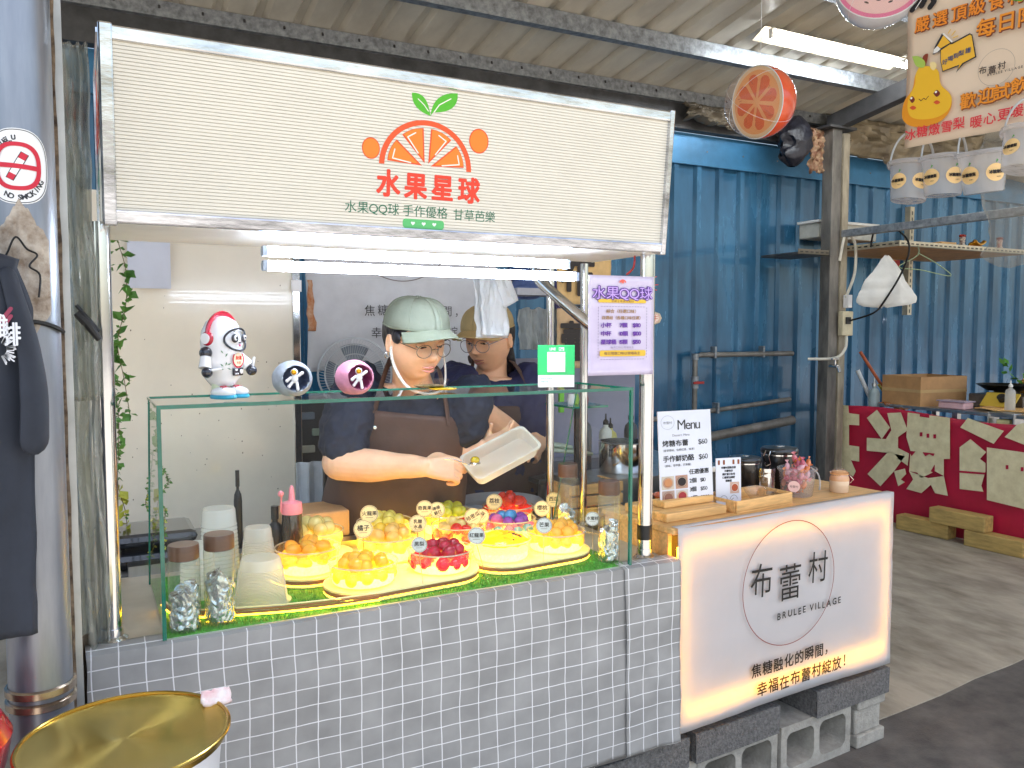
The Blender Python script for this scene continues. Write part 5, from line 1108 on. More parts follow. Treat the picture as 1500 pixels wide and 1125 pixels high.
fn, ap = apron('apron', hip, top, TW, THs, sx, bk, w1, ang=(1.25, 1.25, 1.3, 1.25, 1.0, .75, .5))
for s, u in ((-1, .04), (1, .96)):
    p0 = Vector(fn(u, 1)); p1 = neck0+sx*s*.085+Vector((0,.0,.055))-bk*.045; p2 = neck0+sx*s*.07+bk*.075+Vector((0,0,.06))
    b = MB(); b.tube(spline([p0-Vector((0,0,.03)), p0.lerp(p1, .5)-bk*.022, p1, p2], 6), .016, 8, flatn=.25); b.build('apron_strap', M_apron, ap)
for v_ in (.93, .84): p = Vector(fn(.2, v_)); b = MB(); b.lathe([(.006,0),(.006,.003),(0,.004)], p-bk*.002, 12, axis=-bk); b.build('apron_stud', M_chrome, ap)
b = MB(); pr = [Vector(fn(.22+.5*i/20, .42-.05*sin(pi*i/20)))-bk*.003 for i in range(21)]; b.tube(pr, .0016, 5); b.build('pocket_seam', mat('apron_seam', '2e201b', .8), ap)
# tray with spoon and ball
tm = basis(tr_-tl, Vector((-.30, -.52, .80)), (tl+tr_)/2); TL = (tr_-tl).length/2*1.08
tray = T('plastic_tray', 'white frosted plastic food tray held tilted in the left hand', 'tray', tm.translation)
b = MB(tm); hw = .06; dz = .042; M_tray = clear('tray_plastic', (.93, .92, .88), 1.5, .15, haze=.86, hazecol=(.93, .92, .86))
def rr_ring(b, L, W, z, r=.022, n=6):
    p = []
    for cx_, cy_, a in ((L-r, W-r, 0), (-L+r, W-r, pi/2), (-L+r, -W+r, pi), (L-r, -W+r, 1.5*pi)):
        p += [(cx_+r*cos(a+t*pi/2/n), cy_+r*sin(a+t*pi/2/n), z) for t in range(n+1)]
    return p
rings = [rr_ring(b, TL-.008, hw-.008, -dz), rr_ring(b, TL, hw, -.004), rr_ring(b, TL+.004, hw+.004, -.004), rr_ring(b, TL+.004, hw+.004, .002), rr_ring(b, TL-.003, hw-.003, .002), rr_ring(b, TL-.005, hw-.005, -.006)]
vs = [p for r_ in rings for p in r_]; m_ = len(rings[0]); fs = [tuple(range(m_))[::-1]]
for i in range(len(rings)-1):
    for k in range(m_): fs.append((i*m_+k, i*m_+(k+1)%m_, (i+1)*m_+(k+1)%m_, (i+1)*m_+k))
b.add(vs, fs); b.build('tray_shell', M_tray, tray, ang=50)
bc = at(696, 674, Y=2.405); tag(MB().ball(bc, (.016,.014,.0125), 20, 12).build('jelly_ball', mat('olive_jelly', 'b8a010', .12, var=.1, coat=.7), loc=bc, ang=80), 'single olive yellow ball on the spoon over the tray', 'jelly ball')
sp = T('spoon', 'thin metal spoon held in the right hand over the tray', 'spoon', haR); b = MB(); b.tube([at(650,672,Y=2.405), at(664,673,Y=2.40), at(688,681,Y=2.40)], .0022, 8); b.ball(bc+Vector((0,0,-.010)), (.02,.015,.006), 14, 8); b.build('spoon_body', M_chrome, sp)
# ---------------- second person behind (facing left)
w2 = T('person', 'person in beige cap and glasses half hidden behind hanging plastic bags', 'person', (1.55, 3.2, 0))
hc2 = at(716, 500, Y=3.05); t2 = (CAM-hc2); t2.z = 0; t2.normalize(); f2 = (t2*.86-RT*.5).normalized(); fdir2 = f2*cos(R_(14))-Vector((0,0,1))*sin(R_(14)); up2 = Vector((0,0,1))*cos(R_(14))+f2*sin(R_(14))
HM2 = headframe(hc2, fdir2, up2)@Matrix.Scale(1.1, 4)
sR2, sL2 = at(668, 556, Y=3.1), at(772, 556, Y=3.05); ch2 = (sR2+sL2)/2; sx2 = (sL2-sR2).normalized(); bk2 = Vector((-sx2.y, sx2.x, 0)).normalized()
b = MB(); b.add(hv, hf, HM2); ear(b, HM2, 1, 1.12); ear(b, HM2, -1, 1.12)
n2 = ch2+Vector((0,.02,.02)); limb(b, [n2-Vector((0,0,.03)), n2*.5+(HM2@Vector((0,.03,-.06)))*.5, HM2@Vector((0,.022,-.03))], [.075, .062, .06], 20, 6)
hip2 = Vector((ch2.x+.02, ch2.y+.08, .85)); top2 = ch2+Vector((0, .01, .01)); TW2 = [.22, .23, .225, .22, .21, .19, .11]; TH2 = [.15, .16, .155, .145, .13, .11, .07]
torso(b, hip2, top2, TW2, TH2, 0, sx2, bk2)
for s in (-1, 1): limb(b, [hip2+sx2*s*.1, hip2+sx2*s*.1-Vector((0,0,.42)), Vector((hip2.x+s*.1*sx2.x, hip2.y+s*.1*sx2.y, .08))], [.12, .09, .055], 14, 5)
e2 = at(700, 602, Y=2.82); wr2 = at(765, 645, Y=2.86); eL2 = at(783, 650, Y=2.95); wL2 = at(775, 655, Y=2.84)
limb(b, [sR2+Vector((0,0,-.02)), (sR2+e2)/2, e2], [.064, .058, .054], 18, 6); limb(b, [e2, e2.lerp(wr2, .45)+Vector((0,0,-.004)), wr2], [.056, .055, .038], 18, 6)
d2 = (wr2-e2).normalized(); hand(b, basis(d2, Vector((-.2, -.8, .6)), wr2), 1, curl=(.5, .6, .6, .7))
limb(b, [sL2, (sL2+eL2)/2, eL2], [.066, .058, .05], 18, 6); limb(b, [eL2, (eL2+wL2)/2, wL2], [.048, .042, .034], 16, 5)
hand(b, basis((wL2-eL2).normalized(), Vector((0, -.4, .9)), wL2), -1, curl=(.5, .6, .6, .7), sc=.9)
fuse(b, 'body', M_skin2, w2, .0045, 3)
face_parts(HM2, w2, M_skin2, mat('lips2', 'a8665a', .4), 'a0a0b0', 1.12, gr=.0255)
cap(HM2, w2, 'a8946a', 'b99c68', 'cap', tilt=-.1, wide=1.07)
b = MB(HM2); loft(b, [((0,.024,.075),(.086,0,0),(0,.086,0)), ((0,.024,.04),(.09,0,0),(0,.09,0)), ((0,.035,.0),(.084,0,0),(0,.076,0)), ((0,.05,-.04),(.066,0,0),(0,.05,0)), ((.01,.07,-.1),(.05,0,0),(0,.036,0)), ((.015,.085,-.17),(.03,0,0),(0,.026,0))], 28)
fuse(b, 'hair', M_hair, w2, .005, 3, (.004, .02))
b = MB(); tee(b, hip2, top2+Vector((0,0,-.008)), TW2, TH2, (sR2, sL2), (e2, eL2), (.72, .7), sx2, bk2, g=.02, rs=.09, rend=.08)
fuse(b, 'tee_shirt', M_tee2, w2, .007, 4, (.035, .06))
fn2, ap2 = apron('apron', hip2, top2, TW2, TH2, sx2, bk2, w2, vmax=.8)
for s, u in ((-1, .04), (1, .96)):
    p0 = Vector(fn2(u, 1)); p1 = n2+sx2*s*.085+Vector((0,.0,.055))-bk2*.045; p2 = n2+sx2*s*.07+bk2*.075+Vector((0,0,.06))
    b = MB(); b.tube(spline([p0-Vector((0,0,.03)), p0.lerp(p1, .5)-bk2*.025, p1, p2], 6), .018, 8, flatn=.25); b.build('apron_strap', M_apron, ap2)
# ================================================================= INSIDE THE STALL, BEHIND THE PEOPLE
M_panel = mat('cream_panel', 'e4dbca', .22, var=.05, scale=3, coat=.4, bump=.03, bscale=4, spec=.6)
pn = T('partition_panel', 'tall glossy cream partition panel behind the toy figures', 'partition', (.4, 3.3, 0))
b = MB(); b.box((.0,3.3,.006),(.742,3.32,2.1)); b.build('panel', M_panel, pn, smooth=False)
b = MB(); b.box((.742,3.285,.006),(.772,3.33,2.1)); b.build('edge_trim', M_chrome, pn, smooth=False, bevel=.003)
b = MB(); random.seed(11)
for k in range(60): x, z = random.uniform(.1, .7), 1.3+random.gauss(0, .25); s_ = random.uniform(.0008, .0022); b.add([(x-s_,3.2985,z-s_*1.5),(x+s_,3.2985,z-s_),(x+s_*.6,3.2985,z+s_*1.6),(x-s_,3.2985,z+s_)], [(0,1,2,3)])
b.build('dirt_specks', flat('5a4a38'), pn, smooth=False)['kind'] = 'stuff'
b = MB(); b.box((.155,3.27,1.755),(.298,3.2715,2.02)); tag(b.build('paper_sheet', mat('bluish_paper', 'c4c8d6', .6, var=.03), smooth=False), 'blank bluish paper sheet hanging at the top left of the cream panel', 'paper')
b = MB(); b.box((.738,3.27,1.755),(.775,3.284,1.80)); tag(b.build('tape_patch', M_paper, smooth=False), 'white tape patch at the top of the panel edge trim', 'tape')
# hanging artificial ivy at left
iv = T('artificial_ivy', 'hanging strands of artificial ivy by the left chrome post', 'plant', (.13, 2.75, 1.3))
M_leaf = mat('ivy_leaf', '5f8f3a', .5, var=.35, scale=14, transl=.2, col2='3a6a2a'); M_leafy = mat('yellow_ivy_leaf', 'c0c04a', .5, var=.25, transl=.25)
random.seed(21); st = MB(); lf = []
for k, (x, y, z0, z1) in enumerate(((.075,2.72,2.0,.95),(.11,2.74,2.0,1.35),(.095,2.76,1.55,.93),(.165,2.62,1.25,.93),(.2,2.6,1.2,.94))):
    pts = spline([(x+random.uniform(-.015,.015), y+random.uniform(-.02,.02), z0+(z1-z0)*i/6) for i in range(7)], 5); st.tube(pts, .0012, 5)
    for p in pts[::1]:
        for q in range(5 if k < 3 else 4): lf.append((p, k))
st.build('vine_stem', mat('vine_stem', '6a5a3a', .7), iv)
lb_ = [MB(), MB()]
for p, k in lf:
    if random.random() < .3: continue
    l = random.choice([.014, .018, .026, .04]) if k < 3 else random.choice([.01, .014]); M = Matrix.Translation(p)@Euler((random.uniform(-1.2,1.2), random.uniform(-1.2,1.2), random.uniform(0,6.28))).to_matrix().to_4x4()
    lb_[1 if (p.z < 1.12 and random.random() < .6) else 0].add([(0,0,0),(l*.5,l*.38,l*.1),(l,0,0),(l*.5,-l*.38,l*.1)], [(0,1,2),(0,2,3)], M)
lb_[0].build('leaves', M_leaf, iv, smooth=False)['kind'] = 'stuff'; lb_[1].build('yellow_leaves', M_leafy, iv, smooth=False)['kind'] = 'stuff'
b = MB(); b.grid(lambda u, v: (.03+.16*u, 2.7-.12*v, .93+.02*fbm(u*4, v*3)), 10, 8); 
b = MB(); b.box((.02,2.62,CZ),(.38,2.9,CZ+.05)); b.box((.03,2.64,CZ+.06),(.3,2.86,CZ+.10)); tag(b.build('black_bin', mat('black_shiny', '1a1c22', .2, var=.2, coat=.6), smooth=False, bevel=.02), 'black folded plastic goods behind the left cup stacks', 'goods')
st_ = T('side_table', 'dark low table behind the cups carrying the black goods', 'table', (.2, 2.8, 0)); b = MB(); b.box((-.02,2.6,.86),(.75,3.0,CZ-.002)); b.build('table_top', M_cart, st_, smooth=False, bevel=.004)
for x, y in ((0,2.62),(.7,2.62),(0,2.95),(.7,2.95)): b = MB(); b.box((x,y,.006),(x+.03,y+.03,.86)); b.build('leg', M_steel, st_, smooth=False)
bottle('black_bottle', 'tall black cylinder bottle behind the tallest cup stack', (.43,2.72,CZ), .013, .26, M_black, M_black, nozzle=False)
# ---- cloth banner at the back
FB = frame((.87, 3.6, 1.40), (1, 0, 0)); bn = T('cloth_banner', 'white cloth banner with a large circle and handwritten characters behind the fan', 'banner', (1.3, 3.6, 1.4))
M_clothw = mat('banner_cloth', 'dcdce0', .7, var=.05, bump=.1, bscale=8)
b = MB(FB); b.grid(lambda u, v: (u*.93+.008*sin(v*5), .02+v*.66+.015*sin(u*5)*(1-v), .012*fbm(u*5, v*2)+.008*sin(u*14)), 40, 24); b.build('cloth', M_clothw, bn, solid=.002)
b = MB(FB).use(flat('7a6a6a')); c_ = atf(585, 330, FB); b.ring(*c_, .255, .004, .024, a0=pi, a1=2*pi); b.use(flat('2a2628'))
for t_, x, y in (('焦糖融化的瞬間，', 531, 458), ('幸福在布蕾村綻放', 541, 490)): u, v = atf(x, y, FB); b.text(t_, u, v-.01, .052, .024, bold=0, gap=.25, jit=.05)
b.build('lettering', None, bn, smooth=False)
# torn orange paper beside
b = MB(); b.grid(lambda u, v: (.868+.035*u*(1-.4*v)+.01*fbm(v*4, u), 3.56, 1.60+.22*v), 4, 12); tag(b.build('torn_poster', mat('torn_poster', 'c07038', .7, var=.5, scale=30, col2='d8b090'), solid=.002), 'torn orange poster scrap left of the white banner', 'poster')
# fan
fc = at(520, 548, Y=3.42); fan = T('fan', 'white round electric fan behind the front person', 'fan', fc)
M_fan = mat('fan_white', 'c9cdd2', .35, .2, var=.05); ax = (CAM-fc).normalized(); fr_ = ax.to_track_quat('Z', 'Y').to_matrix().to_4x4(); FM = Matrix.Translation(fc)@fr_
b = MB(FM); R0 = .155
for r_, z in ((R0, 0), (R0*.98, .02), (R0*.8, .045), (R0*.55, .055), (R0*.3, .06)): b.tube([(r_*cos(a), r_*sin(a), z) for a in [2*pi*i/40 for i in range(40)]], .0022 if r_ < R0*.99 else .004, 6, closed=True)
for k in range(72):
    a = 2*pi*k/72; b.tube([(R0*q*cos(a+.25*(1-q)), R0*q*sin(a+.25*(1-q)), .06*(1-q**4)) for q in (.3, .55, .8, 1)], .0011, 4)
b.build('grille', M_fan, fan)
b = MB(FM); b.lathe([(0,.065),(.045,.062),(.045,.055)], (0,0,0), 24); b.build('hub', M_white, fan); 
for k in range(4): 
    b = MB(FM@Matrix.Rotation(k*pi/2, 4, 'Z')); b.grid(lambda u, v: ((.03+.1*u)*cos(-.5+v*(1.0)), (.03+.1*u)*sin(-.5+v), .0+.025*(v-.5)), 8, 6); b.build('blade', mat('fan_blade', '8a93a0', .3, transl=.3), fan, solid=.002)
b = MB(FM); b.cyl((0,0,-.09),(0,0,-.02),.05); b.build('motor', M_white, fan); b = MB(); b.cyl(fc-ax*.06, (fc.x-ax.x*.06, fc.y-ax.y*.06, .02), .015); b.lathe([(.15,0),(.15,.015),(.03,.03)], (fc.x-ax.x*.06, fc.y-ax.y*.06, .006), 24); b.build('stand', M_white, fan)
# white bags hanging before the second person
hb = T('bag_bundle', 'bundle of white plastic bags hanging below the lit tubes', 'plastic bags', (1.37, 2.62, 1.6))
M_pb = mat('white_polybag', 'e4e8ec', .3, var=.04, bump=.5, bscale=14, transl=.3, coat=.3)
def sheet(x0, x1, z0, z1, y, seed, cut=None):
    b = MB()
    b.grid(lambda u, v: (x0+(x1-x0)*u+.006*fbm(v*4, seed), y+.016*fbm(u*4+seed, v*2)+.008*sin(u*9+seed)-.02*abs(v-.8), z0+(z1-z0)*v-(.03*abs(u-.5) if v > .95 else 0)), 26, 30); return b
x_a, z_a = at(697, 495, Y=2.62), at(745, 400, Y=2.62)
sheet(x_a.x, at(742,495,Y=2.62).x, x_a.z, at(700,398,Y=2.62).z, 2.63, 1).build('bag_sheet', M_pb, hb, solid=.004)
sheet(at(703,495,Y=2.6).x, at(744,495,Y=2.6).x, at(703,492,Y=2.6).z, z_a.z, 2.605, 4).build('bag_sheet', M_pb, hb, solid=.004)
b = MB(); p1, p2, p3, p4 = at(722,398,Y=2.59), at(745,402,Y=2.59), at(759,440,Y=2.59), at(738,452,Y=2.59); b.grid(lambda u, v: (p1*(1-u)+p2*u)*(1-v)+(p4*(1-u)+p3*u)*v+Vector((0, .008*fbm(u*4, v*3), 0)), 12, 12); b.build('bag_flap', M_pb, hb, solid=.004)
b = MB(); b.tube(spline([at(722,400,Y=2.61), at(718,388,Y=2.6), at(722,376,Y=2.6), at(720,360,Y=2.6)], 6), .006, 8); b.build('twisted_handles', M_pb, hb)
# shelf with folded bags behind, right of second person
sf = T('rear_shelf', 'pale wall shelf with hanging translucent bags behind the green plate', 'shelf', (1.95, 3.35, 1.7))
p = at(755, 428, Y=3.35); q = at(885, 418, Y=3.35); b = MB(); b.box((p.x,3.33,p.z-.012),(q.x,3.5,p.z+.02)); b.build('board', mat('pale_board', 'a9abb4', .5), sf, smooth=False)
gb = T('garment_bags', 'row of translucent grey bags hanging under the rear shelf', 'plastic bags', (1.9, 3.4, 1.5))
M_greybag = clear('grey_bag', (.72, .74, .74), 1.4, .15, haze=.55, hazecol=(.7, .72, .7))
for k in range(6):
    a_, c__ = at(760+k*18, 512, Y=3.36+.015*k), at(782+k*18, 450, Y=3.36+.015*k); sheet(a_.x, c__.x, a_.z, c__.z, 3.36+.015*k, k*3).build('bag', M_greybag, gb, solid=.003)
dk = T('display_rack', 'dark blue backing sheet high behind the diagonal chrome brace', 'sheet', (1.9, 3.7, 1.8)); 
a_, c__ = at(745, 425, Y=3.7), at(830, 360, Y=3.7); b = MB(); b.box((a_.x,3.7,a_.z-.02),(c__.x,3.71,c__.z+.1)); b.build('backing', mat('dark_blue_sheet', '26406e', .4, var=.25, scale=4), dk, smooth=False)
bagshape('plastic_bag', (at(770,400,Y=3.5).x, 3.5, at(770,397,Y=3.5).z), .16, .13, 'blue tinted plastic bag under the tubes behind the hanging bags', mat('bluish_bag', '6a80b8', .4, var=.2, transl=.3, bump=.4), .03, 5, .5)
bagshape('plastic_bag', (at(823,395,Y=3.45).x, 3.45, at(823,395,Y=3.45).z), .1, .2, 'lilac plastic bag beside the brown lettered cloth', mat('lilac_bag', '7a70a8', .4, var=.2, transl=.3, bump=.4), .03, 9, .4)
# brown lettered cloths
FBr = frame((at(816,505,Y=3.3).x, 3.3, at(816,540,Y=3.3).z), (1, 0, 0)); bw = T('lettered_cloth', 'tan cloth strip with big brush characters behind the price poster', 'banner', (2.05, 3.3, 1.6)); wd = .3
b = MB(FBr); b.grid(lambda u, v: (u*wd, v*.28, .006*fbm(u*5, v*5)), 14, 14); b.build('lower_cloth', mat('tan_cloth', 'd0b088', .7, var=.12, bump=.1), bw, solid=.003)
b = MB(FBr); b.grid(lambda u, v: (u*wd, .30+v*.28, .006*fbm(u*5+3, v*5)), 14, 14); b.build('upper_cloth', mat('tan_cloth2', 'd9b47a', .7, var=.15, bump=.1), bw, solid=.003)
b = MB(FBr).use(flat('2c2422')); b.text('布', .1, .36, .2, .012, align='C', bold=.03); b.text('蕾', .1, .05, .2, .012, align='C', bold=.03); b.stroke([(.04,.29),(.22,.29)], .014, .012); b.build('lettering', None, bw, smooth=False)
# ---- rear kitchen counter and clutter
rk = T('rear_counter', 'dark rear work counter behind the two persons', 'counter', (1.9, 3.5, 0))
b = MB(); b.box((1.0,3.35,.006),(3.0,3.95,.86)); b.build('cabinet', mat('black_cabinet', '1d1d20', .35, var=.3, scale=5, coat=.3), rk, smooth=False)
b = MB(); b.box((.98,3.3,.86),(3.02,3.95,.89)); b.build('worktop', M_steel, rk, smooth=False, bevel=.004)
for k in range(3): b = MB(); b.box((1.5+k*.45,3.34,.7),(1.85+k*.45,3.348,.72)); b.build('drawer_handle', M_chrome, rk, smooth=False)
b = MB(); b.box((.80,3.42,1.0),(1.0,3.5,1.6)); 
bp = T('back_board', 'grey violet board standing at the back of the work counter', 'board', (2.1, 3.9, .9)); b = MB(); b.box((1.35,3.97,.88),(2.9,3.98,1.45)); b.build('board_panel', mat('greyviolet', '7c7c92', .4, var=.15, scale=3), bp, smooth=False)
def lathething(name, lb, cat, c, prof, m, seg=28, extra=None): 
    t = T(name, lb, cat, c); b = MB(); b.lathe(prof, c, seg, caps=False); b.build('body', m, t); return t
c = at(868, 640, Y=3.45)
lathething('glass_jug', 'round clear glass jug on the work counter behind the case', 'jug', (at(800,640,Y=3.4).x,3.45,.89), [(0,.0),(.05,.0),(.06,.05),(.062,.14),(.05,.19),(.054,.2)], M_pclear)
t = T('chafing_tray', 'pair of pale green stacked lids on the dark work surface', 'lids', (at(805,648,Y=3.0).x,3.0,.95))
for k, (x, y, z) in enumerate(((800,650,.0),(830,660,.0))):
    p = at(x, y, Y=3.0-.04*k); b = MB(Matrix.Translation(p)@Matrix.Rotation(.15, 4, 'Y')); b.box((-.1,-.06,-.008),(.1,.06,.008)); b.build('lid', mat('pale_green_lid', 'b4c2b0', .35, var=.08), t, bevel=.007)
pt = T('prep_table', 'steel prep table under the pale lids behind the case', 'table', (1.95, 3.05, 0)); b = MB(); b.box((1.62,2.86,.98),(2.3,3.25,1.0)); b.build('table_top', mat('dark_steel_top', '5c5e60', .3, .7, var=.3, scale=9), pt, smooth=False, bevel=.003)
for x, y in ((1.64,2.88),(2.26,2.88),(1.64,3.2),(2.26,3.2)): b = MB(); b.box((x,y,.006),(x+.025,y+.025,.98)); b.build('leg', M_steel, pt, smooth=False)
b = MB(); b.box((1.66,2.9,.5),(2.26,3.2,.93)); b.build('oven_box', mat('black_oven', '151618', .3, var=.4, scale=12), pt, smooth=False, bevel=.01)
t = T('tongs', 'steel tongs lying across the pale lids', 'tongs', at(790,635,Y=2.95)); b = MB(); b.tube([at(768,628,Y=2.93), at(796,638,Y=2.93)], .006, 8); b.tube([at(772,634,Y=2.93), at(794,641,Y=2.93)], .004, 8); b.build('arms', M_chrome, t)
# rack posts in black + green item + pot + crate
rk2 = T('wire_rack', 'black post rack with a glass shelf behind the right of the case', 'rack', (1.75, 2.75, 1.0))
px0 = at(846, 700, Y=2.7); b = MB(); b.box((px0.x-.008,2.70,.9),(px0.x+.008,2.716,1.33)); b.build('upright', M_black, rk2, smooth=False)
g0, g1 = at(828, 596, Y=2.6), at(880, 600, Y=2.6); b = MB(); b.box((g0.x,2.55,g0.z-.004),(g1.x,2.75,g0.z+.004)); b.build('shelf', M_gedge, rk2, smooth=False)
random.seed(3)
for k in range(5): x = random.uniform(g0.x, g1.x); col = random.choice(['a8203a', 'e0e0e0', '303038', '8fb040']); b = MB(); b.lathe([(.012,0),(.014,.02),(.01,.04)], (x, 2.62, g0.z+.005), 12); b.build('small_jar', mat('jar_'+col, col, .3), rk2)
b = MB(); q0 = at(823, 595, Y=3.2); b.box((q0.x-.012,3.2,q0.z-.03),(q0.x+.014,3.215,q0.z+.1)); tag(b.build('green_tag', mat('lime_plastic', '6fc02c', .4), smooth=False, bevel=.004), 'lime green plastic strip hanging behind the glass case', 'strip')
p = at(912, 690, Y=2.75); t = T('steel_pot', 'steel cooking pot between the right chrome posts', 'pot', (p.x, 2.75, p.z)); b = MB(); b.lathe([(0,0),(.09,0),(.095,.01),(.095,.12),(.1,.125),(.093,.125),(.09,.01)], (p.x, 2.75, p.z), 30, caps=False); b.build('pot_body', M_chrome, t); b = MB(); b.tube([(p.x-.095,2.7,p.z+.11),(p.x-.16,2.6,p.z+.13)], .008, 8); b.build('handle', M_black, t)
pt2 = T('side_counter', 'low wooden crate counter right behind the cart', 'counter', (1.85, 2.75, 0)); b = MB(); b.box((1.66,2.6,.85),(2.25,2.85,p.z-.001)); b.build('top_box', M_steel, pt2, smooth=False); b = MB(); b.box((1.68,2.62,.006),(2.23,2.83,.85)); b.build('cabinet', M_cart, pt2, smooth=False)
p = at(872, 730, Y=2.52); t = T('wooden_crate', 'small open wooden crate behind the rear foil bottle', 'crate', (p.x, 2.55, .9)); 
for k in range(3): b = MB(); b.box((p.x-.09,2.54,.905+k*.045),(p.x+.14,2.552,.942+k*.045)); b.build('slat', M_wood, t, smooth=False, bevel=.003)
b = MB(); b.box((p.x-.09,2.555,.9),(p.x-.078,2.7,1.03)); b.box((p.x+.128,2.555,.9),(p.x+.14,2.7,1.03)); b.build('side', M_wood, t, smooth=False)
for k, (x, y, col, hh) in enumerate(((900,600,'b8b060',.1),(893,640,'d0d0c8',.14),(930,630,'3a3a40',.12),(862,640,'40444c',.16))):
    p = at(x, y, Y=2.95); bottle('condiment_bottle', ['yellowish', 'white', 'dark grey', 'charcoal'][k]+' condiment bottle glimpsed behind the right posts', (p.x, 2.98, 1.0), .03, .22+.02*k, mat('cond_'+col, col, .3, var=.2), M_black)
# white checked cloth at lower left behind the woman
b = MB(); b.grid(lambda u, v: (at(435,700,Y=3.0).x+.1*u, 3.0+.012*sin(u*12), .7+.42*v), 12, 12); tag(b.build('hanging_cloth', mat('pale_check', 'aeb4bc', .7, var=.1), solid=.003), 'pale checked towel hanging left of the front apron', 'towel')
dkc = T('storage_cabinet', 'dark cabinet with stored goods behind the front person', 'cabinet', (.95, 3.4, 0)); b = MB(); b.box((.78,3.45,.006),(1.3,3.55,1.32)); b.build('cabinet_body', mat('dark_cab', '22262e', .45, var=.5, scale=8, col2='101216'), dkc, smooth=False)
for k in range(5): z = .95+.07*k; b = MB(); b.box((.8+.05*(k%2),3.43,z),(.86+.05*(k%2),3.449,z+.03)); b.build('stored_item', mat('stored_'+str(k%3), ['8a9a8a', '5a6470', 'a8a89a'][k%3], .5), dkc, smooth=False, bevel=.004)
# wall stickers / lucky knot near right post
p = at(960, 466, Y=2.1); t = T('round_plaque', 'small octagonal plaque with red emblem on the right posts', 'plaque', p); b = MB(); b.lathe([(.0,0),(.019,0),(.02,.004),(.017,.008),(0,.008)], p, 8, axis=CAM-p); b.build('rim', mat('plaque_tan', 'b8a890', .5), t, smooth=False)
b = MB(Matrix.Translation(p)@(CAM-p).to_track_quat('Z', 'Y').to_matrix().to_4x4()).use(flat('e8dccb')); b.disc(0,0,.014,.0085); b.use(flat('c03a34')); b.ring(0,0,.012,.0012,.009); b.stroke([(-.007,.005),(.007,.005)], .0016, .009).stroke([(0,.009),(0,-.008)], .0016, .009).stroke([(-.007,-.002),(.007,-.001)], .0016, .009); b.build('emblem', None, t, smooth=False)
b = MB(); 
for (x, y), (x2, y2) in (((955,408),(962,405)),((955,418),(964,417)),((955,424),(962,425))): b.tube([at(x,y,Y=2.09), at(x2,y2,Y=2.09)], .0015, 5)
b.tube(spline([at(930,372,Y=2.1), at(928,392,Y=2.1), at(918,402,Y=2.1)], 5), .003, 6); tag(b.build('red_ties', mat('red_ties', 'c83a34', .5)), 'red twist ties on the right chrome post beside the poster', 'ties')
# ================================================================= DESSERT COUNTER AT RIGHT (lit banner)
th = R_(4.1); ux = Vector((cos(th), sin(th), 0)); vy = Vector((-sin(th), cos(th), 0))
BO = Vector((1.632, 2.0, 0)); BW, BD, BZ = 1.09, .36, .985
G = Matrix((ux, vy, Vector((0,0,1)))).transposed().to_4x4(); G.translation = BO
dc = T('dessert_counter', 'wooden counter with a backlit white banner front on concrete blocks', 'counter', BO+ux*.5+vy*.2)
b = MB(G); b.box((-.02,.0,BZ-.02),(BW,BD,BZ)); b.build('wooden_top', M_wood, dc, smooth=False, bevel=.004)
b = MB(G); b.box((-.015,.03,.30),(.0,BD-.01,BZ-.021)); b.build('side_board', M_wood, dc, smooth=False); b = MB(G); b.box((BW-.02,.03,.30),(BW-.005,BD-.01,BZ-.021)); b.build('side_board', M_wood, dc, smooth=False)
b = MB(G); b.box((.0,.09,.367),(BW-.02,.10,BZ-.021)); b.box((-.015,-.004,.352),(BW-.005,.029,.366)); b.box((.0,.0295,.352),(BW-.02,BD-.01,.366)); b.build('light_box', mat('lightbox_grey', '4a4846', .8, var=0), dc, smooth=False)
M_bled = mat('amber_led', 'ffcf6a', .5, var=0, emit=15, ecol='ffb01c')
b = MB(G); y_ = .012
b.box((.02,y_,BZ-.065),(BW-.04,y_+.006,BZ-.055)); b.box((.02,y_,.385),(BW-.04,y_+.006,.41)); b.box((.012,y_,.41),(.02,y_+.006,BZ-.065)); b.box((BW-.045,y_,.41),(BW-.037,y_+.006,BZ-.065)); b.build('led_strip', M_bled, dc, smooth=False)
GF = G@Matrix((Vector((1,0,0)), Vector((0,0,1)), Vector((0,-1,0)))).transposed().to_4x4()
M_lit = mat('translucent_banner', 'dedee0', .5, var=.02, bump=.12, bscale=7, transl=.42)
def bz(u, v): 
    x = -.012+u*(BW+.012); zlo = .332-.006*u; z = zlo+(BZ+.004-zlo)*v-(.01*sin(u*6)*(v > .97))*.5
    return (x, z, .012+.005*sin(u*7+1)*(1-v)+.003*fbm(u*4, v*3)+.002*fbm(u*14, v*10))
b = MB(GF); b.grid(bz, 40, 24); b.build('banner', M_lit, dc, solid=.0012)
b = MB(GF); b.grid(lambda u, v: (-.012+u*(BW+.012), BZ+.005, .012-.03*v), 30, 2); b.build('banner_fold', M_lit, dc, solid=.001)
def E_(x, y): return atf(x, y, GF)
zz = .0225; cc = E_(1150, 851); rx = (E_(1216,851)[0]-E_(1084,851)[0])/2; 
b = MB(GF).use(flat('8a3a34')); b.ring(cc[0], cc[1], rx, .003, zz, 72, ry=((E_(1150,762)[1]-E_(1150,940)[1])/2)/rx); b.build('circle_print', None, dc, smooth=False)
b = MB(GF).use(flat('17130f'))
for ch, x, y, s_ in (('布',1107,848,.125),('蕾',1149,850,.135),('村',1190,828,.12)): u, v = E_(x, y); b.text(ch, u, v-s_*.38, s_, zz, align='C', bold=.008, rot=random.uniform(-.05, .03), sx=.9)
u, v = E_(1131, 903); b.text('BRULEE VILLAGE', u, v-.006, .033, zz, bold=.02, gap=.32, jit=.06)
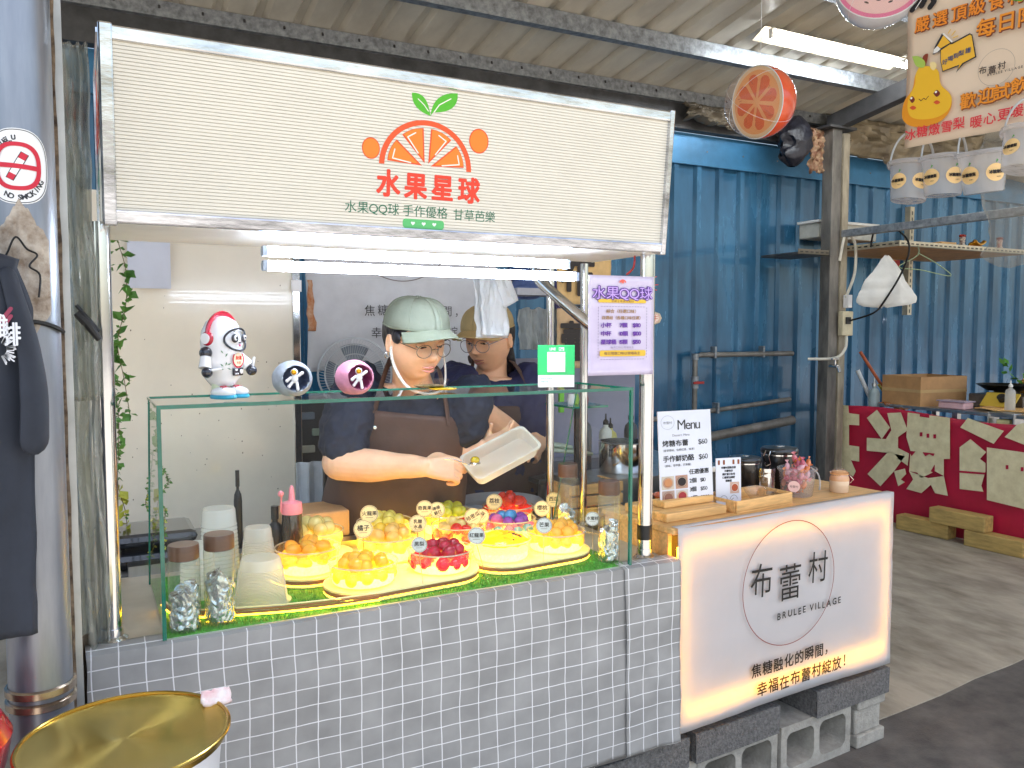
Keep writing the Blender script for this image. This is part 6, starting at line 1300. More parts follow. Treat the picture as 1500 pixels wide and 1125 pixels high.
for tx, x0, y0, x1 in (('焦糖融化的瞬間，', 1093, 985, 1214), ('幸福在布蕾村綻放！', 1101, 1012, 1240)):
    u, v = E_(x0, y0); u1, v1 = E_(x1, y0); b.text(tx, u, v-.012, (u1-u)/len(tx)*.92, zz, bold=.02, gap=.12, jit=.05, rot=.015)
b.build('lettering', None, dc, smooth=False)
# raised wooden box at the left with menu stand
gp = lambda x, y, z=BZ: at(x, y, Z=z)
def loc(p): return G.inverted()@p
mt_ = T('menu_board', 'white menu board in a wooden stand at the left of the dessert counter', 'menu', G@Vector((.12,.17,BZ+.035)))
b = MB(G); b.box((.015,.07,BZ+.001),(.285,.28,BZ+.03)); tag(b.build('wooden_box', M_wood, smooth=False, bevel=.004, loc=G@Vector((.08,.2,BZ))), 'flat wooden riser box under the menu stand', 'box')
b = MB(G); b.box((.06,.13,BZ+.031),(.285,.19,BZ+.055)); b.build('stand', M_wood, mt_, smooth=False, bevel=.004)
MP = frame(G@Vector((.068,.158,BZ+.03)), ux-vy*.1, v=(-.09, .08, 1))@Matrix.Diagonal((1.13, .95, 1, 1)); 
MWd, MHt = .195, .335
b = MB(MP); b.box((0,0,-.002),(MWd,MHt,.002)); b.build('board', mat('menu_paper', 'dfe3ee', .25, var=.02, coat=.4), mt_, smooth=False)
b = MB(MP).use(flat('202020')); z_ = .003
b.text('Menu', .07, .268, .05, z_, bold=.0, gap=.02, sx=.9); b.text('烤糖布蕾', .012, .212, .024, z_, bold=.02); b.text('$60', .145, .212, .026, z_, bold=.01, gap=.0)
b.text('（香草原味，伯爵紅茶，抹茶）', .008, .193, .0095, z_, gap=0); b.text('手作鮮奶酪', .012, .158, .024, z_, bold=.02, gap=0); b.text('$60', .145, .158, .026, z_, bold=.01, gap=0); b.text('（原味，草莓醬，芒果醬）', .012, .139, .0095, z_, gap=0)
b.text('任選優惠', .106, .108, .0195, z_, bold=.02, gap=0)
for k, (l, r_) in enumerate((('2個','$110'),('3個','$150'),('4個','$200'))): b.text(l, .107, .077-.031*k, .019, z_, bold=.02, gap=0); b.text(r_, .147, .077-.031*k, .019, z_, bold=.01, gap=0)
b.use(flat('8a8a94')); b.ring(.034,.295,.024,.0008,z_); b.text('布蕾村', .034, .29, .011, z_, align='C'); b.text('Dessert Menu', .05, .245, .012, z_)
b.build('lettering', None, mt_, smooth=False)
for (x, y, c1, c2, c3) in ((.028,.083,'c9c0b0','9a5a3c','c88a5a'),(.078,.083,'b8907a','5a2a1c','20181a'),(.028,.032,'b0988a','7a3a28','8a5a4a'),(.078,.032,'c8c4c0','b07a50','a02a30')):
    b = MB(MP).use(flat(c1)); b.rrect(x-.0225,y-.0235,x+.0225,y+.0235,.002,z_); b.use(flat(c2)); b.disc(x,y,.019,z_+.0004); b.use(flat(c3)); b.disc(x+.001,y+.001,.014,z_+.0008); b.use(flat('e8d8c0')); b.ring(x,y,.0165,.0012,z_+.0009,24); b.build('food_picture', None, mt_, smooth=False)
# bamboo tray + small sign + glass bowl
tM = G@Matrix.Translation((.452,.135,BZ+.001))@Matrix.Rotation(R_(2), 4, 'Z'); tr0 = T('bamboo_tray', 'bamboo serving tray with cut out handles on the dessert counter', 'tray', tM.translation)
a_, c_, h_ = .145, .082, .042
b = MB(tM); b.box((-a_,-c_,0),(a_,c_,.006)); b.build('tray_base', M_wood, tr0, smooth=False)
b = MB(tM); b.box((-a_,-c_,.0065),(a_,-c_+.008,h_)); b.build('tray_side', M_wood, tr0, smooth=False, bevel=.002); b = MB(tM); b.box((-a_,c_-.008,.0065),(a_,c_,h_)); b.build('tray_side', M_wood, tr0, smooth=False, bevel=.002)
for s in (-1, 1):
    b = MB(tM); x0, x1 = (s*a_-.004, s*a_+.004)
    b.box((x0,-c_+.009,.007),(x1,c_-.009,.016)); b.box((x0,-c_+.009,.031),(x1,c_-.009,h_)); b.box((x0,-c_+.009,.016),(x1,-.036,.031)); b.box((x0,.036,.016),(x1,c_-.009,.031)); b.build('tray_end', M_wood, tr0, smooth=False)
b = MB(tM); b.lathe([(0,.008),(.03,.008),(.055,.04),(.058,.05)], (.07,0,0), 28, caps=False); tag(b.build('glass_dish', M_bowl, loc=tM@Vector((.07,0,0))), 'clear glass dish standing in the bamboo tray', 'dish')
ss = T('info_card', 'small white card with a picture standing in the bamboo tray', 'card', tM@Vector((-.06,.03,.01))); SP = frame(tM@Vector((-.135,.02,.008)), ux-vy*.25, v=(0,.05,1))
b = MB(SP); b.box((0,0,-.0015),(.1,.165,.0015)); b.build('card', mat('menu_paper', 'dfe3ee', .25), ss, smooth=False)
b = MB(SP).use(flat('8a4a28'))
for x in (.012,.032,.07,.09): b.rrect(x-.004,.142,x+.004,.158,.0015,.0022)
b.use(flat('202028'));
for k, t_ in enumerate(('布蕾村甜點店家', '冷藏保存', '請於當日食用', '口感更加綿密', '謝謝您')): b.text(t_, .05, .128-.0115*k, .0088, .0022, align='C', bold=.03, gap=0)
b.use(flat('c8a898')); b.rrect(.055,.04,.092,.08,.002,.0022); b.use(flat('b0502c')); b.disc(.074,.06,.013,.0026); b.use(flat('e8e0d8')); b.ring(.074,.06,.014,.0015,.003); b.use(flat('30343c')); b.ring(.03,.02,.014,.0012,.0022,a0=0,a1=pi); b.ring(.07,.02,.014,.0012,.0022,a0=0,a1=pi); b.stroke([(.03,.024),(.05,.01),(.07,.024)],.0015,.0022); b.build('print', None, ss, smooth=False)
# black canisters
M_can = mat('black_canister', '101013', .28, var=.1, coat=.5)
for (x, y, r_, h_, l) in ((.62,.30,.058,.145,'shorter black canister with steel clamp at the left'), (.80,.29,.068,.17,'taller black canister with steel clamp behind the candy bucket')):
    p = G@Vector((x, y, BZ+.001)); t = T('canister', l, 'canister', p, 'black clamp canisters'); b = MB(); b.lathe([(r_*.94,0),(r_,.006),(r_,h_*.8),(r_*.98,h_*.81)], p, 36); b.build('can_body', M_can, t)
    b = MB(); b.lathe([(r_*1.02,h_*.82),(r_*1.05,h_*.84),(r_*1.05,h_*.9),(r_*.98,h_*.94),(r_*.5,h_*.97),(0,h_*.97)], p, 36); b.build('lid', M_can, t)
    b = MB(); b.lathe([(r_*1.01,h_*.78),(r_*1.03,h_*.785),(r_*1.03,h_*.815),(r_*1.01,h_*.82)], p, 36, caps=False); b.lathe([(r_*.3,h_*.972),(r_*.3,h_*.985),(0,h_*.987)], p, 20); b.build('steel_ring', M_chrome, t)
    d = (CAM-p); d.z = 0; d.normalize(); d = (d*.8-RT*.75).normalized(); q = p+d*r_*1.06+Vector((0,0,h_*.6)); b = MB(); sv = d.cross(Vector((0,0,1)))
    for s in (-1, 1): b.tube([q+sv*s*.012, q+sv*s*.012+d*.012+Vector((0,0,.03)), q+sv*s*.01+Vector((0,0,.05))], .0022, 6)
    b.tube([q+sv*.012+Vector((0,0,-.0)), q+d*.014-Vector((0,0,.01)), q-sv*.012], .0025, 6); b.build('clamp', M_chrome, t)
p = G@Vector((.66,.235,BZ+.001)); t = T('tin', 'small ribbed steel tin between the tray and the candy bucket', 'tin', p); b = MB(); prof = [(.0,0),(.034,0),(.035,.004)]+[(.035 if k % 2 else .0365, .008+.006*k) for k in range(12)]+[(.036,.085),(.037,.086),(.037,.1),(0,.101)]; b.lathe(prof, p, 28, caps=False); b.build('tin_body', M_chrome, t)
# candy bucket
p = G@Vector((.735,.15,BZ+.001)); t = T('candy_bucket', 'clear plastic bucket overflowing with pink and orange wrapped candy', 'bucket', p); b = MB(); b.lathe([(0,.002),(.055,.002),(.057,.006),(.066,.095),(.071,.096),(.073,.104),(.07,.108)], p, 36, caps=False); b.build('bucket_wall', M_pclear, t)
random.seed(9); cnd = [mat('wrap_'+c, c, .15, var=.25, scale=40, coat=.8, bump=.6, bscale=70, transl=.2) for c in ('e88a94', 'ee9a78', 'e88a50', 'e8b4c0', 'd86a80')]
for k in range(46):
    a, q, z = random.uniform(0, 6.28), random.uniform(0, 1)**.6, random.uniform(.02, .138); rr_ = (.046+.01*z/.1)*q if z < .1 else .045*q*(1.25-(z-.1)*14); c = p+Vector((rr_*cos(a), rr_*sin(a), z)); M = Euler((random.uniform(-2,2), random.uniform(-2,2), random.uniform(0,6))).to_matrix().to_4x4()
    b = MB(Matrix.Translation(c)@M); b.ball((0,0,0), (.017,.01,.009), 10, 6); b.add([(.014,0,0),(.026,.01,.003),(.027,0,-.003),(.026,-.01,.002),(-.014,0,0),(-.026,.01,.003),(-.027,0,-.003),(-.026,-.01,.002)], [(0,1,2),(0,2,3),(4,5,6),(4,6,7)]); o = b.build('wrapped_candy', cnd[k%5], None, loc=c, ang=50); tag(o, ['rose pink', 'salmon', 'orange', 'pale pink', 'deep pink'][k%5]+' wrapped candy in the clear bucket', 'candy', 'wrapped candies in the bucket')
b = MB(Matrix.Translation(p)); b.tube(spline([(.072,0,.1),(.085,-.02,.08),(.087,-.03,.05),(.08,-.035,.02)], 6), .003, 6, flatn=2); b.build('handle', M_milky, t)
fr2 = p-CAM; fr2.z = 0; d = -fr2.normalized(); b = MB(frame(p+d*.0665+Vector((0,0,.045)), Vector((0,0,1)).cross(d))).use(flat('f2c8c0')); b.disc(-.01,0,.021,0); b.use(flat('7a4a44')); b.text('布蕾村', -.01, -.004, .01, .0006, align='C', bold=.01); b.build('round_label', None, t, smooth=False)
# small peach bottle
p = G@Vector((.935,.115,BZ+.001)); t = T('milk_jar', 'small glass jar of peach coloured milk with a wire clamp', 'jar', p); b = MB(); b.lathe([(.033,0),(.036,.005),(.036,.05),(.030,.062),(.027,.066)], p, 28); b.build('jar_body', mat('milk_peach', 'e8c9a8', .2, var=.05, coat=.8), t)
b = MB(); b.lathe([(.0365,.045),(.0368,.052),(.032,.064),(.0365,.075)], p, 28, caps=False); b.lathe([(.028,.068),(.03,.078),(.022,.084),(0,.085)], p, 24); b.build('glass_lid', mat('peach_band', 'e0a878', .2, var=.1, coat=.6), t)
b = MB(Matrix.Translation(p)); b.tube([(.032*cos(a), .032*sin(a), .066) for a in [2*pi*i/20 for i in range(20)]], .0015, 5, closed=True); b.tube([(.02,-.03,.066),(.034,-.036,.05),(.026,-.03,.036)], .0015, 5); b.tube([(-.03,0,.068),(-.01,0,.092),(.02,0,.09),(.03,0,.068)], .0015, 5); b.build('wire_clamp', M_chrome, t)
# flat bits at the back of the counter
p = G@Vector((.22,.31,BZ)); b = MB(G); b.lathe([(0,.001),(.045,.001),(.06,.03),(.062,.031)], (.24,.3,BZ), 24, caps=False); tag(b.build('orange_bowl', mat('orange_bowl', 'd8641e', .3, coat=.5), loc=p), 'orange dish tucked behind the menu board', 'dish')
for k, (x, y) in enumerate(((.36,.3),(.5,.29))): b = MB(G@Matrix.Translation((x,y,BZ+.001))@Matrix.Rotation(.3-k*.5, 4, 'Z')); b.box((-.07,-.035,0),(.07,.035,.012)); tag(b.build('utensil_pack', [mat('kraft', 'b98a50', .6), mat('white_paper', 'ecebee')][k], smooth=False, bevel=.004), ['kraft paper pack of utensils behind the info card', 'white paper pack behind the bamboo tray'][k], 'paper pack')
# ---- concrete blocks
M_blk = mat('concrete_block', 'a5a096', .9, var=.18, scale=25, bump=.5, bscale=120); M_slab = mat('rough_dark_block', '6f6d6b', .95, var=.35, scale=90, bump=1.0, bscale=160)
def hollow(x0, y0, lb, z=.001, l=.39, h=.19, d=.19, cells=2):
    M = G@Matrix.Translation((x0, y0, z)); b = MB(M); wall = .03; cw = (l-wall*(cells+1))/cells
    b.box((0,0,0),(l,d,wall)); b.box((0,0,h-wall),(l,d,h))
    for k in range(cells+1): x = k*(cw+wall); b.box((x,0.0008*(k%2)+.0004,wall),(x+wall,d-.0004,h-wall))
    for k in range(cells):       # rounded corners of the cells
        cx0 = wall+k*(cw+wall); r_ = .03
        for sx_, sz in ((0,0),(1,0),(0,1),(1,1)):
            X = cx0+(0 if not sx_ else cw); Zz = wall if not sz else h-wall; ds = 1 if not sx_ else -1; dz_ = 1 if not sz else -1
            pts = [(X, Zz)]+[(X+ds*r_*(1-sin(t*pi/8)), Zz+dz_*r_*(1-cos(t*pi/8))) for t in range(5)]
            vs = [(x, .0012, zq) for x, zq in pts]+[(x, d-.0012, zq) for x, zq in pts]; n_ = len(pts); b.add(vs, [tuple(range(n_)), tuple(range(n_, 2*n_))]+[(i,(i+1)%n_,n_+(i+1)%n_,n_+i) for i in range(n_)])
    return tag(b.build('hollow_block', M_blk, smooth=False, loc=M.translation), lb, 'concrete block', 'hollow blocks under the dessert counter')
hollow(.535, .03, 'hollow concrete block on the ground, rightmost with two open cells to the front')
hollow(.137, .04, 'hollow concrete block on the ground, second from the right with open cells')
hollow(-.262, .035, 'hollow concrete block on the ground, farthest left beside the cart leg')
# end-on block at the right
M = G@Matrix.Translation((.955,.02,.001)); b = MB(M); b.prism([(0,0),(.17,0),(.17,.11),(.155,.13),(.155,.26),(.17,.28),(.17,.39),(0,.39)], 0, .05); b.prism([(0,.012),(.155,.012),(.155,.38),(0,.38)], .05, .15); b.prism([(0,0),(.17,0),(.17,.39),(0,.39)], .15, .189)
tag(b.build('concrete_block', M_blk, smooth=False, bevel=.006, loc=M.translation), 'solid grooved concrete block standing at the right end under the counter', 'concrete block')
for x0, x1, lb in ((.70, 1.13, 'rough dark grey slab block on top, at the right end'), (.1, .5, 'rough dark grey slab block on top, in the middle'), (-.32, .07, 'rough dark grey slab block on top, at the left by the cart')):
    M = G@Matrix.Translation((x0,.01,.192)); b = MB(M); b.grid(lambda u, v: (u*(x1-x0), -.003*abs(fbm(u*30, v*12)), v*.10), 60, 14); b.box((.002,.004,.001),(x1-x0-.002,.36,.1)); tag(b.build('rough_slab', M_slab, smooth=False, loc=M.translation), lb, 'concrete block', 'rough slabs under the dessert counter')
# ================================================================= LEFT EDGE
M_col = mat('steel_column', '9aa0aa', .34, .6, var=.14, scale=4, aniso=(3, 3, .4), rvar=.1, bump=.04, bscale=6, col2='787e8a')
CX, CYc, CR = -.087, 1.76, .054
col = T('steel_column', 'round galvanised steel column at the left edge of the stall', 'column', (CX, CYc, 0))
b = MB(); b.lathe([(CR,0),(CR,4.0)], (CX,CYc,.0), 40, caps=False); b.build('shaft', M_col, col)
b = MB()
for z in (.905, .93): b.lathe([(CR+.001,z-.009),(CR+.006,z-.006),(CR+.006,z+.006),(CR+.001,z+.009)], (CX,CYc,0), 40, caps=False)
b.build('clamp_band', mat('copper_band', 'b0a090', .25, .9, var=.2), col)
def onc(a, z, e=0): return (CX+(CR+e)*sin(a), CYc-(CR+e)*cos(a), z)
# no smoking sticker wrapped on the column
ac = math.atan2(CAM.x-CX, -(CAM.y-CYc))*1.0; ac = math.atan2(-CX, CYc)-.0; zc = 1.89; 
st = T('no_smoking_sticker', 'oval white NO SMOKING sticker with red prohibition ring on the column', 'sticker', onc(ac, zc))
def wrap(b, e): 
    for i in range(len(b.v)):
        x, y, z = b.v[i]; b.v[i] = onc(ac-.12+x/CR, zc+y, e+z)
    return b
SRX, SRY = .05, .066
def ov(m, rx, ry, z):
    b = MB().use(m); vs = [(0,0,z)]; fs = []; n_ = 48; k_ = 6
    for j in range(1, k_+1):
        for i in range(n_): t = 2*pi*i/n_; q = (abs(cos(t))**2.6+abs(sin(t))**2.6)**(-1/2.6); vs.append((rx*j/k_*cos(t)*q, ry*j/k_*sin(t)*q, z))
    for i in range(n_): fs.append((0, 1+i, 1+(i+1)%n_))
    for j in range(k_-1):
        for i in range(n_): fs.append((1+j*n_+i, 1+j*n_+n_+i, 1+j*n_+n_+(i+1)%n_, 1+j*n_+(i+1)%n_))
    b.add(vs, fs); return b
wrap(ov(flat('eceef0', .3), SRX, SRY, 0), .0012).build('sticker_film', None, st)
def ringq(b, rx, ry, w, z, n_=60):
    vs = []; 
    for i in range(n_): t = 2*pi*i/n_; q = (abs(cos(t))**2.6+abs(sin(t))**2.6)**(-1/2.6); vs += [((rx-w)*cos(t)*q, (ry-w)*sin(t)*q, z), (rx*cos(t)*q, ry*sin(t)*q, z)]
    b.add(vs, [(2*i, 2*i+1, (2*i+3)%(2*n_), (2*i+2)%(2*n_)) for i in range(n_)]); return b
b = MB().use(flat('20242c')); ringq(b, SRX*.96, SRY*.97, .0012, .0006)
arc = 'NO SMOKING'; 
for i, ch in enumerate(arc):
    if ch == ' ': continue
    t = -pi*.64+i*.165+(.05 if i > 4 else 0); x, y = .0405*cos(t), .0545*sin(t); gl = glyph(ch, .03); s_ = .0125
    b.add([((p-gl[2]/2)*s_, q*s_-.004, .0006) for p, q in gl[0]], gl[1], Matrix.Translation((x, y, 0))@Matrix.Rotation(t+pi/2, 4, 'Z'))
for i, ch in enumerate('ห้ามสูบ'):
    t = pi*.86-i*.17; x, y = .0385*cos(t), .050*sin(t); gl = glyph(ch, .03); s_ = .014
    if gl[1]: b.add([((p-gl[2]/2)*s_, q*s_-.004, .0006) for p, q in gl[0]], gl[1], Matrix.Translation((x, y, 0))@Matrix.Rotation(t-pi/2, 4, 'Z'))
wrap(b, .0014).build('black_print', None, st, smooth=False)
b = MB().use(flat('f4f4f4')); M_ = Matrix.Rotation(R_(62), 4, 'Z'); 
def strip(b, x0, x1, y0, y1, z, M, n_=8): b.add([(x0+(x1-x0)*i/n_, y, z) for y in (y0, y1) for i in range(n_+1)], [(i, i+1, n_+2+i, n_+1+i) for i in range(n_)], M)
b.use(flat('30343a')); strip(b, -.026, .026, -.0068, .0068, .0008, M_); b.use(flat('f2f2f2')); strip(b, -.015, .025, -.0055, .0055, .001, M_); b.use(flat('c8203a')); strip(b, -.0255, -.015, -.0055, .0055, .001, M_); strip(b, .014, .0252, -.0056, .0056, .0012, M_)
b.use(flat('c8203a')); ringq(b, .0365, .042, .0072, .0013); strip(b, -.032, .032, -.0042, .0042, .0014, Matrix.Rotation(R_(-4), 4, 'Z'))
wrap(b, .0014).build('red_print', None, st, smooth=False)
# torn tape residue + black cable tie on the column
b = MB()
def patch(u, v): a = ac-.1+(u-.5)*1.7; z = 1.70+.13*(v-.5)*2*(1-.5*abs(u-.5)*2)+.012*fbm(u*7, v*3); return onc(a, z, .0015+.003*abs(fbm(u*9, v*9)))
b.grid(patch, 40, 30); tag(b.build('tape_residue', mat('tape_residue', 'bdb3a6', .7, var=.3, scale=30, col2='7c6a58', bump=.6, bscale=30)), 'torn peeling tape patch on the column below the sticker', 'tape')
b = MB(); random.seed(2); b.tube(spline([onc(ac-.75,1.71,.008), onc(ac-.45,1.735,.01), onc(ac-.2,1.765,.012), onc(ac+.05,1.745,.01), onc(ac+.3,1.735,.01), onc(ac+.1,1.715,.01), onc(ac+.35,1.70,.01), onc(ac+.3,1.66,.01)], 6), .0018, 6); b.tube([onc(ac-1+.1*i, 1.605+.012*sin(i*.16), .005) for i in range(24)], .004, 6)
tag(b.build('black_tie', M_cabb), 'black wire knotted round the column above the shirt', 'wire')
# rusty corner strip next to column
b = MB(); b.box((-.030,1.80,.0),(-.016,1.83,4.0)); rs_ = T('angle_strip', 'pale steel angle with a flaking rusty edge right of the column', 'angle iron', (-.02,1.82,0)); b.build('flange', mat('pale_steel', 'b4b5b2', .5, .4, var=.15, scale=8), rs_, smooth=False)
b = MB(); b.grid(lambda u, v: (-.038+.010*u+.002*fbm(v*40, u*2), 1.795-.003*abs(fbm(v*60, u*4)), 4.0*v), 3, 260); b.build('rust_edge', mat('flaking_rust', '8a7660', .9, var=.4, scale=40, col2='3c3026', bump=.8, bscale=60), rs_)
# clear plastic sheet hanging
M_sheet = clear('wrinkled_sheet', (.82, .83, .8), 1.6, .12, haze=.3, hazecol=(.75, .75, .7), bump=1.0, bscale=9)
b = MB()
def ps(u, v):
    z = .78+v*1.42; wd = .072*(1 if v < .55 else max(.12, 1-(v-.55)/.45*.85)); x = -.02+wd*u*1.05; return (x-.005+.012*fbm(v*4, u), 2.02+.035*fbm(u*4, v*5)+.02*sin(u*14+v*3)+.03*u, z)
b.grid(ps, 26, 70); tag(b.build('plastic_sheet', M_sheet, solid=.0015, ang=80), 'wrinkled clear plastic sheet hanging between the column and the sign', 'plastic sheet')
b = MB()
def ps2(u, v): return (-.02+.05*u+.01*fbm(v*3, 3), 1.98+.02*fbm(u*5, v*9)+.014*sin(u*20+v*5), 1.45+.75*v)
b.grid(ps2, 14, 40); tag(b.build('plastic_sheet', M_sheet, solid=.0015, ang=80), 'narrow twisted clear plastic strip beside the rusty angle', 'plastic sheet')
b = MB(); b.grid(lambda u, v: (-.10+.12*u, 2.62+.02*fbm(u*5, v*4), .70+.95*v), 12, 30); tag(b.build('olive_cloth', mat('mossy_cloth', '8a8468', .8, var=.5, scale=9, col2='b8b29a', bump=.2), solid=.003), 'stained olive cloth hanging behind the clear plastic sheet', 'cloth')
t = T('clamp', 'black spring clamp gripping the plastic sheet left of the posts', 'clamp', (.0,2.0,1.58)); p0, p1 = at(112, 458, Y=1.97), at(146, 498, Y=1.97); b = MB(); b.tube([p0, p0.lerp(p1, .5)+Vector((0,0,.006)), p1], [.008, .011, .006], 10); b.build('jaw', M_black, t); b = MB(); b.tube([p0+Vector((0,0,.016)), p1+Vector((0,0,.018))], .004, 8); b.build('handle', M_black, t)
b = MB(); b.tube([at(150,350,Y=1.96), at(136,352,Y=1.97)], .002, 6); 
# brown-grey side cloth below
b = MB(); b.grid(lambda u, v: (-.045+.04*u+.006*fbm(v*4, u*3), 1.99+.05*u+.01*sin(u*9), .35+.57*v), 14, 24); tag(b.build('side_cloth', mat('taupe_cloth', '8c7c6a', .75, var=.3, scale=6, bump=.2), solid=.003), 'taupe cloth folded round the left end of the cart', 'cloth')
b = MB(); b.box((-.012,2.0,.896),(.13,2.02,.90)); 
# hanging dark t-shirt
sh_ = T('tee_shirt', 'dark grey printed t-shirt hanging on the column at the left edge', 't-shirt', (-.2, 1.62, 1.3))
M_sh = mat('charcoal_shirt', '262c38', .8, var=.25, scale=5, bump=.5, bscale=9)
YS = 1.60; b = MB()
def shx(px_, py_): p = at(px_, py_, Y=YS); return p.x, p.z
# outline from the shoulder to the hem, real thickness by front and back sheets
xr_top, zt = shx(20, 383); prof = []
def shirt(u, v, s):
    z = 1.745-v*.66
    xl = -.46; xr = -.105+ (0.035*min(1, v*6)) - .012*v + .004*fbm(v*5, 1)
    if v < .06: xr = -.17+(.1)*(v/.06)**.5
    x = xl+(xr-xl)*u; d = .028*sin(pi*min(1, max(0, u)))**.5*(.6+.4*v); return (x, YS+s*d*(-1)+.010*fbm(u*9, v*2)+.006*sin(u*26+v*3), z+ (0 if v > .02 else -.012*abs(u-.5)))
b.grid(lambda u, v: shirt(u, v, 1), 50, 50); b.grid(lambda u, v: shirt(u, v, -1), 50, 50); b.build('shirt_body', M_sh, sh_, solid=.002)
b = MB(); limb(b, [(-.103,YS-.01,1.69),(-.078,YS-.02,1.57),(-.072,YS-.025,1.49),(-.074,YS-.025,1.42)], [.016,.022,.026,.027], 18, 6, .45); b.build('sleeve', M_sh, sh_)
b = MB(frame((0, YS-.04, 0), (1, 0, 0))).use(flat('d8dce4'))
def Sf(x, y): return atf(x, y, b.M)
u, v = Sf(24, 492); b.text('排', u-.018, v-.012, .04, .002, bold=.02, align='L', sx=.62); u, v = Sf(4, 480); b.text('雞', u-.02, v-.012, .04, .002, bold=.02, sx=.7)
b.use(flat('8a2f4c')); 
for (x0,y0),(x1,y1) in (((2,470),(16,452)),((5,478),(16,463))): b.stroke([Sf(x0,y0), Sf(x1,y1)], .006, .002)
b.use(flat('cfd2d8')); random.seed(4); u, v = Sf(-2, 512)
for k in range(26): a = random.uniform(-1.3, 1.3); l = .02+random.random()*.009; b.stroke([(u+.012*cos(a), v+.012*sin(a)), (u+l*cos(a), v+l*sin(a))], .0022, .002)
b.build('print', None, sh_, smooth=False)
# things under the shirt: black mesh bag, red stool
b = MB(); b.grid(lambda u, v: (-.235+.09*sin(pi*v)**.4*cos(u*2*pi), 1.60+.07*sin(u*2*pi)*sin(pi*v)**.4, .985+.09*v+.01*fbm(u*9, v*9)), 30, 14); tag(b.build('mesh_bag', mat('black_mesh', '121214', .7, var=.6, scale=160, bump=.8, bscale=160)), 'black mesh bag at the far left under the shirt', 'bag')
rs2 = T('red_stool', 'glossy red plastic stool at the lower left corner', 'stool', (-.24, 1.68, 0)); b = MB(); b.lathe([(0,.83),(.10,.832),(.13,.82),(.145,.79),(.135,.74),(.12,.70)], (-.268,1.60,.13), 40, caps=False); b.build('seat', mat('red_gloss', 'b5141c', .2, var=.05, coat=.6), rs2)
for k in range(4): a = pi/4+k*pi/2; b = MB(); b.cyl((-.268+.1*cos(a),1.60+.1*sin(a),.90), (-.268+.17*cos(a),1.60+.17*sin(a),.002), .022, .026, 10); b.build('leg', mat('red_gloss', 'b5141c', .2), rs2)
# ---- gold round table
gz = .9
gz = .9; gpt = at(185, 1080, Z=gz); gx, gy = gpt.x, gpt.y
gt = T('gold_tray_table', 'round shiny gold tray top on a white drum base at the lower left', 'table', (gx, gy, 0))
GRd = .168
m = bpy.data.materials.new('spun_gold'); m.use_nodes = True; N = m.node_tree.nodes; L = m.node_tree.links; p = N['Principled BSDF']; p.inputs['Base Color'].default_value = (*hx('d8ba62'), 1); p.inputs['Metallic'].default_value = 1; p.inputs['Roughness'].default_value = .24; p.inputs['Anisotropic'].default_value = .92
tg = N.new('ShaderNodeTangent'); tg.direction_type = 'RADIAL'; tg.axis = 'Z'; L.new(tg.outputs[0], p.inputs['Tangent'])
tn = N.new('ShaderNodeTexNoise'); tn.inputs['Scale'].default_value = 200; 
b = MB(); b.lathe([(0,gz-.002),(GRd*.5,gz-.0015),(GRd*.93,gz),(GRd*.985,gz+.003)], (gx,gy,0), 96, caps=False); b.build('tray_surface', m, gt, ang=60, loc=None)
b = MB(); b.tube([(gx+GRd*cos(a), gy+GRd*sin(a), gz+.004) for a in [2*pi*i/96 for i in range(96)]], .0035, 10, closed=True); b.lathe([(GRd*.98,gz+.002),(GRd*.97,gz-.012),(GRd*.9,gz-.014)], (gx,gy,0), 64, caps=False); b.build('rim', mat('gold_rim', 'c0a050', .2, 1, var=.05), gt)
b = MB(); b.lathe([(GRd*.93,gz-.015),(GRd*.90,gz-.06),(GRd*.72,.3),(GRd*.68,.004)], (gx,gy,0), 64, caps=False); b.build('drum', mat('drum_white', 'd8dae0', .35, var=.06, scale=5), gt)
b = MB(Matrix.Translation(at(318, 1034, Z=.90))); b.grid(lambda u, v: ((u-.5)*.055*(1-.2*abs(v-.5)), .0+.02*v, .005+.02*v+.004*fbm(u*5, v*4)), 14, 8); tag(b.build('tissue_pack', mat('tissue_wrap', 'e4dcdc', .3, var=.3, scale=18, col2='d89aa0'), solid=.012), 'white and red printed wrapper lodged behind the gold tray', 'wrapper')
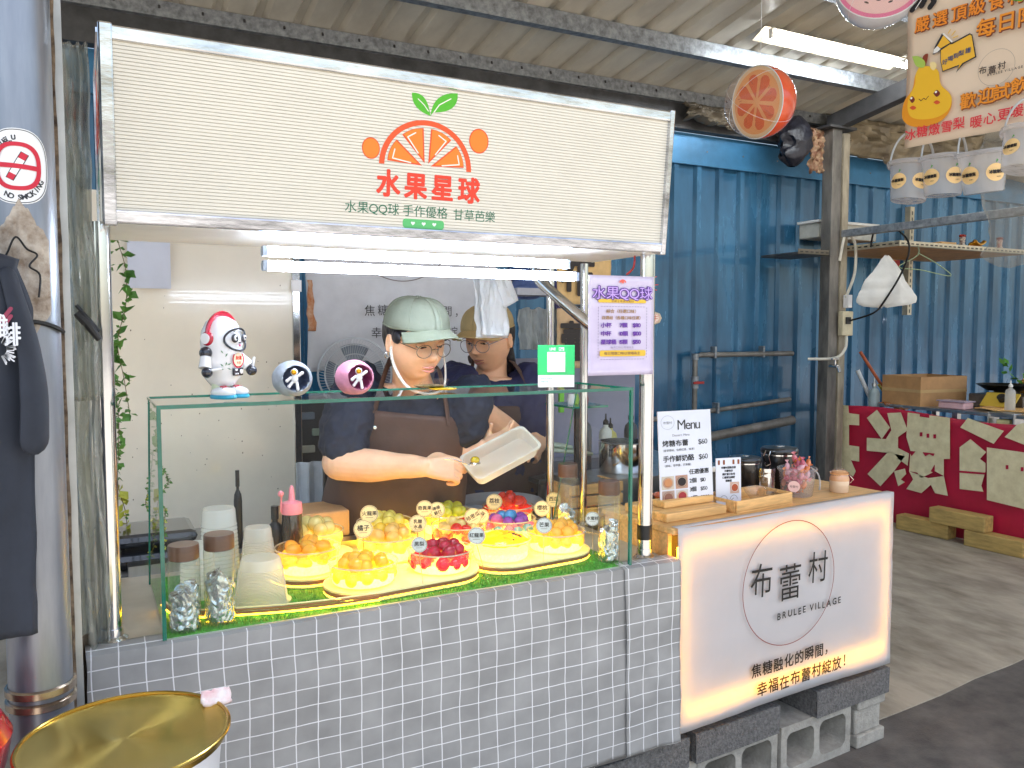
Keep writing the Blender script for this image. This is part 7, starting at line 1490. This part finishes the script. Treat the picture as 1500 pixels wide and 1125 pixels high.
# ================================================================= HANGING OVERHEAD AT RIGHT
def beachball(c, r, lb, main, rind, flesh, kind, nrmv):
    t = T('inflatable_ball', lb, 'inflatable ball', c); q = Vector(nrmv).normalized().to_track_quat('Z', 'Y').to_matrix().to_4x4(); M = Matrix.Translation(c)@q@Matrix.Rotation(.5, 4, 'Z')
    b = MB(M); seg, rings = 48, 28; vs = []; fs = []
    # opaque half behind the slice plane
    h0 = .12 if kind == 'orange' else .1
    def cap_(th0, th1, n_): 
        bb = MB(M); vs = []; 
        for j in range(n_+1):
            th_ = th0+(th1-th0)*j/n_
            for k in range(seg): vs.append((r*sin(th_)*cos(2*pi*k/seg), r*sin(th_)*sin(2*pi*k/seg), r*cos(th_)))
        bb.add(vs, [(j*seg+k, j*seg+(k+1)%seg, (j+1)*seg+(k+1)%seg, (j+1)*seg+k) for j in range(n_) for k in range(seg)]); return bb
    th0 = math.acos(h0)
    cap_(.001, th0, 12).build('clear_half', clear('ball_film', (.96,.95,.97), 1.4, .04, haze=.07), t, ang=80)
    cap_(th0, pi-.001, 20).build('printed_half', main, t, ang=80)
    R1 = r*sin(th0); z = r*h0; b = MB(M)
    b.use(rind).disc(0, 0, R1*.995, z, 48); b.use(flesh).disc(0, 0, R1*.88, z+.0008, 48)
    if kind == 'orange':
        b.use(flat('e8641e'))
        for k in range(8):
            a0 = 2*pi*k/8+.09; a1 = 2*pi*(k+1)/8-.09; am = (a0+a1)/2; ra, rb_ = R1*.12, R1*.8
            pts = [(ra*cos(am), ra*sin(am))]+[((rb_*.8)*cos(a0), rb_*.8*sin(a0))]+[(rb_*(1-.1*abs(t_-.5)*2)*cos(a0+(a1-a0)*t_), rb_*(1-.1*abs(t_-.5)*2)*sin(a0+(a1-a0)*t_)) for t_ in (.2,.4,.6,.8)]+[(rb_*.8*cos(a1), rb_*.8*sin(a1))]
            b.poly(pts, z+.0016)
        b.use(flat('c8501a')); random.seed(6)
        for k in range(24): a = random.uniform(0, 6.28); q_ = random.uniform(.3, .7)*R1; b.stroke([(q_*cos(a), q_*sin(a)), ((q_+.012)*cos(a+.05), (q_+.012)*sin(a+.05))], .0022, z+.0022)
    else:
        b.use(flat('2a1a1c'))
        for k in range(14): a = 2*pi*k/14+.1; q_ = R1*(.5 if k % 2 else .62); b.disc(q_*cos(a), q_*sin(a), .004, z+.0016, 10, 2.2, a-pi/2*0+0)
    b.build('slice_print', None, t, smooth=False)
    b = MB(M)
    for k in range(2): a = pi*k/2+.3; b.tube([(r*1.002*sin(th_)*cos(a), r*1.002*sin(th_)*sin(a), r*1.002*cos(th_)) for th_ in [2*pi*i/48 for i in range(48)]], .0007, 4, closed=True)
    b.tube([(r*cos(a)*sin(th0), r*sin(a)*sin(th0), z) for a in [2*pi*i/48 for i in range(48)]], .0022, 6, closed=True); b.build('welded_seams', mat('white_seam', 'dfe4e6', .3), t)
    b = MB(); b.tube([Vector(c)+Vector((0,0,r)), Vector(c)+Vector((0,0,r+1.3))], .0012, 4); b.build('string', mat('white_string', 'dddddd', .6), t)
    return t
oc = at(1113, 150, D=3.4); beachball(oc, .145, 'inflatable ball printed as an orange slice hanging on a string', mat('ball_orange', 'f0602c', .25, var=.12, scale=9, coat=.6, col2='d84a20'), flat('f5d0a0', .3), flat('f7a860', .3), 'orange', (CAM-oc).normalized()-RT*1.5)
wc = at(1288, -22, D=3.0); beachball(wc, .15, 'inflatable ball with pink watermelon slice print at the top edge', mat('ball_clear_pink', 'd8dce6', .2, var=.1, coat=.6), flat('e87aa0', .3), flat('f0c8c0', .3), 'melon', (CAM-wc).normalized()*.8+Vector((0,0,.5))+RT*.1)
# ---- pear banner
bl = at(1325, 218, D=3.0); bd = Vector((bl.x, bl.y, 0)); yb = yawb = YAW-math.atan(830/1204)   # banner runs towards the camera
ud = Vector((-sin(yb)*1, -cos(yb), 0)); FB2 = frame(bl, ud); BWd = 1.15; BHt = .95
pb = T('pear_banner', 'cream hanging banner with a smiling pear and orange characters', 'banner', bl+ud*.5)
b = MB(FB2); b.grid(lambda u, v: (u*BWd, v*BHt, .006*fbm(u*5, v*3)+.004*sin(u*11)), 40, 30); b.build('banner_sheet', mat('cream_banner', 'e6d2bc', .45, var=.03, scale=3), pb, solid=.001)
def K(x, y): return atf(x, y, FB2)
z0 = .016; b = MB(FB2)
def pl(m, pts, z, sm=True):
    P = [Vector((*K(x, y), 0)) for x, y in pts]
    if sm: P = spline(P+[P[0]], 6)[:-1]
    b.use(flat(m)).poly([(p.x, p.y) for p in P], z)
pl('e8981c', [(1350,100),(1365,98),(1378,105),(1382,125),(1396,140),(1396,160),(1382,178),(1355,187),(1334,184),(1325,172),(1328,150),(1340,132),(1344,112)], z0)
pl('f2c02c', [(1350,100),(1365,98),(1378,105),(1382,125),(1397,142),(1394,160),(1378,172),(1355,176),(1338,172),(1333,158),(1336,142),(1344,125),(1345,110)], z0+.0006)
pl('f6e0a0', [(1366,93),(1372,92),(1376,97),(1372,104),(1367,101)], z0+.0012); pl('8a3a22', [(1354,98),(1356,84),(1363,80),(1362,90),(1359,98)], z0+.0012); pl('a8c85a', [(1340,84),(1350,84),(1359,92),(1357,100),(1346,98)], z0+.0016)
for (x, y, s_, h_) in ((1340,147,4,5),(1376,138,5,5)): pl('7a2a20', [(x-s_,y),(x,y-h_),(x+s_,y),(x,y+h_)], z0+.0014); u, v = K(x-1, y-2); b.use(flat('ffffff')).disc(u, v, .004, z0+.002, 12)
for (x, y) in ((1341,159),(1376,151)): pl('d8582c', [(x-5,y),(x,y-3),(x+5,y),(x,y+3)], z0+.0014)
b.use(flat('5a2a20')).stroke([K(1350,146),K(1353,149),K(1357,145),K(1360,147),K(1364,142)], .0022, z0+.0016)
# megaphone and bubble
pl('2a2a30', [(1381,66),(1398,64),(1424,50),(1428,52),(1434,85),(1415,95),(1404,108),(1408,98),(1384,107),(1381,90)], z0+.0004, False)
b.use(flat('f2bd3a')).poly([K(x, y) for x, y in [(1382,68),(1399,66),(1425,52),(1427,54),(1432,84),(1413,94),(1407,103),(1409,96),(1385,105),(1382,90)]], z0+.001)
b.use(flat('2a2a30')).poly([K(x, y) for x, y in [(1384,50),(1399,64),(1378,78),(1370,82),(1372,72)]], z0+.0016); b.use(flat('f2bd3a')).poly([K(x, y) for x, y in [(1386,53),(1396,64),(1382,72),(1377,69)]], z0+.002); b.use(flat('f2f0ee')).poly([K(x, y) for x, y in [(1384,51),(1387,50),(1400,62),(1398,64)]], z0+.0024).poly([K(x, y) for x, y in [(1377,69),(1382,73),(1377,78),(1371,80),(1372,74)]], z0+.0024)
b.use(flat('e8c060'))
for (x0,y0),(x1,y1) in (((1393,50),(1396,45)),((1398,53),(1403,47)),((1400,57),(1407,54))): b.stroke([K(x0,y0),K(x1,y1)], .004, z0+.001)
def bt(tx, pts, size, colr, edge, rot=0, z=z0+.001):
    for ch, (x, y) in zip(tx, pts):
        u, v = K(x, y)
        if edge: b.use(flat(edge)); b.text(ch, u+.002, v-size*.4-.002, size, z-.0004, bold=.055, align='C', rot=rot)
        b.use(flat(colr)); b.text(ch, u, v-size*.4, size, z+.0006, bold=.02, align='C', rot=rot)
bt('嚴選頂級食材', [(1354,36),(1380,28),(1408,20),(1434,11),(1463,3),(1492,-6)], .056, 'f0902c', '7a3a20', -.02)
bt('每日限定', [(1447,41),(1477,32),(1508,24)], .064, 'f0962c', '7a3a20', -.02)
bt('歡迎試飲', [(1421,148),(1447,141),(1470,135),(1496,126)], .056, 'f0962c', '8a4a20', -.02)
bt('冰糖燉雪梨暖心更暖', [(1337,198),(1354,193),(1372,190),(1390,186),(1408,181),(1433,179),(1453,174),(1474,168),(1493,163)], .042, 'e03a44', None, -.02)
bt('好喝到梨譜', [(1388,92),(1396,87),(1404,83),(1412,79),(1422,75)], .019, '2a4a80', None, -.02, z0+.002)
bt('布蕾村', [(1443,104),(1457,103),(1471,97)], .026, '3a2a28', None); u, v = K(1463, 100); b.use(flat('a89a90')).ring(u, v, .058, .0012, z0+.001); u, v = K(1450, 113); b.use(flat('3a2a28')).text('BRULEE VILLAGE', u, v, .011, z0+.001, bold=.02, gap=.3)
b.use(flat('1c1c22')).stroke([K(1340,16),K(1350,6),K(1356,-6)], .02, z0+.001).stroke([K(1354,10),K(1360,-2)], .02, z0+.001).stroke([K(1366,12),K(1372,4),K(1370,-6)], .02, z0+.001); b.use(flat('f0f0f0')).stroke([K(1345,15),K(1356,-2)], .003, z0+.002)
b.use(flat('5fb030')).poly([K(x, y) for x, y in [(1482,-5),(1484,2),(1500,4),(1510,-5)]], z0+.002)
b.build('print', None, pb, smooth=False)
# ---- hanging clear buckets
M_pail = clear('pail_plastic', (.95, .95, .96), 1.5, .06, haze=.36, hazecol=(.86, .86, .88), bump=.4)
def pail(px_, py_, w_, D, lb, ti):
    c = at(px_, py_, D=D); r_ = w_/2/FPX*D*1.08; h_ = r_*1.75; t = T('clear_pail', lb, 'bucket', c, 'clear plastic pails hanging under the pear banner'); M = Matrix.Translation(c)@Matrix.Rotation(ti, 4, 'Y'); zt = h_*.5
    b = MB(M); b.lathe([(0,-zt),(r_*.76,-zt),(r_*.79,-zt+.003),(r_*.96,zt*.82),(r_*1.08,zt*.84),(r_*1.12,zt*.93),(r_*1.1,zt),(r_*1.04,zt)], (0,0,0), 36, caps=False); b.build('pail_wall', M_pail, t, ang=40)
    b = MB(M); b.lathe([(r_*1.04,zt*.99),(r_*1.13,zt*.99),(r_*1.13,zt*1.05),(0,zt*1.05)], (0,0,0), 36, caps=False); b.build('pail_lid', M_pail, t, ang=40)
    b = MB(M@Matrix.Rotation(YAW*-1, 4, 'Z')); b.tube([(r_*1.06*cos(a), 0, zt*.9+r_*1.75*sin(a)) for a in [pi*i/24 for i in range(25)]], .003, 6, flatn=1.6); b.build('pail_handle', mat('pail_handle', 'cfd2d4', .3, transl=.3), t)
    d = (CAM-c); d.z = 0; d.normalize()
    for s_, an in ((-1, -.62), (1, .55)):
        dd_ = Matrix.Rotation(an, 3, 'Z')@d; rr_ = r_*.90; b = MB(M@Matrix.Identity(4)); pts_M = frame(Vector((0,0,-.1*zt))+dd_*rr_*1.0, Vector((0,0,1)).cross(dd_))
        b = MB(M@pts_M); sc = r_*.4
        def bend(u, v): return (u, v, -(u*u)/(2*r_)+.0015)
        b.use(flat('f0cc90')); n_ = 20; b.add([bend(0,0)]+[bend(sc*cos(2*pi*i/n_), sc*.95*sin(2*pi*i/n_)) for i in range(n_)], [(0,1+i,1+(i+1)%n_) for i in range(n_)])
        b.use(flat('3f8a3a')); b.add([(x, y, z_+.001) for x, y, z_ in (bend(0,sc*.95), bend(sc*.3,sc*1.25), bend(sc*.1,sc*1.4))], [(0,1,2)]); b.use(flat('2a2622')); k0 = len(b.v); b.text('冰糖燉梨', 0, -sc*.1, sc*.4, .0028, align='C', bold=.06, gap=.02); b.text('布蕾村', sc*.25, -sc*.55, sc*.16, .0028, align='C')
        b.build('fruit_sticker', None, t, smooth=False)
    return t
pail(1333, 268, 56, 3.05, 'clear pail hanging leftmost under the pear banner', .12)
pail(1382, 259, 58, 2.95, 'clear pail hanging second from left under the pear banner', .0)
pail(1440, 253, 62, 2.85, 'clear pail hanging third from left, its handle hooked mid banner', -.12)
pail(1500, 222, 60, 2.6, 'clear pail cut by the right photo edge, hanging highest', .25)
# plastic curtain at far right behind the pails
b = MB(); b.grid(lambda u, v: (3.75+.12*fbm(v*3, u*2), 2.42-1.0*u+.05*sin(u*17)+.03*fbm(u*8, v*4), 1.72+1.15*v+.25*(1-v)*(1-u)*(1-u)+.05*fbm(u*6, 2)), 40, 30)
tag(b.build('plastic_curtain', clear('curtain', (.8, .8, .78), 1.5, .15, haze=.28, hazecol=(.72, .7, .64), bump=.8, bscale=6), ang=80), 'cloudy clear plastic curtain gathered at the right edge behind the pails', 'plastic curtain')
